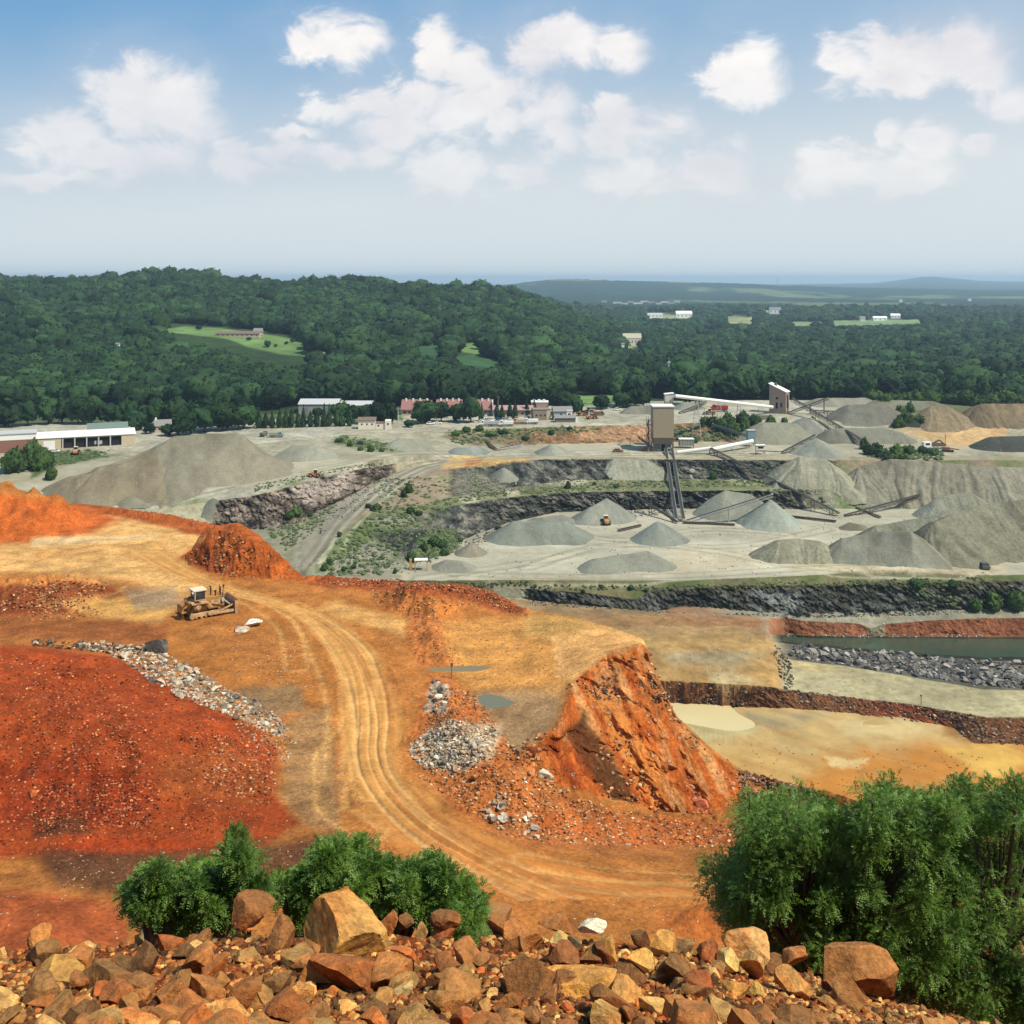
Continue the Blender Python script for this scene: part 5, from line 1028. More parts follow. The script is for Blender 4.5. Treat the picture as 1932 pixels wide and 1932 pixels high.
def conveyor(p0, p1, label, w=1.6, truss=True, cover=None, legs=(.35, .7), foot=None, cat='conveyor', name='conveyor', th=1.3, mat=None, group=None, twin=0):
    p0 = Vector(p0); p1 = Vector(p1); r = empty(name, p0); tag(r, label, cat, group); d = p1-p0; L = d.length; dn = d.normalized(); sd = dn.cross(Vector((0, 0, 1))).normalized(); up = sd.cross(dn)
    mat = mat or steel
    offs = [0] if not twin else [-twin/2, twin/2]
    b = MB(); t = MB()
    for of in offs:
        o_ = sd*of
        b.beam(o_+up*.25, d+o_+up*.25, w*.8, .18)
        for s_ in (-1, 1):
            e = o_+sd*(s_*w/2)
            t.beam(e, e+d, .22)
            if truss:
                t.beam(e-up*th, e+d-up*th, .2); n = max(3, int(L/3.2))
                for i in range(n):
                    a = d*(i/n); c = d*((i+1)/n); t.beam(e+a, e+c-up*th, .13) if i % 2 else t.beam(e+a-up*th, e+c, .13)
                    t.beam(e+a, e+a-up*th, .12)
            else: t.beam(e-up*.3, e+d-up*.3, .25)
    b.build('belt', belt, r); t.build('frame', mat, r)
    if cover:
        c = MB()
        for of in offs:
            c.add([sd*of+d*k+sd*x*w*.56+up*z for k in (0, 1) for x, z in ((-1, .3), (-1, 1.1), (-.5, 1.6), (.5, 1.6), (1, 1.1), (1, .3))], [(0, 1, 7, 6), (1, 2, 8, 7), (2, 3, 9, 8), (3, 4, 10, 9), (4, 5, 11, 10), (0, 5, 4, 3, 2, 1), (6, 7, 8, 9, 10, 11)])
        c.build('hood', cover, r)
    for f in legs:
        q = p0+d*f; g = max(C.gz(q.x, q.y), -200) if foot is None else foot; h = q.z-g
        if h > 1.2:
            m = MB(); wd = (w/2+(twin/2))
            for s_ in (-1, 1): m.beam(q-p0+sd*s_*wd-up*.3, q-p0+sd*s_*(wd+h*.10)-Vector((0, 0, h+.5)), .28)
            n = int(h/4)
            for i in range(1, n+1):
                zz = h*i/(n+1); m.beam(q-p0-sd*(wd+zz*.1)-Vector((0, 0, zz)), q-p0+sd*(wd+zz*.1)-Vector((0, 0, zz)), .16)
            m.build('leg', mat, r)
    m = MB(); m.tube([-sd*w*.45, sd*w*.45], .45, 10); m.build('pulley', mat, r)
    m = MB(); m.tube([d-sd*w*.45, d+sd*w*.45], .45, 10); m.build('pulley', mat, r)
    return r
def grd(px, py): h = C.hit(px, py); return h
# tall tan plant building with a recessed steel base
g = grd(1252, 853); q = g.y/F; r = empty('crusher_tower', g, 0); tag(r, 'tall tan clad plant building on a recessed steel base tinted with overhang shade, with a white roof', 'plant building')
w2 = 19.5*q; H = 85*q; hb = 27*q; dp = 11
MB().box(-w2, w2, 0, dp, hb, H).build('cladding', tan, r); m = MB(); m.add([(-w2, 0, hb), (w2, 0, hb), (w2, dp, hb), (-w2, dp, hb), (-w2*.86, 1.2, hb-3.8), (w2*.86, 1.2, hb-3.8), (w2*.86, dp-1, hb-3.8), (-w2*.86, dp-1, hb-3.8)], [(0, 1, 5, 4), (1, 2, 6, 5), (2, 3, 7, 6), (3, 0, 4, 7)]); m.build('hopper', M_plain('brown_panel', (.20, .155, .10), .8), r)
MB().box(-w2-.4, w2+.4, -.4, dp+.4, H, H+.5).build('roof', white, r)
MB().box(-w2*.8, w2*.8, 2.2, dp-1.5, 0, hb-3.2).build('base_panel', bluesteel_shade, r)  # blue grey here puts the overhang's shade into the panel colour
m = MB(); m.box(-.9, .9, 1.9, 2.15, .2, hb-3.5); m.build('door', darkin, r)
for sx in (-.92, -.3, .3, .92):
    for y in (1.0, dp-1): MB().box(sx*w2-.25, sx*w2+.25, y-.25, y+.25, -.8, hb-3.4).build('leg', steel, r)
m = MB()
for i in range(6):
    z0 = i*H/8.5; z1 = (i+1)*H/8.5; m.beam((-w2-2.4, 1+(i % 2)*4, z0), (-w2-2.4, 5-(i % 2)*4, z1), 1.0, .2); m.box(-w2-3, -w2, (5 if i % 2 == 0 else 0), (6.2 if i % 2 == 0 else 1.2), z1-.1, z1+.08)
for y in (0, 6.2):
    m.beam((-w2-3, y, -.5), (-w2-3, y, H*.75), .2); m.beam((-w2-1.8, y, -.5), (-w2-1.8, y, H*.75), .2)
m.build('staircase', steel, r)
m = MB(); m.box(-w2-7, -w2, 2, 5, .0, 2.6); m.beam((-w2-8, 3, 8), (-w2, 3, 2), 1.2); m.build('side_chute', steel, r)
g2 = at(1263, 768, g.y+16); gg = C.gz(g2.x, g2.y); r = empty('transfer_hut', (g2.x, g2.y, gg)); tag(r, 'small pale metal hut on rusty legs rising behind the tall plant building', 'hut'); z1 = g2.z-gg+(768-758)*q; z2 = g2.z-gg+(768-744)*q; w3 = 8.2*q
MB().box(-w3, w3, 0, 5, z1, z2).build('wall', M_plain('pale_metal', (.50, .46, .40), .6), r); MB().add([(-w3-.3, -.3, z2), (w3+.3, -.3, z2+.6), (w3+.3, 5.3, z2+.6), (-w3-.3, 5.3, z2), (-w3-.3, -.3, z2+.3), (w3+.3, -.3, z2+.9), (w3+.3, 5.3, z2+.9), (-w3-.3, 5.3, z2+.3)], [(0, 1, 2, 3), (4, 7, 6, 5), (0, 4, 5, 1), (1, 5, 6, 2), (2, 6, 7, 3), (3, 7, 4, 0)]).build('roof', white, r)
for sx in (-1, -.33, .33, 1):
    for y in (.2, 4.8): MB().box(sx*(w3-.2)-.2, sx*(w3-.2)+.2, y-.2, y+.2, -.5, z1).build('leg', rusty, r)
m = MB(); m.beam((-w3, .2, z1-6), (w3, .2, z1-.5), .2); m.beam((w3, .2, z1-6), (-w3, .2, z1-.5), .2); m.build('brace', rusty, r)
# slanted tower
g = grd(1474, 779); q = g.y/F; r = empty('screen_tower', g, R(-32)); tag(r, 'slanted roof tower with a pinkish right side, joined by the long covered conveyor', 'plant building')
wx = 11.; wy = 7.; ha = 54*q; hb_ = 40*q
m = MB(); m.add([(-wx*.62, -wy*.5, -1), (wx*.38, -wy*.5, -1), (wx*.38, wy*.5, -1), (-wx*.62, wy*.5, -1), (-wx*.62, -wy*.5, ha), (wx*.38, -wy*.5, hb_), (wx*.38, wy*.5, hb_), (-wx*.62, wy*.5, ha)], [(0, 1, 5, 4), (1, 2, 6, 5), (2, 3, 7, 6), (3, 0, 4, 7), (4, 5, 6, 7)]); m.build('cladding', tanp, r)
m = MB(); e = .5; m.add([(-wx*.62-e, -wy*.5-e, ha+.3), (wx*.38+e, -wy*.5-e, hb_-.1), (wx*.38+e, wy*.5+e, hb_-.1), (-wx*.62-e, wy*.5+e, ha+.3), (-wx*.62-e, -wy*.5-e, ha+.7), (wx*.38+e, -wy*.5-e, hb_+.3), (wx*.38+e, wy*.5+e, hb_+.3), (-wx*.62-e, wy*.5+e, ha+.7)], [(0, 1, 2, 3), (4, 7, 6, 5), (0, 4, 5, 1), (1, 5, 6, 2), (2, 6, 7, 3), (3, 7, 4, 0)]); m.build('roof', white, r)
for x, z, h_, w_ in ((-2.6, 3, 4, 1.4), (.6, 4, 3, 1.0), (-2.5, 9, 1.4, 1.6)): MB().box(x, x+w_, -wy*.5-.06, -wy*.5+.2, z, z+h_).build('window', darkin, r)
MB().box(wx*.38-.1, wx*.38+.08, -2, 1.6, 3.5, 12).build('opening', darkin, r); MB().box(-4.3, -3, -.8, .8, ha-1.6, ha+1.2).build('roof_hatch', steel, r)
T2 = g
# conveyors
tg = grd(1252, 853)
conveyor(at(1273, 749, tg.y+14), at(1459, 770, T2.y), 'long pale covered conveyor running from the small hut to the slanted tower', 1.6, False, white, (.2, .42, .62, .85), mat=steell)
e1 = grd(1283, 985); s1_ = at(1262, 846, tg.y-1)
conveyor(s1_, e1+Vector((0, 0, 1.5)), 'twin belt conveyor dropping from the tall plant building to the pit floor', 1.5, True, None, (.25, .5, .75, .9), twin=3.4, mat=M_plain('conveyor_steel', (.26, .25, .22), .6, .2))
a_ = grd(1452, 1003); conveyor(e1+Vector((2.5, -1, .8)), at(1457, 932, a_.y+15), 'slender stacker conveyor rising right from the foot of the twin belt', 1.5, True, None, (.5,), mat=steell)
e2 = grd(1582, 974); conveyor(at(1342, 846, 584), e2+Vector((0, 0, 1.6)), 'longest dark conveyor slanting from the upper yard down to the right', 1.9, True, None, (.04, .18, .62, .82, .95), th=1.8)
conveyor(e2+Vector((3, -1, .8)), at(1762, 926, 540), 'thin grey stacker conveyor feeding the steep pale spoil cone', 1.4, True, None, (.28, .62), mat=steel)
conveyor(at(1278, 856, tg.y-6), at(1342, 848, 586), 'short white covered conveyor leaving the foot of the tall plant building', 1.5, False, white, (.4, .95), mat=steell)
conveyor(at(1344, 850, 586), at(1420, 834, 606), 'white covered conveyor climbing to the teal bin', 1.5, False, white, (.2, .5, .95), mat=steell)
conveyor(at(1345, 800, 640), at(1412, 822, 618), 'blue grey conveyor running down past the green shrubs to the teal bin', 1.4, True, None, (.5,), mat=bluesteel_shade, th=.9)
conveyor(at(1496, 752, T2.y-2), at(1640, 838, 610), 'long steep dark conveyor crossing in front of the dark grey heap', 1.9, True, None, (.35, .62), th=1.8)
conveyor(at(1488, 778, T2.y-4), at(1562, 750, T2.y-6), 'dark conveyor rising from the slanted tower towards the trees', 1.6, True, None, (.55, .9))
conveyor(at(1530, 774, T2.y-10), at(1592, 777, T2.y-14), 'level dark conveyor on braced legs right of the slanted tower', 1.5, True, None, (.5, .9))
conveyor(at(1533, 786, T2.y-20), at(1558, 814, T2.y-50), 'short dark chute conveyor below the conveyor crossing', 1.3, False, None, (.6,))
conveyor(grd(1476, 856)+Vector((0, 0, 1)), at(1537, 821, 600), 'small upper stacker conveyor leaning over the pale grey cone', 1.3, True, None, (.35,))
conveyor(grd(1282, 781)+Vector((0, 0, 1)), at(1332, 758, 715), 'thin conveyor standing behind the tall plant building', 1.1, True, None, (.6,))
conveyor(grd(1290, 988)+Vector((0, 0, .7)), grd(1385, 992)+Vector((0, 0, .7)), 'low conveyor lying along the pit floor under the stacker', 1.1, False, None, ())
conveyor(grd(1485, 976)+Vector((0, 0, .8)), grd(1576, 986)+Vector((0, 0, .8)), 'low dark conveyor on the pit floor joining the longest one', 1.2, False, None, ())
conveyor(grd(1660, 978)+Vector((0, 0, .8)), at(1612, 958, 531)+Vector((0, 0, .5)), 'short conveyor beside the foot of the grey stacker', 1.2, True, None, ())
conveyor(grd(1168, 1003)+Vector((0, 0, .8)), grd(1208, 994)+Vector((0, 0, .8)), 'short low conveyor left of the grey cone on the pit floor', 1.2, False, None, ())
conveyor(grd(1195, 952)+Vector((0, 0, 5)), grd(1278, 988)+Vector((0, 0, 1)), 'narrow conveyor coming in from the left to the foot of the twin belt', 1.0, False, None, (.1, .4))
conveyor(at(903, 822, 625), grd(936, 850)+Vector((0, 0, 1)), 'idle rusty truss conveyor leaning down to the upper road', 1.2, True, None, (.1,), mat=rusty)
conveyor(grd(940, 850)+Vector((0, 0, 1)), at(985, 838, 606), 'idle pale truss conveyor next to the rusty one', 1.2, True, None, (.9,), mat=steell)
conveyor(at(1430, 851, 596), at(1474, 853, 594), 'level platform conveyor on short legs beside the control cabin', 1.6, False, None, (.1, .5, .95), mat=rusty)
g = grd(1428, 858); r = empty('control_cabin', g); tag(r, 'white control cabin on stilts under the covered conveyor', 'cabin'); MB().box(-.2, 4.6, 0, 3, 2.4, 5).build('wall', cream, r); MB().box(-.5, 4.9, -.3, 3.3, 5, 5.25).build('roof', white, r); MB().box(.6, 3.6, -.06, .1, 3.4, 4.5).build('window', glass, r)
for x in (0, 4.4):
    for y in (.1, 2.9): MB().box(x-.12, x+.12, y-.12, y+.12, -.5, 2.4).build('leg', steel, r)
g = at(1411, 836, 610); r = empty('bin', (g.x, g.y, C.gz(g.x, g.y))); tag(r, 'teal storage bin where the covered conveyor ends', 'bin'); hz_ = g.z-C.gz(g.x, g.y)+7
MB().box(0, 4.4, 0, 4.4, hz_-6.5, hz_).build('body', teal, r); MB().box(-.2, 4.6, -.2, 4.6, hz_, hz_+.25).build('lid', steell, r)
for x in (.2, 4.2):
    for y in (.2, 4.2): MB().box(x-.15, x+.15, y-.15, y+.15, -.6, hz_-6.4).build('leg', steel, r)
g = grd(1283, 847); r = empty('hopper', g); tag(r, 'grey ribbed hopper with a white rim right of the tall plant building', 'hopper')
m = MB(); m.box(0, 8.2, 2, 6, 1.4, 5); 
for i in range(6): m.box(.3+i*1.5, .5+i*1.5, 1.8, 2, 1.4, 5)
m.build('body', M_plain('grey_green_metal', (.24, .25, .21), .7), r); MB().box(-.2, 8.4, 1.7, 6.2, 5, 5.4).build('rim', white, r)
for x in (.3, 7.9): MB().box(x-.2, x+.2, 2.2, 2.6, -.4, 1.4).build('leg', steel, r); 
g = grd(1428, 792); r = empty('shipping_container', g); tag(r, 'olive container beside the base of the slanted tower', 'container'); MB().box(0, 9.5, 0, 2.6, .1, 2.7).build('body', M_stripe('olive_ribs', (.16, .17, .10), (.2, .2, .13), 'X', .5), r); m = MB(); m.box(9.5, 9.56, .2, 2.4, .3, 2.5); m.build('door', steel, r)
# mast, poles
def lattice(px, py, hpx, Y, w, label, mat, name='radio_mast', cat='mast'):
    X = (px-CX)/F*Y; z = gz(X, Y); r = empty(name, (X, Y, z)); tag(r, label, cat); H = -(py-hpx-HY)/F*Y-z; m = MB(); n = max(4, int(H/3)); c = [(-1, -1), (1, -1), (1, 1), (-1, 1)]
    W_ = lambda t: w*(1-.75*t)/2
    for i in range(4): m.beam((c[i][0]*W_(0), c[i][1]*W_(0), -1), (c[i][0]*W_(1), c[i][1]*W_(1), H), .22)
    for k in range(n):
        t0, t1 = k/n, (k+1)/n
        for i in range(4):
            j = (i+1) % 4; m.beam((c[i][0]*W_(t0), c[i][1]*W_(t0), H*t0), (c[j][0]*W_(t1), c[j][1]*W_(t1), H*t1), .14)
    m.build('frame', mat, r); m = MB(); m.box(-w*.35, w*.35, -w*.3, w*.3, H, H+1.2); m.tube([(0, 0, H+1), (0, 0, H+5)], .12, 6); m.build('antenna', mat, r)
lattice(1262, 745, 60, 900, 3.4, 'lattice mast rising from the trees above the small hut', M_plain('pale_lattice', (.5, .52, .48), .6))
lattice(1466, 560, 34, 8400, 14, 'thin mast on the far blue horizon', steel)
def pole(px, py, hpx, label, mat=wood, arm=True, thick=.28):
    g = grd(px, py); r = empty('utility_pole', g); tag(r, label, 'pole'); H = hpx*g.y/F; m = MB(); m.tube([(0, 0, -.5), (0, 0, H)], [thick, thick*.6], 8); m.build('post', mat, r)
    if arm: m = MB(); m.box(-1.4, 1.4, -.08, .08, H-1.3, H-1.1); m.build('crossarm', mat, r)
pole(751, 806, 38, 'tall pale pole between the scale house and the red roofed building', steell, True, .3); pole(782, 790, 30, 'wooden pole in front of the red roofed building'); pole(1189, 844, 20, 'thin mast standing on the upper yard left of the tall plant building', steel, False, .15)
pole(940, 772, 26, 'wooden pole left of the dark conifers'); pole(496, 778, 22, 'wooden pole behind the conifer row'); pole(233, 812, 14, 'thin pole behind the long garage'); pole(1329, 792, 22, 'thin post under the middle of the long covered conveyor', steel, False, .15)
# ------------------------------------------------------------------ buildings
def gable(r, x0, x1, y0, y1, z0, z1, rh, wallm, roofm, axis='x', eave=.5, part=True):
    MB().box(x0, x1, y0, y1, z0, z1).build('wall', wallm, r); m = MB()
    if axis == 'x':
        ym = (y0+y1)/2; prof = [(y0-eave, z1-.1), (ym, z1+rh), (y1+eave, z1-.1), (y1+eave, z1+.15), (ym, z1+rh+.3), (y0-eave, z1+.15)]; m.prism(prof, 'x', x0-eave, x1+eave); MB().prism([(y0, z1), (ym, z1+rh), (y1, z1)], 'x', x0+.02, x1-.02).build('gable', wallm, r)
    else:
        xm = (x0+x1)/2; prof = [(x0-eave, z1-.1), (xm, z1+rh), (x1+eave, z1-.1), (x1+eave, z1+.15), (xm, z1+rh+.3), (x0-eave, z1+.15)]; m.prism(prof, 'y', y0-eave, y1+eave); MB().prism([(x0, z1), (xm, z1+rh), (x1, z1)], 'y', y0+.02, y1-.02).build('gable', wallm, r)
    return m.build('roof', roofm, r)
def win(r, x, z, w, h, y=-.04, name='window', mat=None): return MB().box(x, x+w, y, y+.12, z, z+h).build(name, mat or glass, r)
def thing(name, px, py, rz, label, cat, grdf=None):
    g = (grdf or hit)(px, py); r = empty(name, g, rz); tag(r, label, cat); return r, g.y/F
def span(pa, pb_):
    a = grd(*pa); b = grd(*pb_); d = b-a; return a, math.atan2(d.y, d.x), math.hypot(d.x, d.y)
# long garage
a, rz, L = span((70, 850), (246, 839)); L = max(L, 48); r = empty('garage_building', a, rz); tag(r, 'long tan garage with a row of dark open bays behind the largest heap', 'garage'); h = 6.6
MB().box(0, L, 3, 14, -1, h).build('wall', tanw, r)
m = MB(); m.add([(-.5, -.4, h-.6), (L+.6, -.4, h-.6), (L+.6, 15, h+.7), (-.5, 15, h+.7), (-.5, -.4, h-.3), (L+.6, -.4, h-.3), (L+.6, 15, h+1.0), (-.5, 15, h+1.0)], [(0, 1, 2, 3), (4, 7, 6, 5), (0, 4, 5, 1), (1, 5, 6, 2), (2, 6, 7, 3), (3, 7, 4, 0)]); m.build('roof', white, r)
MB().box(0, L, 0, 3.1, 5.4, h-.55).build('fascia', M_plain('grey_tan_fascia', (.34, .30, .22), .8), r); MB().box(0, L*.24, .0, 3.0, -1, 5.4).build('front_panel', tanw, r)
MB().box(L*.062, L*.178, -.12, .0, 0, 4.6).build('door', white, r); MB().box(L*.015, L*.045, -.1, .0, 0, 2.4).build('door', darkin, r)
for i in range(5):
    x = L*(.25+i*.122); MB().box(x+.7, x+L*.122-.2, 1.3, 1.6, 0, 5.0).build('bay_opening', darkin, r); MB().box(x, x+.6, -.1, .5, -1, 5.4).build('pillar', conc, r)
MB().box(L*.86, L, .0, 3.0, -1, 5.4).build('front_panel', tanw, r)
m = MB(); m.box(L*.58, L*.66, 1.15, 1.25, 1.4, 3.4); m.build('panel', M_plain('pale_panel', (.35, .35, .35), .5), r)
a2 = a-Vector((13*math.cos(rz), 13*math.sin(rz), 0)); r = empty('brick_annex', a2, rz); tag(r, 'brick building with a white upper wall at the left edge next to the garage', 'building'); MB().box(-16, 12.6, -1, 12, -1, 6.2).build('wall', brick, r); MB().box(-16.1, 12.7, -1.1, 12, 6.2, 9.2).build('upper_wall', white, r); MB().box(-16.4, 12.9, -1.5, 12.3, 9.2, 9.6).build('roof', roofg, r); win(r, 7, 1.5, 2, 1.6, -1.06)
g = at(166, 812, a.y+34); r = empty('green_roofed_shed', (g.x, g.y, C.gz(g.x, g.y)), rz); tag(r, 'building with a long green metal roof behind the garage', 'building'); gable(r, 0, 20.5, 0, 12, 0, g.z-C.gz(g.x, g.y)+.5, 2.4, beige, roofgn)
r, q = thing('house', 292, 816, .35, 'small house with a grey roof and pale chimney beside the round tree', 'house'); gable(r, 0, 9, 0, 8, 0, 3.4, 3.2, beige, shingle); MB().box(.2, 1.2, 3.5, 4.5, 5, 8).build('chimney', white, r); win(r, 2, 1.2, 1, 1.2); win(r, 6, 1.2, 1, 1.2)
a, rz, L = span((563, 781), (662, 781)); r = empty('warehouse', a, .0); tag(r, 'large grey metal warehouse with a pale roof in front of the wood', 'warehouse'); gable(r, 0, 27, 0, 20, -1, 6.6, 2.6, M_stripe('grey_wall', (.26, .26, .24), (.3, .3, .28), 'X', 1.), roofg); 
for i in range(3): MB().box(3+i*8, 7+i*8, -.12, .02, 0, 4.5).build('door', M_plain('grey_door', (.18, .18, .18), .6), r)
r = empty('warehouse_wing', a+Vector((28.5, 2, 0)), .0); tag(r, 'lower grey wing standing right of the large warehouse', 'warehouse'); gable(r, 0, 22, 0, 16, -1, 5.6, 2.2, M_stripe('grey_wall_b', (.2, .2, .18), (.24, .24, .22), 'X', 1.), roofg); win(r, 3, 2, 3, 2); win(r, 10, 2, 3, 2)
for x0, w_, lab in ((757, 56, 'left length of the long red roofed building'), (823, 48, 'middle length of the long red roofed building behind the trees'), (878, 50, 'right length of the long red roofed building with a white end wall')):
    g = grd(x0, 783); q = g.y/F; r = empty('red_roofed_building', g); tag(r, lab, 'building', 'long red roofed building in three lengths'); W_ = w_*q
    MB().box(0, W_, 0, 12, -1, 3.6).build('wall', beige, r); m = MB(); m.prism([(-1, 3.5), (8, 9.2), (13, 3.5)], 'x', -.4, W_+.2); m.build('roof', roofr, r)
    for i in range(4): MB().box(2+i*W_/4.2, 3.1+i*W_/4.2, 6.5, 7.4, 7, 10).build('vent', white, r)
    for i in range(6): win(r, 1.5+i*W_/6.3, 1.0, 1.6, 1.6)
    if x0 == 878: MB().box(W_+.2, W_+.6, -1, 13, -1, 8.6).build('end_wall', white, r)
g = grd(930, 787); q = g.y/F; r = empty('long_low_building', g); tag(r, 'long low building with a pinkish roof behind the dark conifers', 'building'); MB().box(0, 76*q, 2, 12, -1, 4.4).build('wall', beige, r); MB().prism([(1, 4.3), (7, 6.8), (13, 4.3)], 'x', -.3, 76*q+.3).build('roof', M_plain('pink_roof', (.34, .21, .18), .8), r); [win(r, 2+i*4, 1.4, 1.6, 1.4, 1.95) for i in range(6)]
g = grd(1003, 782); q = g.y/F; r = empty('flat_roofed_building', g); tag(r, 'tan building with pale rooftop units behind the brown box shaped office', 'building'); MB().box(0, 32*q, 4, 14, -1, 7.2).build('wall', M_plain('rose_wall', (.42, .26, .20), .8), r); MB().box(-.2, 32*q+.2, 3.8, 14.2, 7.2, 7.6).build('roof', white, r); [MB().box(1+i*3.2, 2.6+i*3.2, 6, 8, 7.6, 9.0).build('roof_unit', white, r) for i in range(3)]
g = grd(1006, 793); q = g.y/F; r = empty('office', g, .12); tag(r, 'brown box shaped office left of the pale gabled house', 'office'); MB().box(0, 26*q, 0, 9, -1, 6.2).build('wall', M_plain('brown_wall', (.22, .17, .13), .8), r); MB().box(26*q, 33*q, 0, 9, -1, 6.4).build('end_wall', tanw, r); MB().box(-.2, 33*q+.2, -.2, 9.2, 6.4, 6.8).build('roof', M_plain('tar_roof', (.2, .17, .14), .9), r); [win(r, 1.5+i*2.6, 2.4, 1.2, 1.2) for i in range(3)]
g = grd(1045, 793); q = g.y/F; r = empty('gabled_house', g, .1); tag(r, 'pale gabled house with a white end wall beside the machine yard', 'house'); gable(r, 0, 35*q, 0, 8, -1, 5.4, 2.6, M_plain('grey_siding', (.36, .36, .34), .8), shingle); MB().box(24*q, 35*q+.1, -.3, -.02, -1, 6.4).build('white_front', white, r); win(r, 27*q, 3, 1.6, 1.3, -.42); win(r, 4, 3, 1.2, 1.2); win(r, 7.5, 3, 1.2, 1.2)
g = grd(1048, 797); q = g.y/F; r = empty('low_shed', g, .05); tag(r, 'low dark shed with a white end in front of the gabled house', 'shed'); gable(r, 0, 38*q, 0, 5, -1, 2.6, 1.3, M_plain('olive_wall', (.13, .13, .10), .8), shingle); MB().box(38*q+.03, 42*q, .2, 4.8, -1, 2.8).build('white_end', white, r)
g = grd(676, 810); q = g.y/F; r = empty('scale_house', g, .06); tag(r, 'cream two part scale house with small dark windows beside the conifer row', 'building'); gable(r, 0, 32*q, 0, 6, -1, 5.2, 1.4, cream, brownr); MB().box(32.5*q, 50*q, .5, 6, -1, 3.4).build('wall', cream, r); MB().box(32.4*q, 50*q, .3, 6.2, 3.4, 3.7).build('flat_roof', brownr, r); MB().box(50*q, 61*q, -.2, 6, -1, 5).build('side_wall', cream, r); [win(r, 1.6+i*3, 2.4, .9, 1.1) for i in range(3)]; win(r, 36*q, 1.5, 1, 1, .44); win(r, 54*q, 2.4, 1, 1.2, -.26)
# houses in the valley and on the hill
def far_house(px, py, w, h, label, wallm=white, roofm=shingle, nm='house', rot=0, nw=3):
    g = DS.hit(px, py); q = g.y/F; r = empty(nm, g, rot); tag(r, label, 'barn' if nm == 'barn' else 'house'); W_ = w*q; H_ = h*q*.62
    gable(r, -W_/2, W_/2, 0, max(W_*.35, H_*1.2), -3, H_, h*q*.4, wallm, roofm)
    for i in range(nw): win(r, -W_/2+W_*(i+.35)/nw, H_*.35, W_*.25/nw, H_*.35, -.1)
far_house(448, 636, 82, 10, 'long low house with a brown roof on the green hillside clearing', beige, brownr, 'hillside_house', nw=9)
far_house(486, 635, 16, 15, 'pale two storey block at the right end of the hillside house', M_plain('pink_stone', (.40, .33, .28), .8), shingle, 'house_wing', nw=2)
far_house(607, 674, 14, 9, 'small white house at the edge of the wood right of the big clearing', M_plain('bluish_white', (.5, .54, .6), .6), shingle)
far_house(1057, 686, 12, 12, 'white house among the trees below the ridge end'); far_house(1068, 652, 6, 14, 'narrow white building higher among the trees below the ridge end')
far_house(1193, 652, 34, 22, 'cream mansion in its own lawn among the valley trees', cream, M_plain('tan_roof', (.4, .36, .26), .8), nw=5)
far_house(1236, 600, 28, 9, 'long pale barn on the valley floor left of the white one', M_plain('barn_white', (.8, .8, .74), .5), roofg, 'barn', nw=4); far_house(1291, 600, 30, 13, 'bright white barn on the valley floor', M_plain('bright_white', (.85, .85, .82), .4), white, 'barn', nw=4)
far_house(1463, 592, 22, 12, 'white farmhouse beyond the tan field'); far_house(1661, 605, 26, 8, 'low white building in the long far field', M_plain('bw2', (.85, .85, .82), .4), white, 'barn'); far_house(1690, 601, 18, 9, 'white farm building behind the low one in the far field', M_plain('bw3', (.8, .8, .78), .4), white)
far_house(1628, 606, 10, 9, 'pale small house left of the low white building', cream); far_house(1362, 660, 14, 12, 'grey green house in the trees below the tan field', M_plain('sage', (.4, .46, .38), .7)); far_house(1563, 665, 12, 14, 'pale house in the trees left of the slanted tower line', M_plain('sage2', (.46, .5, .46), .7))
for k, x in enumerate([1140, 1165, 1178, 1190, 1204, 1216, 1229, 1243, 1255, 1267, 1278]):
    g = DS.hit(x, 572+(k*7 % 5)-2)
    if g is None: continue
    q = g.y/F; w_ = (8+(k*5) % 7)*q*.6; r = empty('town_house', g); tag(r, 'tiny pale building in the hazy town below the far blue ridge', 'building', 'buildings of the far town'); gable(r, -w_, w_, 0, w_, -6, 3.2*q*.6, 1.5*q*.6, white if k % 3 else beige, shingle)
for x, y in ((222, 680), (72, 655), (1530, 690), (1480, 655), (1600, 640), (1175, 672), (1215, 605), (1330, 585), (1700, 570), (1830, 568)):
    g = DS.hit(x, y); q = g.y/F; r = empty('house', g); tag(r, 'tiny pale house almost lost among the trees', 'house', 'houses lost among the valley trees'); gable(r, -3*q, 3*q, 0, 4*q, -2, 14+3*q if g.y < 2800 else 4*q, 1.5*q, white, shingle)
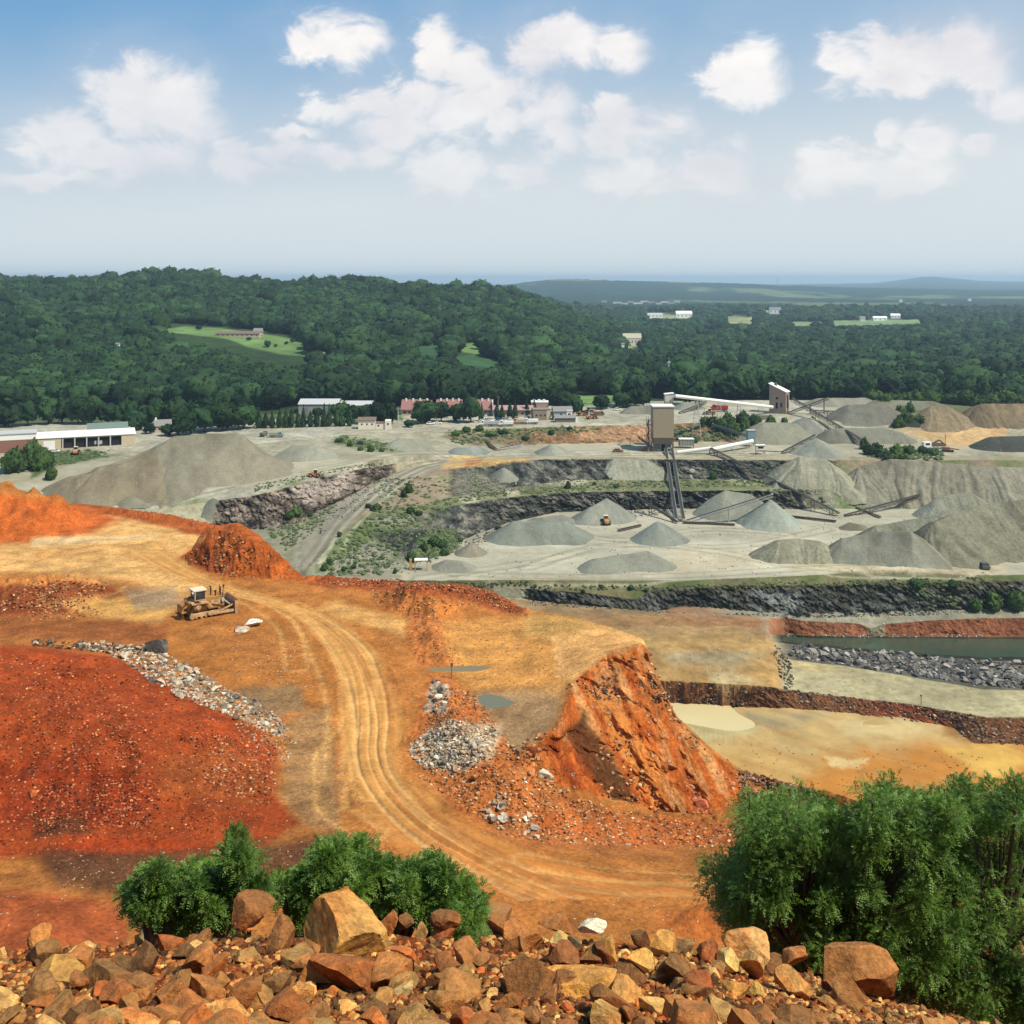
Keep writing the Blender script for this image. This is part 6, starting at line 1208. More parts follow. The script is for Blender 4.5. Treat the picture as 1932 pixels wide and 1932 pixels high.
# ------------------------------------------------------------------ vehicles
def wheel(r, x, y, rad, w, z=None, name='wheel', hub=None):
    z = rad if z is None else z; m = MB(); m.tube([(x, y-w/2, z), (x, y-w*.42, z), (x, y+w*.42, z), (x, y+w/2, z)], [rad*.9, rad, rad, rad*.9], 16); o = m.build(name, rubber, r); m = MB(); m.tube([(x, y-w/2-.03, z), (x, y+w/2+.03, z)], rad*.45, 10); m.build('rim', hub or steell, o); return o
def bulldozer():
    g = B.hit(392, 1158); r = empty('bulldozer', (g.x, g.y, g.z-.04), R(35)); tag(r, 'yellow crawler bulldozer with a rear ripper parked on the orange terrace', 'bulldozer'); r.scale = (.83,)*3
    yp = M_plain('dozer_yellow', (.44, .21, .045), .5, 0, .1, 2.5, .0, dirt=(.20, .095, .03)); yl = M_plain('dozer_cream_dust', (.52, .34, .17), .7, dirt=(.22, .12, .055)); mud = M_plain('track_mud', (.09, .045, .022), .9, .0, .3, 4, .02); blk = M_plain('dozer_black', (.025, .02, .018), .6)
    for sy in (-1, 1):
        y0 = sy*1.45
        # track as a closed loop: high drive sprocket at the rear, idlers front and back
        cs = [(-2.0, 1.75, .62), (2.1, .52, .50), (-2.75, .52, .50)]; pth = []
        def arc(c, a0, a1, n=9):
            for i in range(n+1):
                a = R(a0+(a1-a0)*i/n); pth.append((c[0]+c[2]*math.cos(a), c[1]+c[2]*math.sin(a)))
        arc(cs[0], 150, 70); arc(cs[1], 75, -90); arc(cs[2], 270, 150)
        t = MB(); n = len(pth); per = []
        for i in range(n):
            a = Vector((pth[i][0], 0, pth[i][1])); b = Vector((pth[(i+1) % n][0], 0, pth[(i+1) % n][1])); L = (b-a).length; k = max(1, int(L/.24))
            for j in range(k): per.append((a+(b-a)*(j/k), (b-a).normalized()))
        for p, d in per:
            nn = Vector((-d.z, 0, d.x))*-1; nn = Vector((d.z, 0, -d.x)); c = p
            t.beam(c+Vector((0, y0-.33, 0)), c+Vector((0, y0+.33, 0)), .20, .07, up=(nn.x, 0, nn.z)); t.beam(c+nn*-.07+Vector((0, y0-.33, 0)), c+nn*-.07+Vector((0, y0+.33, 0)), .05, .12, up=(nn.x, 0, nn.z))
        tr = t.build('track', mud, r)
        m = MB(); m.tube([(-2.0, y0-.2, 1.75), (-2.0, y0+.2, 1.75)], .52, 14); m.tube([(-2.0, y0-.36, 1.75), (-2.0, y0+.36, 1.75)], .27, 14); m.build('sprocket', yl, r)
        m = MB(); m.box(-2.6, 2.0, y0-.22, y0+.22, .35, .85); [m.tube([(-2.2+i*.72, y0-.26, .28), (-2.2+i*.72, y0+.26, .28)], .17, 10) for i in range(6)]; m.tube([(2.1, y0-.25, .52), (2.1, y0+.25, .52)], .40, 14); m.tube([(-2.75, y0-.25, .52), (-2.75, y0+.25, .52)], .38, 14); m.build('track_frame', yl, r)
        m = MB(); m.beam((-.6, sy*1.9, .62), (3.15, sy*1.95, .55), .26, .34); m.beam((1.1, sy*1.95, .8), (3.1, sy*1.7, 1.35), .16); m.build('push_arm', yl, r)
        m = MB(); m.prism([(-2.9, 2.35), (-.6, 2.35), (-.2, 2.05), (.1, 1.5), (-.1, 1.5), (-.5, 1.9), (-.8, 2.15), (-2.9, 2.15)], 'y', sy*1.0, sy*1.85); m.build('fender', yl, r)
        m = MB(); m.beam((1.95, sy*.72, 2.1), (3.05, sy*.55, 1.1), .18); m.beam((1.9, sy*.72, 2.2), (1.95, sy*.72, 1.7), .3); m.build('lift_cylinder', steell, r)
    m = MB(); m.prism([(-.55, .9), (2.1, .9), (2.25, 1.2), (2.25, 2.25), (2.05, 2.5), (-.55, 2.72)], 'y', -.62, .62); m.build('hood', yp, r, bevel=.05)
    m = MB(); m.box(-2.9, -.5, -.95, .95, .8, 1.9); m.box(-3.05, -2.2, -.9, .9, 1.2, 2.3); m.build('body', yp, r, bevel=.04)
    m = MB(); m.box(2.24, 2.3, -.5, .5, 1.2, 2.25); [m.box(2.28, 2.33, -.5, .5, 1.25+i*.14, 1.3+i*.14) for i in range(7)]; m.build('grille', blk, r)
    m = MB(); m.box(.2, 1.6, -.66, -.6, 1.4, 2.1); m.box(.2, 1.6, .6, .66, 1.4, 2.1); m.build('side_panel', yl, r)
    cab = MB(); z0, z1 = 2.35, 3.75
    for x, y in ((-2.15, -.85), (-2.15, .85), (-.6, -.72), (-.6, .72)): cab.beam((x, y, z0), (x*.98, y*.94, z1), .13)
    cab.box(-2.2, -.55, -.88, .88, 2.2, 2.5); co = cab.build('cab', yl, r)
    MB().box(-2.1, -.66, -.78, .78, 2.5, 3.7).build('window', glass, co); MB().box(-2.4, -.45, -.95, .95, 3.74, 3.92).build('roof', M_plain('cab_roof', (.62, .52, .36), .6), co)
    m = MB(); m.box(-1.6, -1.1, -.3, .3, 2.45, 3.1); m.build('seat', blk, co)
    m = MB(); m.box(-2.55, -2.35, -.9, -.6, 3.5, 3.7); m.box(-2.55, -2.35, .6, .9, 3.5, 3.7); m.build('headlight', white, co)
    for x, y, h, s_ in ((.55, .35, 3.9, .1), (1.75, -.30, 3.75, .09)): m = MB(); m.tube([(x, y, 2.4), (x, y, h-.25), (x-.12, y, h)], [s_, s_, s_*1.2], 10); m.build('exhaust', blk, r)
    m = MB(); m.tube([(1.0, -.35, 2.4), (1.0, -.35, 3.1), (1.0, -.35, 3.35)], [.1, .1, .2], 10); m.build('air_intake', blk, r)
    m = MB(); m.beam((1.9, -.7, 2.3), (2.05, -.75, 3.95), .08); m.box(1.95, 2.15, -.85, -.62, 3.85, 4.1); m.beam((1.9, .7, 2.3), (2.05, .75, 3.8), .08); m.build('light_post', blk, r)
    bl = MB(); pr = []
    for i in range(9):
        a = R(-38+i*9.5); pr.append((3.15+1.9*(1-math.cos(a)), 1.02+1.55*math.sin(a)/.9))
    prof = pr+[(x+.16, z) for x, z in reversed(pr)]; bl.prism(prof, 'y', -2.15, 2.15); b_ = bl.build('blade', M_plain('blade_steel', (.30, .15, .07), .55, .3, dirt=(.16, .08, .04)), r)
    [MB().prism([(3.25, -.12), (3.75, -.12), (3.65, 1.9), (3.2, 2.0)], 'y', y_, y_+.09).build('end_plate', yl, b_) for y_ in (-2.24, 2.15)]
    rp = MB(); rp.box(-4.1, -3.8, -1.0, 1.0, .95, 1.45); rp.beam((-3.0, -.6, .9), (-3.9, -.6, 1.1), .22); rp.beam((-3.0, .6, .9), (-3.9, .6, 1.1), .22); rp.beam((-2.95, -.5, 1.9), (-3.9, -.5, 1.4), .18); rp.beam((-2.95, .5, 1.9), (-3.9, .5, 1.4), .18); ro = rp.build('ripper', yp, r)
    for y in (-.75, 0, .75): MB().prism([(-4.15, 1.9), (-3.85, 1.9), (-3.8, .6), (-3.55, .05), (-3.75, .1), (-4.05, .6)], 'y', y-.1, y+.1).build('shank', mud, ro)
    return r
bulldozer()
def wheel_loader(px, py, rz, s, label, mat=yel, name='wheel_loader'):
    g = hit(px, py); r = empty(name, g, rz, s); tag(r, label, 'loader')
    for x in (-1.7, 1.7):
        for y in (-1.25, 1.25): wheel(r, x, y, .95, .7, hub=mat)
    MB().prism([(-3.3, 1.0), (-.2, 1.0), (-.2, 2.3), (-3.3, 2.0)], 'y', -.95, .95).build('hood', mat, r, bevel=.08); MB().box(-.2, 2.4, -.55, .55, .8, 1.5).build('chassis', mat, r)
    c = MB(); c.box(-.4, 1.1, -.8, .8, 2.0, 3.4); co = c.build('cab', glass, r); MB().box(-.55, 1.25, -.92, .92, 3.4, 3.55).build('roof', M_plain('loader_roof', (.6, .5, .38), .6), co)
    for y in (-.7, .7): MB().beam((1.2, y, 1.9), (3.6, y, .9), .22, .35).build('lift_arm', mat, r)
    MB().prism([(3.4, .15), (4.7, .1), (4.8, .25), (3.9, .4), (3.7, 1.5), (3.4, 1.5)], 'y', -1.55, 1.55).build('bucket', steel, r); m = MB(); m.tube([(-1.8, .4, 2.2), (-1.8, .4, 3.0)], .08, 8); m.build('exhaust', steel, r)
wheel_loader(1143, 989, R(95), 1.15, 'wheel loader working against the tall grey heap on the pit floor'); wheel_loader(143, 857, R(105), 1.1, 'wheel loader parked in front of the open garage bays', orangep)
wheel_loader(594, 900, R(0), 1.0, 'small loader on the track above the left rock face', orangep); wheel_loader(1098, 784, R(10), 1.0, 'orange loader at the left of the machine yard', orangep); wheel_loader(1115, 790, R(20), 1.0, 'orange loader nearest the pit in the machine yard', orangep); wheel_loader(1112, 779, R(160), 1.1, 'orange loader at the back of the machine yard', orangep)
wheel_loader(1340, 782, R(180), 1.1, 'dark yellow loader left of the red truck')
def dump_truck(px, py, rz, s, label, cabm, bedm, group=None, heap=None, name='dump_truck', cat='truck'):
    g = hit(px, py); r = empty(name, g, rz, s); tag(r, label, cat, group)
    for x in (-2.9, -1.6, 2.2):
        for y in (-1.05, 1.05): wheel(r, x, y, .55, .4)
    MB().box(-3.8, 3.4, -.5, .5, .6, .95).build('chassis', steel, r); MB().prism([(-3.9, 1.15), (1.0, 1.0), (1.1, 2.6), (-4.0, 2.6)], 'y', -1.25, 1.25).build('bed', bedm, r, bevel=.05)
    c = MB(); c.prism([(1.3, .8), (3.6, .8), (3.6, 1.7), (2.8, 1.9), (2.5, 2.9), (1.3, 2.9)], 'y', -1.15, 1.15); co = c.build('cab', cabm, r, bevel=.05); MB().box(1.6, 2.4, -1.18, 1.18, 2.0, 2.7).build('window', glass, co)
    if heap: V_, F_ = rock_np(5, 2, 4, .03); o_ = mesh_np('load', V_*np.array([2.3, 1.1, .6])+np.array([-1.5, 0, 2.6]), F_, heap, parent=r)
G_ = 'dump trucks parked in a row in the yard'
for px, c1, c2, lab in ((918, white, steell, 'leftmost dump truck of the parked row'), (936, white, steell, 'second dump truck from the left in the parked row'), (954, white, white, 'third dump truck from the left in the parked row'), (979, orangep, beige, 'brownish dump truck in the parked row'), (1001, white, white, 'rightmost dump truck of the parked row')):
    dump_truck(px, 804 if px < 970 else 800, R(178), 1.2, lab, c1, c2, G_)
dump_truck(1356, 776, R(175), 1.5, 'red dump truck on the pale upper yard', redp, redp); dump_truck(522, 825, R(5), 1.05, 'pale green grey truck on the road left of the conifer row', teal, M_plain('greenish', (.22, .25, .18), .7)); dump_truck(498, 823, R(80), .9, 'dark olive truck seen end on beside the pale green one', steel, M_plain('olive2', (.12, .13, .08), .7))
dump_truck(1130, 784, R(0), 1.0, 'dark flatbed at the right of the machine yard', steel, rusty); dump_truck(545, 778, R(0), .9, 'white lorry in front of the warehouse', white, white)
def car(px, py, rz, label, mat, group=None, s=1.0, name='parked_car'):
    g = hit(px, py); r = empty(name, g, rz, s); tag(r, label, 'car', group)
    for x in (-1.35, 1.35):
        for y in (-.78, .78): wheel(r, x, y, .33, .22)
    MB().prism([(-2.2, .3), (2.2, .3), (2.25, .75), (1.2, .95), (-2.2, .98)], 'y', -.88, .88).build('body', mat, r, bevel=.04); MB().prism([(-1.7, .96), (1.1, .94), (.5, 1.45), (-1.3, 1.45)], 'y', -.78, .78).build('window', glass, r); MB().box(-1.25, .45, -.76, .76, 1.44, 1.5).build('roof', mat, r)
silver = M_plain('silver_paint', (.45, .46, .48), .3, .3); blue = M_plain('blue_paint', (.05, .09, .2), .3)
CG = 'cars parked along the yard'
for px, py, rz, m_, lab in ((812, 801, 15, white, 'white car on the left of the two parked on the pale road'), (826, 800, 5, white, 'white car on the right of the two parked on the pale road'), (908, 796, 80, white, 'white car nearest the first dump truck'), (918, 794, 80, silver, 'silver car behind the leftmost dump truck'), (929, 794, 75, white, 'white car under the first dark conifer'), (940, 793, 78, blue, 'dark blue car between the conifers'),
                        (950, 793, 80, silver, 'silver car right of the dark blue one'), (962, 792, 85, white, 'white car below the tallest conifer'), (975, 791, 80, silver, 'silver car left of the brown office'), (995, 790, 60, white, 'white car next to the brown office'), (1165, 774, 10, white, 'white car near the low dark grey heap')):
    car(px, py, R(rz), lab, m_, CG, 1.15)
car(683, 839, R(-25), 'small dark vehicle alone on the upper slope road', steel, s=1.3); car(104, 853, R(10), 'white pickup beside the garage', white); car(1166, 853, R(0), 'rusty pickup on the upper yard left of the tall plant building', rusty, s=1.3); car(1857, 1072, R(80), 'dark vehicle at the right end of the pit floor', steel, s=1.6)
for k, x in enumerate((1075, 1088, 1140, 1152, 1160, 1170, 1183, 1192)): car(x, 767+(k % 3)-1, R(8*k), 'tiny white car on the lot behind the pale lawn', white, 'cars on the lot behind the lawn', 1.0)
# screening machine, yellow legged table, post
g = grd(1745, 848); r = empty('screening_machine', g, .1); tag(r, 'mobile screening machine with a white cabin beside the dark shrubs on the right', 'machine'); MB().box(-.5, 4, 0, 3, 1.2, 4).build('cabin', white, r); MB().box(.5, 3, -.06, .05, 2.4, 3.5).build('window', glass, r); m = MB(); m.box(4.5, 12, .2, 3, 1.5, 3.2); m.beam((5, 1, 3.2), (9, 1, 5), 1.5, .6); m.beam((9, 1, 5), (13, 1, 2), 1.5, .5); m.build('screen_box', steel, r); m = MB(); m.beam((13, 2, 0), (13.2, 2, 8), .35); m.build('boom', yel, r); [wheel(r, 1+i*2.2, 0, .6, .4) for i in range(5)]
g = grd(1778, 853); r = empty('crawler_drill', g, -.2); tag(r, 'low brown tracked machine right of the screening machine', 'machine'); MB().box(0, 6, 0, 2.6, 0, 1.1).build('track', rubber, r); MB().box(.5, 4, .2, 2.4, 1.1, 2.6).build('body', rusty, r); m = MB(); m.beam((3.5, 1.2, 2.2), (9, 1.2, 1.4), .5); m.build('boom', rusty, r)
g = C.hit(782, 1078); r = empty('loading_table', g, .1); tag(r, 'white topped steel table on yellow legs at the left of the pit floor', 'table'); MB().box(0, 5.2, 0, 3, 4.0, 4.35).build('tabletop', white, r)
for x in (.3, 4.9):
    for y in (.3, 2.7): MB().box(x-.14, x+.14, y-.14, y+.14, -.5, 4).build('leg', yel, r)
m = MB(); m.box(-2, -1, .5, 1.5, -.5, 4.6); m.build('side_box', yel, r)
g = B.hit(852, 1280); r = empty('marker_post', g); tag(r, 'short dark marker post at the edge of the shallow olive puddle', 'post'); MB().tube([(0, 0, -.2), (.03, 0, 1.5)], [.07, .05], 8).build('post', wood, r); MB().box(-.12, .14, -.05, .05, 1.2, 1.55).build('plate', rusty, r)
g = C.hit(1738, 1330); r = empty('marker_post', g); tag(r, 'thin dark post on the red rubble wall by the pale bench', 'post'); MB().tube([(0, 0, -.2), (0, 0, 3)], [.12, .1], 8).build('post', wood, r); MB().box(-.3, .3, -.06, .06, 2.6, 3.1).build('plate', steel, r)
g = C.hit(1755, 1182)
# ------------------------------------------------------------------ trees
def crown_np(seed, kind='round', sub=4, clumps=260):
    g = np.random.RandomState(seed); V, Fc = ico(sub); V = V.copy()
    n = fbm(V[:, 0]*1.7+V[:, 2]+seed, V[:, 1]*1.7-V[:, 2]*.8, 2, seed); n2 = fbm(V[:, 0]*3.2+V[:, 2]*2.2+seed, V[:, 1]*3.2-V[:, 2]*2.6, 3, seed+2, .6); n3 = g.uniform(-1, 1, len(V))
    V = V*(1+.38*n+.34*n2+.02*n3)[:, None]
    if kind == 'conifer':
        t = (V[:, 2]+1)/2; r = np.clip(1-t, .02, 1)**.85; V[:, 0] *= r*.95; V[:, 1] *= r*.95
    else:
        V[:, 2] = np.where(V[:, 2] < 0, V[:, 2]*.75, V[:, 2])
    Vs = [V]; Fs = [Fc]; m = len(V)
    idx = g.choice(len(V), clumps); P = V[idx]*(1+g.uniform(-.02, .13, clumps))[:, None]
    a = g.normal(size=(clumps, 3))*.085; b = g.normal(size=(clumps, 3))*.085
    Vs.append(np.stack([P-a, P+b, P+a, P-b], 1).reshape(-1, 3)); q = m+np.arange(clumps*4).reshape(-1, 4); Fs.append(np.concatenate([q[:, :3], q[:, [0, 2, 3]]]))
    return np.concatenate(Vs), np.concatenate(Fs)
def crown_mesh(name, seed, mat, **k):
    V, Fc = crown_np(seed, **k); me = bpy.data.meshes.new(name); me.from_pydata(V.tolist(), [], Fc.tolist()); me.materials.append(mat)
    for p in me.polygons: p.use_smooth = True
    return me
CM = [crown_mesh('crown', 40+i, MAT['crown']) for i in range(6)]; KM = [crown_mesh('conifer_crown', 60+i, MAT['conif'], kind='conifer') for i in range(3)]; SM = [crown_mesh('shrub_crown', 80+i, MAT['crownb'], sub=4, clumps=420) for i in range(4)]
tm = MB(); tm.tube([(0, 0, -.06), (.01, 0, .15), (-.01, .01, .32), (.02, 0, .5)], [.035, .026, .02, .012], 8); [tm.tube([(0, 0, .2+.06*i), (.09*math.cos(i*1.9), .09*math.sin(i*1.9), .36+.05*i)], [.012, .006], 6) for i in range(5)]
tro = tm.build('trunk', MAT['bark']); TM = tro.data; bpy.data.objects.remove(tro)
def tree(px, py, hpx, wpx, label, conifer=False, group=None, name=None, surf=None, cat='tree'):
    g = (surf.hit(px, py) if surf else hit(px, py)) or hit(px, py); q = g.y/F; H = hpx*q; Wd = wpx*q/2
    r = empty(name or ('conifer' if conifer else 'deciduous_tree'), g, 0); tag(r, label, cat, group)
    c = bpy.data.objects.new('crown', rnd.choice(KM if conifer else CM)); link(c, r); t = bpy.data.objects.new('trunk', TM); link(t, r)
    lo = .06 if conifer else .18; c.scale = (Wd, Wd, H*(1-lo)/(2.0 if conifer else 1.75)); c.location = (0, 0, H*lo+c.scale.z*(1.0 if conifer else .75)); c.rotation_euler = (0, 0, rnd.uniform(0, 6.3)); t.scale = (H, H, H)
    return r
CR = 'conifers in the row behind the truck road'
tree(488, 808, 34, 17, 'leftmost conifer of the row behind the truck road', True, CR)
for i, x in enumerate(range(502, 668, 12)): tree(x+rnd.uniform(-2, 2), 808-i*.3, rnd.uniform(30, 38), 16, 'dark conifer standing in the middle of the row behind the truck road', True, CR)
for x, y, h, lab in ((909, 794, 30, 'conifer left of the others beside the red roofed building'), (938, 791, 34, 'tall conifer behind the parked cars'), (947, 791, 28, 'shorter conifer touching the tall one'), (962, 790, 34, 'left one of the conifer pair'), (972, 790, 32, 'right one of the conifer pair'), (994, 786, 32, 'lone conifer left of the brown office'), (1008, 782, 26, 'small conifer behind the brown office')):
    tree(x, y, h, 14, lab, True, 'dark conifers by the parked cars')
for x, y, h, w, lab in ((350, 822, 42, 46, 'round tree right of the small grey roofed house'), (318, 822, 22, 26, 'low tree in front of the small grey roofed house'), (282, 818, 18, 20, 'small tree left of the small grey roofed house'), (420, 812, 52, 60, 'broad tree behind the top of the largest heap'), (460, 808, 44, 44, 'tree left of the conifer row'), (385, 815, 48, 50, 'tree between the round tree and the broad one'),
                        (690, 800, 34, 30, 'dark tree behind the scale house roof'), (716, 800, 40, 34, 'tree between the scale house and the pole'), (640, 792, 32, 34, 'tall tree rising behind the conifer row'), (665, 796, 30, 26, 'tree rising at the right end of the conifer row'), (735, 800, 42, 26, 'narrow tree beside the tall pale pole'), (800, 798, 42, 50, 'broad tree in front of the left red roof'), (832, 796, 38, 34, 'tree in front of the middle red roof'),
                        (862, 796, 34, 28, 'small tree right of the middle red roof'), (888, 797, 46, 36, 'tall dark tree in front of the right red roof'), (1080, 786, 42, 36, 'dark tree behind the white end wall of the gabled house'), (1062, 780, 40, 40, 'tree behind the gabled house roof'), (1135, 772, 26, 30, 'tree right of the machine yard'), (1205, 768, 34, 40, 'dark tree left of the small hut'), (1175, 768, 28, 36, 'tree behind the car lot'), (772, 806, 14, 18, 'bush at the foot of the pale pole'),
                        (600, 785, 16, 20, 'bush in front of the warehouse'), (1520, 1, 0, 0, ''), (258, 812, 34, 36, 'tree behind the green roofed building'), (1312, 765, 44, 52, 'broad grey green tree behind the covered conveyor')):
    if h: tree(x, y, h, w, lab)
FG = 'trees along the front of the wood'
front = [(-60,812),(120,800),(260,806),(330,806),(440,792),(560,764),(700,766),(760,766),(930,766),(1040,764),(1060,748),(1200,748),(1300,756),(1460,756),(1700,756),(1860,762),(1990,765)]
fx = [p[0] for p in front]; fy = [p[1] for p in front]
for i in range(64):
    x = -40+i*31+rnd.uniform(-8, 8); y = float(np.interp(x, fx, fy))-2
    if 1060 < x < 1190: continue
    tree(x, y, rnd.uniform(36, 52), rnd.uniform(34, 50), 'leafy tree in the front row of the wood, dark green and rounded', group=FG, surf=DS if x > 1060 else None)
SG = 'shrubs growing on the quarry benches'
def shrub(px, py, hpx, wpx, label='small green shrub growing on a quarry bench or slope', group=SG):
    g = hit(px, py); q = g.y/F; r = bpy.data.objects.new('shrub', rnd.choice(SM)); link(r); tag(r, label, 'shrub', group); r.scale = (wpx*q/2*rnd.uniform(.6, .95), wpx*q/2*rnd.uniform(.6, .95), hpx*q/1.75); r.location = (g.x, g.y, g.z+hpx*q*.36); r.rotation_euler = (0, 0, rnd.uniform(0, 6.3))
for x, y, h, w in ((772,930,18,16),(762,938,14,14),(710,962,11,26),(695,958,8,14),(775,968,12,16),(790,972,9,14),(1072,922,14,10),(640,1012,8,9),(622,1064,10,14),(612,1076,12,14),(648,1078,9,10),(668,1072,9,12),(745,1082,10,9),(775,1060,18,20),(800,1040,16,20),(820,1030,16,26),(838,1048,12,18),(835,1036,14,18),(560,972,14,22),(545,978,12,20),(585,975,9,14),
                   (940,1000,8,14),(868,1022,8,12),(1310,836,10,14),(1122,915,6,10),(1162,920,6,12),(1230,900,6,10),(1345,905,16,14),(905,813,10,18),(880,815,9,20),(860,822,10,20),(925,822,8,22),(950,818,8,24),(1075,812,7,12),(1040,820,8,14),(990,830,8,20),(660,842,10,12),(680,850,8,14),(700,852,12,16),(640,834,7,20),(720,852,6,12),
                   (1480,800,12,14),(1500,885,6,12),(1190,1112,8,14),(1220,1116,7,10),(1100,1118,6,8),(1135,1108,5,10),(1010,1108,6,8),(1730,1108,16,34),(1800,1106,10,34),(1838,1152,24,36),(1875,1146,30,40),(1915,1150,34,44),(1690,1060,7,12),(1815,1062,7,12),(80,885,40,40),(60,880,44,46),(95,905,24,24),(30,890,44,50)): shrub(x, y, h, w)
for x, y, h, w in ((1360,815,26,26),(1385,822,24,28),(1405,815,28,26),(1345,806,20,24),(1375,808,26,26),(1330,802,16,22),(1425,805,20,26),(1400,800,22,26),(1455,800,16,22)): shrub(x, y, h, w, 'dense green shrub in the thicket right of the tall plant building', 'shrubs of the thicket behind the blue grey conveyor')
for x, y, h, w in ((1640,858,18,26),(1665,862,16,30),(1690,858,18,30),(1715,856,16,30),(1740,856,14,26),(1760,858,12,24),(1630,848,20,20),(1655,850,14,22),(1700,866,12,30),(1675,870,12,26)): shrub(x, y, h, w, 'dark shrub in the thicket left of the mobile screening machine', 'shrubs of the thicket by the screening machine')
for x, y, h, w in ((1700,790,24,24),(1712,800,22,26),(1695,806,18,26),(1718,778,18,18),(1735,800,16,18)): shrub(x, y, h, w, 'dark shrub between the long dark heap and the brown cone', 'shrubs left of the brown cone')
for k in range(17): shrub(1650+k*18+rnd.uniform(-5, 5), 763+rnd.uniform(-3, 3), rnd.uniform(18, 28), rnd.uniform(30, 46), 'dark green shrub in the scrub along the back edge of the upper yard', 'scrub along the back edge of the yard')
for x, y, h, w in ((375,622,8,10),(540,650,6,6),(520,655,6,6),(505,655,12,12),(552,646,7,8),(470,642,6,10),(490,636,5,9),(560,644,8,8)): tree(x, y, h, w, 'small tree standing in the green hillside clearing', group='trees of the hillside clearing', surf=DS)
# low weeds on the benches and slopes: one mass nobody could count
def weeds():
    Vs = []; Fs = []; n = 0; base = []
    for i in range(6):
        V_, F_ = ico(2); V_ = V_.copy(); V_ *= (1+.75*fbm(V_[:, 0]*2.3+V_[:, 2]*1.3+i*9, V_[:, 1]*2.3-V_[:, 2], 3, 500+i, .7))[:, None]; base.append((V_, F_))
    for poly, k_, lo, hi in (([(600,1085),(640,1020),(700,975),(780,965),(850,950),(850,975),(790,1000),(720,1085)], 420, 2.5, 9), ([(780,1060),(800,1000),(870,1000),(860,1040),(800,1065)], 260, 3, 11), ([(700,962),(853,940),(952,926),(1248,906),(1500,908),(1500,918),(1248,920),(952,936),(853,950),(720,972)], 520, 2, 6),
                             ([(1000,1104),(1240,1104),(1860,1090),(1860,1100),(1240,1114),(1000,1112)], 300, 2, 6), ([(760,1098),(1000,1096),(1000,1106),(760,1108)], 90, 2, 5), ([(840,812),(1130,804),(1130,812),(1000,826),(860,842)], 240, 2, 7), ([(640,820),(760,842),(740,852),(640,838)], 150, 2, 6),
                             ([(500,1000),(590,975),(640,945),(600,1000),(540,1040)], 200, 2, 6), ([(480,915),(700,872),(740,872),(620,893),(480,930)], 160, 1.5, 4), ([(700,905),(800,900),(860,905),(850,935),(720,955)], 160, 2, 6), ([(480,800),(760,785),(760,792),(480,808)], 160, 2, 5), ([(1260,806),(1440,800),(1440,830),(1280,834)], 260, 3, 9),
                             ([(1620,845),(1780,852),(1780,868),(1640,866)], 220, 3, 8), ([(60,850),(230,850),(150,872),(60,890)], 120, 3, 7), ([(880,885),(960,905),(940,935),(870,935)], 90, 2, 6), ([(1700,1100),(1860,1098),(1860,1150),(1740,1150)], 130, 3, 9), ([(1380,926),(1560,922),(1560,950),(1400,955)], 110, 2, 6), ([(1320,880),(1500,874),(1500,900),(1330,902)], 120, 2, 6)):
        for x, y in sample(poly, k_):
            g = hit(x, y); s_ = rnd.uniform(lo, hi)*g.y/F; V_, F_ = rnd.choice(base)
            Vs.append(rotz(V_*np.array([s_*.6, s_*.6, s_*rnd.uniform(.25, .5)]), rnd.uniform(0, 6.3))+np.array([g.x, g.y, g.z+s_*.12])); Fs.append(F_+n); n += len(V_)
    o = mesh_np('undergrowth', np.concatenate(Vs), np.concatenate(Fs), MAT['weed'], smooth=False); tag(o, 'low green and yellowish weeds spread over the quarry benches and slopes', 'weeds', kind='stuff')
MAT['weed'] = M_leaf('weed_leaf', (.03, .05, .018), (.11, .14, .045), .25, .8, rand=0)
weeds()
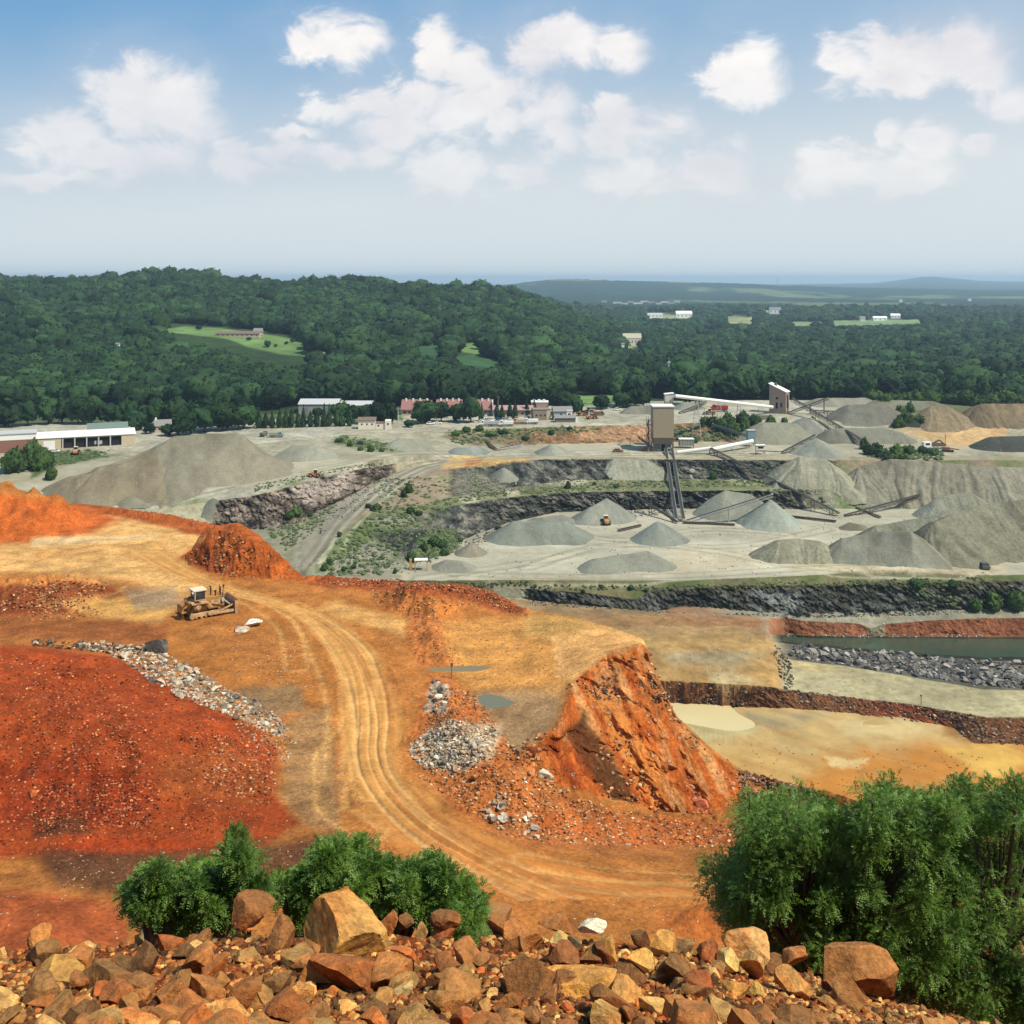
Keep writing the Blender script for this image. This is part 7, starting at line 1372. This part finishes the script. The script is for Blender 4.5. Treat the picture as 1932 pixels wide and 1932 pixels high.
# the wood itself: crowns scattered over the hills and the valley
def forest():
    X, Y, Z = DS.X, DS.Y, DS.Z; uu, vv = DS.uv()
    A2 = (X[:-1, 1:]-X[:-1, :-1])*(Y[1:, :-1]-Y[:-1, :-1]); yc = Y[:-1, :-1]; uc = uu[:-1, :-1]
    dens = np.where(yc < 1300, 1/90., np.where(yc < 2000, 1/110., 1/200.)); ok = (yc > 765) & (yc < 3600) & (uc > -420) & (uc < 2350)
    lam = np.clip(A2, 0, None)*dens*ok; g = np.random.RandomState(3); tot = lam.sum(); cdf = np.cumsum(lam.ravel()); N_ = int(tot); k = np.searchsorted(cdf, g.uniform(0, tot, N_)); i, j = np.divmod(k, lam.shape[1])
    a = g.uniform(size=N_); b = g.uniform(size=N_)
    def bl(M_): return (M_[i, j]*(1-a)+M_[i, j+1]*a)*(1-b)+(M_[i+1, j]*(1-a)+M_[i+1, j+1]*a)*b
    x, y, z = bl(X), bl(Y), bl(Z); u_ = x/y*F+CX; v_ = HY-z/y*F
    fr = np.interp(u_, fx, fy); keep = v_ < fr-3
    H = (8+12*g.beta(2, 2, N_))*np.where(g.uniform(size=N_) < .07, 1.45, 1); vt = HY-(z+H*.9)/y*F
    polys = [p for p, c in FIELDS]+[[(285,618),(350,612),(440,616),(560,634),(598,652),(592,694),(540,692),(480,680),(420,662),(340,647)],[(1180,640),(1212,640),(1216,662),(1178,662)],[(1216,588),(1310,588),(1310,600),(1216,600)],[(1050,665),(1064,665),(1064,690),(1050,690)],[(1636,600),(1705,596),(1706,612),(1636,612)],[(600,664),(614,664),(614,676),(600,676)],[(1140,566),(1280,566),(1280,578),(1140,578)],[(1452,580),(1474,580),(1474,597),(1452,597)]]
    for p in polys:
        for vv_ in (v_, vt, (v_+vt)/2): keep &= ~(sdpoly(u_, vv_, p, 2) > 0)
    keep &= ~((fbm(x*.004, y*.0016, 3, 401) > .42) & (y > 2300))
    # buildings and clearings near the quarry edge
    x, y, z, H = x[keep], y[keep], z[keep], H[keep]; n = len(x); print('forest', n)
    me = bpy.data.meshes.new('forest'); me.vertices.add(n); me.vertices.foreach_set('co', np.stack([x, y, z+H*.42], -1).astype(np.float32).ravel())
    wd_ = H*g.uniform(.34, .70, n); sc = np.stack([wd_, wd_*g.uniform(.85, 1.15, n), H*g.uniform(.42, .55, n)], -1).astype(np.float32)
    at_ = me.attributes.new('scl', 'FLOAT_VECTOR', 'POINT'); at_.data.foreach_set('vector', sc.ravel())
    at_ = me.attributes.new('rot', 'FLOAT_VECTOR', 'POINT'); ro = np.zeros((n, 3), np.float32); ro[:, 2] = g.uniform(0, 6.3, n); at_.data.foreach_set('vector', ro.ravel())
    at_ = me.attributes.new('pick', 'INT', 'POINT'); at_.data.foreach_set('value', g.randint(0, 5, n).astype(np.int32))
    o = bpy.data.objects.new('forest', me); link(o); tag(o, 'dense green summer wood covering the hills and the valley beyond the quarry', 'forest', kind='stuff')
    col = bpy.data.collections.new('crown_kinds')
    for q_ in range(5):
        V_, F_ = crown_np(140+q_, sub=3, clumps=90); m_ = bpy.data.meshes.new('forest_crown'); m_.from_pydata(V_.tolist(), [], F_.tolist()); m_.materials.append(MAT['crown']); m_.polygons.foreach_set('use_smooth', [True]*len(m_.polygons))
        c_ = bpy.data.objects.new('forest_crown_%d' % q_, m_); col.objects.link(c_)
    ng = bpy.data.node_groups.new('scatter', 'GeometryNodeTree'); ng.interface.new_socket('Geometry', in_out='INPUT', socket_type='NodeSocketGeometry'); ng.interface.new_socket('Geometry', in_out='OUTPUT', socket_type='NodeSocketGeometry')
    gi = ng.nodes.new('NodeGroupInput'); go = ng.nodes.new('NodeGroupOutput'); ci = ng.nodes.new('GeometryNodeCollectionInfo'); ci.inputs[0].default_value = col; ci.inputs[1].default_value = True; ci.inputs[2].default_value = True
    ip = ng.nodes.new('GeometryNodeInstanceOnPoints'); ip.inputs['Pick Instance'].default_value = True
    def na(nm, ty):
        q_ = ng.nodes.new('GeometryNodeInputNamedAttribute'); q_.data_type = ty; q_.inputs[0].default_value = nm; return q_.outputs[0]
    L = ng.links; L.new(gi.outputs[0], ip.inputs['Points']); L.new(ci.outputs[0], ip.inputs['Instance']); L.new(na('pick', 'INT'), ip.inputs['Instance Index']); L.new(na('scl', 'FLOAT_VECTOR'), ip.inputs['Scale'])
    er = ng.nodes.new('FunctionNodeEulerToRotation'); L.new(na('rot', 'FLOAT_VECTOR'), er.inputs[0]); L.new(er.outputs[0], ip.inputs['Rotation']); L.new(ip.outputs[0], go.inputs[0])
    md = o.modifiers.new('scatter', 'NODES'); md.node_group = ng
forest()
# ------------------------------------------------------------------ bushes below the ledge, feathery compound leaves
def bush(name, poly, Yc, dY, ncl, rpx, fronds, label, root, seed):
    g = np.random.RandomState(seed); rnd2 = random.Random(seed); xs = [p[0] for p in poly]; ys = [p[1] for p in poly]; cl = []
    while len(cl) < ncl:
        x = rnd2.uniform(min(xs), max(xs)); y = rnd2.uniform(min(ys), max(ys))
        if inpoly(x, y, poly):
            Y = Yc+rnd2.uniform(-dY, dY); cl.append((at(x, y, Y), rnd2.uniform(*rpx)/F*Y))
    base = at(root[0], root[1], Yc); zb = B.gz(base.x, Yc); base.z = zb
    r = empty(name, base); tag(r, label, 'bush')
    m = MB(); nmid = max(3, ncl//9); mids = []
    for i in range(nmid):
        c = cl[rnd2.randrange(ncl)][0]; p = base.lerp(c, .55)+Vector((rnd2.uniform(-.2, .2), rnd2.uniform(-.2, .2), .15)); mids.append(p); m.tube([(0, 0, -.3), (base.lerp(p, .5)-base)+Vector((rnd2.uniform(-.1, .1), 0, .1)), p-base], [.05, .035, .022], 6)
    for c, rr in cl:
        p = min(mids, key=lambda q_: (q_-c).length); mm = p.lerp(c, .5)+Vector((0, 0, .06)); m.tube([p-base, mm-base, c-base, c+Vector((rnd2.uniform(-.1, .1), rnd2.uniform(-.1, .1), rr*.8))-base], [.018, .012, .007, .003], 5, False)
    m.build('branches', MAT['bark'], r)
    n = int(fronds*ncl*3.4); C_ = np.array([c[:] for c, _ in cl])-np.array(base[:]); Rr = np.array([q_ for _, q_ in cl]); ix = g.randint(0, ncl, n)
    d = g.normal(size=(n, 3)); d /= np.linalg.norm(d, axis=1)[:, None]; rad = Rr[ix]*g.uniform(.2, 1.15, n)**.7; P0 = C_[ix]+d*rad[:, None]
    dr = d*.8+g.normal(size=(n, 3))*.75+np.array([0, 0, .30]); dr /= np.linalg.norm(dr, axis=1)[:, None]
    Lf = g.uniform(.045, .10, n); side = np.cross(dr, np.array([0, 0, 1.])+g.normal(size=(n, 3))*.35); side /= np.linalg.norm(side, axis=1)[:, None]+1e-9; nrm = np.cross(side, dr)
    K_ = 7; Vs = []
    for k in range(K_):
        t = (k+.6)/K_; pos = P0+dr*(Lf*t)[:, None]-np.array([0, 0, 1.])*(Lf*t*t*.30)[:, None]
        ll = Lf*.22*(1-.55*abs(t-.45)); lw = ll*.30
        for s_ in (-1, 1):
            ld = side*s_*.85+dr*.45+nrm*-.15+g.normal(size=(n, 3))*.28; ld /= np.linalg.norm(ld, axis=1)[:, None]; wv = np.cross(ld, nrm); wv /= np.linalg.norm(wv, axis=1)[:, None]+1e-9
            a0 = pos; b0 = pos+ld*(ll*.5)[:, None]+wv*lw[:, None]; c0 = pos+ld*ll[:, None]; d0 = pos+ld*(ll*.5)[:, None]-wv*lw[:, None]; Vs.append(np.stack([a0, b0, c0, d0], 1))
    V = np.concatenate(Vs).reshape(-1, 3); Q = np.arange(len(V)).reshape(-1, 4)
    mesh_np('foliage', V, Q, MAT['leafn'], smooth=False, parent=r)
bush('bush', [(235,1690),(255,1668),(290,1625),(300,1605),(325,1640),(350,1640),(372,1612),(400,1640),(425,1585),(445,1566),(470,1600),(480,1640),(492,1655),(500,1690),(470,1710),(430,1740),(290,1750),(262,1720)], 7.4, .5, 80, (13, 28), 52, 'feathery green bush with a tall tip at the left behind the ledge rocks', (380, 1800), 1)
bush('bush', [(505,1700),(520,1670),(560,1650),(585,1655),(600,1620),(610,1598),(640,1582),(655,1590),(640,1630),(660,1650),(650,1700),(620,1720),(560,1730),(510,1720)], 7.8, .45, 40, (11, 22), 42, 'small open bush between the two larger ones behind the ledge rocks', (580, 1800), 2)
bush('bush', [(650,1700),(655,1640),(680,1592),(700,1605),(720,1630),(760,1640),(790,1650),(815,1620),(835,1640),(870,1665),(900,1690),(918,1712),(900,1740),(820,1740),(700,1740)], 7.6, .5, 84, (14, 28), 54, 'bright green rounded bush in the middle behind the ledge rocks', (780, 1800), 3)
bush('bush', [(1330,1630),(1365,1640),(1400,1600),(1425,1560),(1400,1530),(1440,1525),(1480,1530),(1515,1500),(1545,1510),(1580,1550),(1620,1530),(1675,1492),(1720,1512),(1745,1530),(1780,1505),(1810,1540),(1815,1870),(1760,1890),(1710,1850),(1647,1830),(1548,1810),(1450,1790),(1390,1745),(1330,1710),(1345,1670)], 8.6, .9, 330, (18, 42), 50, 'large dense green bush filling the lower right corner', (1600, 1950), 4)
bush('bush', [(1815,1480),(1840,1490),(1870,1485),(1930,1470),(1990,1500),(1990,1960),(1850,1960),(1800,1900),(1815,1700),(1800,1560)], 8.9, .8, 110, (18, 40), 50, 'tall bush at the right edge behind the large dense one', (1900, 1990), 5)
# small weeds along the road edge near the bottom right
# ------------------------------------------------------------------ air
hb = MB(); hb.box(-17000, 17000, -80, 27500, -143, 84); hz = hb.build('haze', M_plain('haze_air', (.8, .85, .9))); hm = hz.data.materials[0]; N = NT(hm.node_tree)
pv = N('ShaderNodeVolumePrincipled', ins={'Color': (.60, .82, 1.0, 1), 'Density': 7.5e-5, 'Anisotropy': .2}); N('ShaderNodeOutputMaterial', ins={1: pv.outputs[0]})
tag(hz, 'thin bluish summer haze over the valley', 'haze', kind='stuff')
